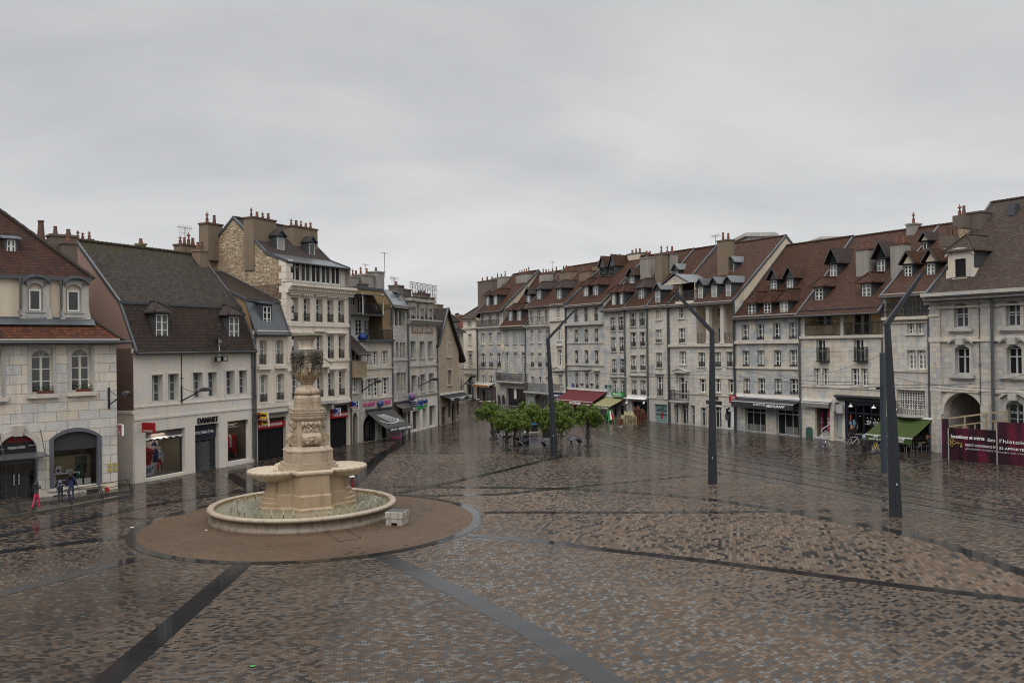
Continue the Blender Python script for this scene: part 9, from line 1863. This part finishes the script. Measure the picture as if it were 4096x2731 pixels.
# ================================================================ CRIMSON HOARDING
def HM():
    t=NT('crimson_hoarding_print',.35,.45); uv=t.uv(); n1=t.noise(t.map(uv,scale=(.5,.22,1),rot=(0,0,.5)),1.,3,.5,.6); n2=t.noise(t.map(uv,scale=(1.2,.12,1),rot=(0,0,-.25)),1.,2,.5); m_=t.math('ADD',t.math('MULTIPLY',n1,.6),t.math('MULTIPLY',n2,.4)); return t.out(t.ramp(m_,[(.40,(.010,.004,.007)),(.5,(.035,.006,.014)),(.6,(.105,.007,.026))]))
HMm=HM(); hA,hB,hC,hD=G(3769,1835),G(3796,1837),G(3990,1856.5),G(4330,1888)
t=empty('hoarding',hB,math.atan2((hC-hB).y,(hC-hB).x),'crimson building site hoarding with white advertising text in front of the arched house','fence'); inv=Matrix.Rotation(-t.rotation_euler[2],3,'Z'); lo=lambda q: inv@(q-hB)
def pan(n,a,b2,z0,z1,z2,m,th=.05):
    g=MB(); a,b2=lo(a),lo(b2); d=(b2-a).normalized(); nn=Vector((-d.y,d.x,0))*th; 
    for o_ in (Vector((0,0,0)),nn): g.face([a+o_+Vector((0,0,z0)),b2+o_+Vector((0,0,z0)),b2+o_+Vector((0,0,z2)),a+o_+Vector((0,0,z1))])
    g.face([a+Vector((0,0,z1)),b2+Vector((0,0,z2)),b2+nn+Vector((0,0,z2)),a+nn+Vector((0,0,z1))]); g.face([a+Vector((0,0,z0)),a+nn+Vector((0,0,z0)),a+nn+Vector((0,0,z1)),a+Vector((0,0,z1))]); g.face([b2+Vector((0,0,z0)),b2+nn+Vector((0,0,z0)),b2+nn+Vector((0,0,z2)),b2+Vector((0,0,z2))]); return g.build(n,m,t)
zt=lambda x,y,b2: atd(x,y,b2.y).z
zr_=zt(3764,1674,hA); z1_=zt(3795.7,1709,hB); z2_=zt(3989,1721.5,hC); z3_=zt(3991,1687,hC)
pan('side_panel',hA,hB,.02,zr_,zr_,HMm); pan('front_panel',hB,hC,.02,z1_,z2_,HMm); pan('tall_panel',hC+(hD-hC)*.004,hD,.02,z3_,z3_+.1,HMm)
lc=lo(hC).x; text('Investissez et entrez',.38,M['white'],t,(.15+lc*.36,-.03,z1_*.735),width=lc*.70,bold=.008,ext=.003); text('dans',.38,M['white'],t,(lc*.885,-.03,z1_*.71),width=lc*.15,ext=.003)
text("l'histoire de Besançon",.38,M['white'],t,(lc+2.85,-.05,z1_*.70),width=5.3,ext=.003,rot=(PI/2,0,0)); text('BIENTÔT UNE RÉSIDENCE DE',.235,M['white'],t,(lc*.665,-.03,z1_*.50),width=lc*.61,ext=.003); text('32 APPARTEMENTS ET 28',.235,M['white'],t,(lc+1.95,-.05,z1_*.49),width=3.6,ext=.003,bold=.003); text('UN MONUMENT HISTORIQUE, TÉ',.175,M['grey_paint'],t,(lc*.69,-.03,z1_*.385),width=lc*.58,ext=.003); text("MOIN DE L'HISTOIRE DE LA VILLE",.175,M['grey_paint'],t,(lc+2.3,-.05,z1_*.37),width=4.4,ext=.003)
g=MB(); g.box(lc*.365,lc*.385,-.035,-.028,z1_*.36,z1_*.40); g.build('print_square',M['white'],t)
g=MB(); kx,kz=lc*.07,z1_*.545; 
for a in range(4): g.tube([(kx+.16*math.cos(a*PI/2)+.13*math.cos(q),-.04,kz+.14*math.sin(a*PI/2)+.13*math.sin(q)) for q in [i*PI/6 for i in range(13)]],.022,4)
g.bar((kx+.3,-.04,kz-.01),(lc*.30,-.04,kz-.04),.022); g.box(lc*.25,lc*.29,-.045,-.035,kz-.3,kz-.2); g.box(lc*.262,lc*.28,-.045,-.035,kz-.2,kz-.05); [g.bar((kx+.42+i*.06,-.04,kz-.08),(kx+.42+i*.06,-.04,kz+.07),.018) for i in range(3)]; g.build('key_emblem',M['gold'],t)
g=MB(); T1=hB+Vector((0,.3,zr_)); D_=atd(4034,1643,hC.y+2.2)
def tim(a,b2,r=.06): g.bar(lo(a) if 0 else inv@(a-hB),inv@(b2-hB),r)
tim(T1,D_,.07); A2,D2=T1-Vector((0,0,.62)),D_-Vector((0,0,.62)); tim(A2,D2,.06); tim(T1-Vector((0,0,1.3)),D_-Vector((0,0,1.4)),.05)
for f in (.02,.3,.64,.98): q=T1.lerp(D_,f); tim(q+Vector((0,0,.08)),Vector((q.x,q.y,.02)),.075)
for f in (.15,.46,.78): q=A2.lerp(D2,f); tim(q,Vector((q.x,q.y,.02)),.05)
for f in (.3,.98): q=A2.lerp(D2,f); tim(q,A2.lerp(D2,f-.11)-Vector((0,0,.75)),.045); tim(q,A2.lerp(D2,min(1,f+.11))-Vector((0,0,.75)),.045) if f<.9 else None
g.build('timber_frame',M['wood'],t)
for q,z in ((hB,z1_),(hC,z3_)): g=MB(); c_=lo(q); g.box(c_.x-.03,c_.x+.03,c_.y-.06,c_.y+.02,.02,z-.05); g.build('panel_joint',plain('chipped_white_edge',(.35,.33,.31),.7,var=.5,scale=9),t)
# ================================================================ OVERHEAD WIRES
def wire(lab,pts,r=.018,cat='cable',name='overhead_wire'):
    Q=[atd(x,y,d) for x,y,d in pts]; o0=Q[0]; t=empty(name,o0,0,lab,cat,'tramway wires'); P=[]
    for a,b2 in zip(Q,Q[1:]): P+=[a.lerp(b2,i/6)-o0-Vector((0,0,.12*4*(i/6)*(1-i/6))) for i in range(6)]
    g=MB(); g.tube(P+[Q[-1]-o0],r,4); g.build('strand',M['iron'],t); return t
wire('upper tramway contact wire crossing the right row of facades',((2060,1487,118),(2500,1489,92),(2866,1497,76),(3119,1508,69),(3400,1528,62),(3723,1537,55),(4300,1560,46))); wire('lower tramway contact wire crossing the right row of facades',((2060,1493,114),(2500,1500,90),(2866,1513,73),(3119,1525,66),(3400,1539,60),(3723,1549,53),(4300,1576,44)))
wire('span wire from the middle mast up to the contact wire by the restaurant',((2850,1456,56.4),(3119,1503,68.9)),.014); wire('span wire from the contact wire up to the tramway pole',((3119,1503,68.9),(3275,1499,66),(3532,1418,60.4)),.014); wire('slack span wire from the restaurant windows to the contact wire',((3073,1407,84),(3500,1378+20,61)),.010); wire('span wire rising to the right frame edge before the arched house',((3670,1536,55),(3957,1527,50),(4200,1462,46)),.014); wire('span wire falling from the nearest mast to the contact wire',((3565,1505,45.3),(3794,1540,53)),.014); wire('long span wire from the red awning house to the purple curtained house',((2330,1502,104),(2606,1406,99)),.014); wire('thin wire from the gabled rubble house to the iron balcony house',((1600,1405,93),(2000,1470,124)),.014); wire('wire from the middle mast towards the terrace railed house',((2848,1480,56.4),(2500,1510,90)),.012)
for lab,a,b2,d0,d1 in (('dark bracket arm reaching right from the farthest mast to the wires',(2197,1487),(2366,1481),71.6,80),('dark bracket arm carrying the wires at the street mouth',(1842,1476),(1990,1477),112,118)):
    A,Bq=atd(*a,d0),atd(*b2,d1); t=empty('bracket_arm',A,0,lab,'bracket','tramway bracket arms'); g=MB(); g.bar((0,0,0),Bq-A,.055,n=6); g.build('arm',M['iron'],t); g=MB(); [g.tube([(Bq-A)*f+Vector((0,0,-.0)),(Bq-A)*f+Vector((.1,0,-.35)),(Bq-A)*f+Vector((-.15,0,-.45))],.02,4) for f in (.45,.75,.97)]; g.build('wire_clamps',M['iron'],t)
# litter, hatch outline, ground details
for i,(x,y,c_,lab) in enumerate(((1010,2667,'green','scrap of bright green plastic on the pavers near the lower edge'),(825,2121,'white','scrap of white paper on the brown paving left of the fountain'),(528,2110,'white','thin white paper strip on the brown paving at the fountain ring'))):
    p=G(x,y); g=MB(); rr=random.Random(i); g.face([Vector((.11*math.cos(a)*rr.uniform(.5,1.1),.07*math.sin(a)*rr.uniform(.5,1.1),.02+.02*rr.random())) for a in [k*PI/4 for k in range(8)]]); g.box(-.05,.05,-.03,.03,.0,.018); o=g.build('litter_scrap',M[c_],loc=p+Vector((0,0,.012))); tag(o,lab,'litter')
g=MB(); q=[Vector(G(x,y)) for x,y in ((1302,2128),(1378,2115),(1445,2153),(1358,2166))]
for u,v in zip(q,q[1:]+q[:1]): g.bar(u+Vector((0,0,.012)),v+Vector((0,0,.012)),.022)
o=g.build('hatch_frame',M['iron']); tag(o,'rectangular metal frame of a paved hatch set in the brown ring before the fountain','hatch')
# ================================================================ LIGHT, SKY, CAMERA
w=bpy.data.worlds.new('World'); sc.world=w; w.use_nodes=True; nt=w.node_tree; nt.nodes.clear()
def nn(ty,**k):
    q=nt.nodes.new('ShaderNode'+ty)
    for a,v in k.items(): setattr(q,a,v)
    return q
def lk(a,b): nt.links.new(a,b)
SUN_EL,SUN_AZ=math.radians(52),math.radians(200)
out=nn('OutputWorld'); bg=nn('Background'); bg.inputs[1].default_value=1.; lk(bg.outputs[0],out.inputs[0])
sky=nn('TexSky',sky_type='NISHITA',sun_disc=False,sun_elevation=SUN_EL,sun_rotation=SUN_AZ)
sk=nn('Mix',data_type='RGBA',blend_type='MULTIPLY'); sk.inputs[0].default_value=1; lk(sky.outputs[0],sk.inputs[6]); sk.inputs[7].default_value=(.08,.08,.08,1)
tc=nn('TexCoord'); sx=nn('SeparateXYZ'); lk(tc.outputs['Generated'],sx.inputs[0])
def mth(op,a,b=0.,cl=False):
    q=nn('Math',operation=op,use_clamp=cl)
    for i,v in enumerate((a,b)):
        if isinstance(v,(int,float)): q.inputs[i].default_value=v
        else: lk(v,q.inputs[i])
    return q.outputs[0]
zz=mth('MAXIMUM',sx.outputs[2],0.); den=mth('ADD',zz,.28)
cv=nn('CombineXYZ'); lk(mth('DIVIDE',sx.outputs[0],den),cv.inputs[0]); lk(mth('DIVIDE',sx.outputs[1],den),cv.inputs[1])
mp=nn('Mapping'); lk(cv.outputs[0],mp.inputs[0]); mp.inputs[2].default_value=(0,0,.35); mp.inputs[3].default_value=(1.3,2.0,1)
def noi(sc_,det,ro,di):
    q=nn('TexNoise'); q.inputs['Scale'].default_value=sc_; q.inputs['Detail'].default_value=det; q.inputs['Roughness'].default_value=ro; q.inputs['Distortion'].default_value=di; lk(mp.outputs[0],q.inputs['Vector']); return q.outputs['Fac']
a=noi(.55,5,.5,.6); b_=noi(1.7,6,.55,.4)
cl=mth('ADD',mth('MULTIPLY',a,.75),mth('MULTIPLY',b_,.25))
rp=nn('ValToRGB'); r=rp.color_ramp; r.elements[0].position=.36; r.elements[0].color=(.54,.55,.565,1); r.elements[1].position=.64; r.elements[1].color=(.74,.74,.735,1); lk(cl,rp.inputs[0])
# brighter overhead, as an overcast sky is; slightly brighter just above the roofs
gr=nn('ValToRGB'); g_=gr.color_ramp; g_.elements[0].position=0.; g_.elements[0].color=(1.06,1.06,1.05,1); g_.elements[1].position=1.; g_.elements[1].color=(3.3,3.3,3.3,1)
for p,v in ((.09,1.10),(.2,1.0),(.40,.94),(.6,2.3)): e=g_.elements.new(p); e.color=(v,v,v,1)
lk(zz,gr.inputs[0])
m1=nn('Mix',data_type='RGBA',blend_type='MULTIPLY'); m1.inputs[0].default_value=1; lk(rp.outputs[0],m1.inputs[6]); lk(gr.outputs[0],m1.inputs[7])
m2=nn('Mix',data_type='RGBA'); m2.inputs[0].default_value=.93; lk(sk.outputs[2],m2.inputs[6]); lk(m1.outputs[2],m2.inputs[7])
lk(m2.outputs[2],bg.inputs[0])
sd=bpy.data.lights.new('sun','SUN'); sd.energy=1.4; sd.angle=math.radians(50); sd.color=(1,.96,.9); so=bpy.data.objects.new('sun',sd); C.objects.link(so)
az=SUN_AZ; d=Vector((math.sin(az)*math.cos(SUN_EL),math.cos(az)*math.cos(SUN_EL),math.sin(SUN_EL))); so.rotation_euler=d.to_track_quat('Z','Y').to_euler()
cam=bpy.data.cameras.new('camera'); co=bpy.data.objects.new('camera',cam); C.objects.link(co); sc.camera=co
cam.sensor_width=36; cam.lens=F/4096*36; cam.clip_start=.3; cam.clip_end=4000
cp,sp=math.cos(PITCH),math.sin(PITCH); Rv=Vector((1,0,0)); U=Vector((0,-sp,cp)); Fv=Vector((0,cp,sp)); c,s=math.cos(ROLL),math.sin(ROLL)
X=Rv*c-U*s; Y=Rv*s+U*c; m=Matrix((X,Y,-Fv)).transposed().to_4x4(); m.translation=Vector((0,0,H)); co.matrix_world=m
sc.view_settings.view_transform='Standard'; sc.view_settings.look='None'; sc.view_settings.exposure=0; sc.view_settings.gamma=1; sc.view_settings.use_curve_mapping=False
sc.render.engine='CYCLES'; cy=sc.cycles; cy.use_denoising=True; cy.filter_width=1.05; cy.max_bounces=6; cy.diffuse_bounces=3; cy.glossy_bounces=3; cy.transparent_max_bounces=8; cy.caustics_reflective=False; cy.caustics_refractive=False; cy.sample_clamp_indirect=6
sc.render.resolution_x=1024; sc.render.resolution_y=682
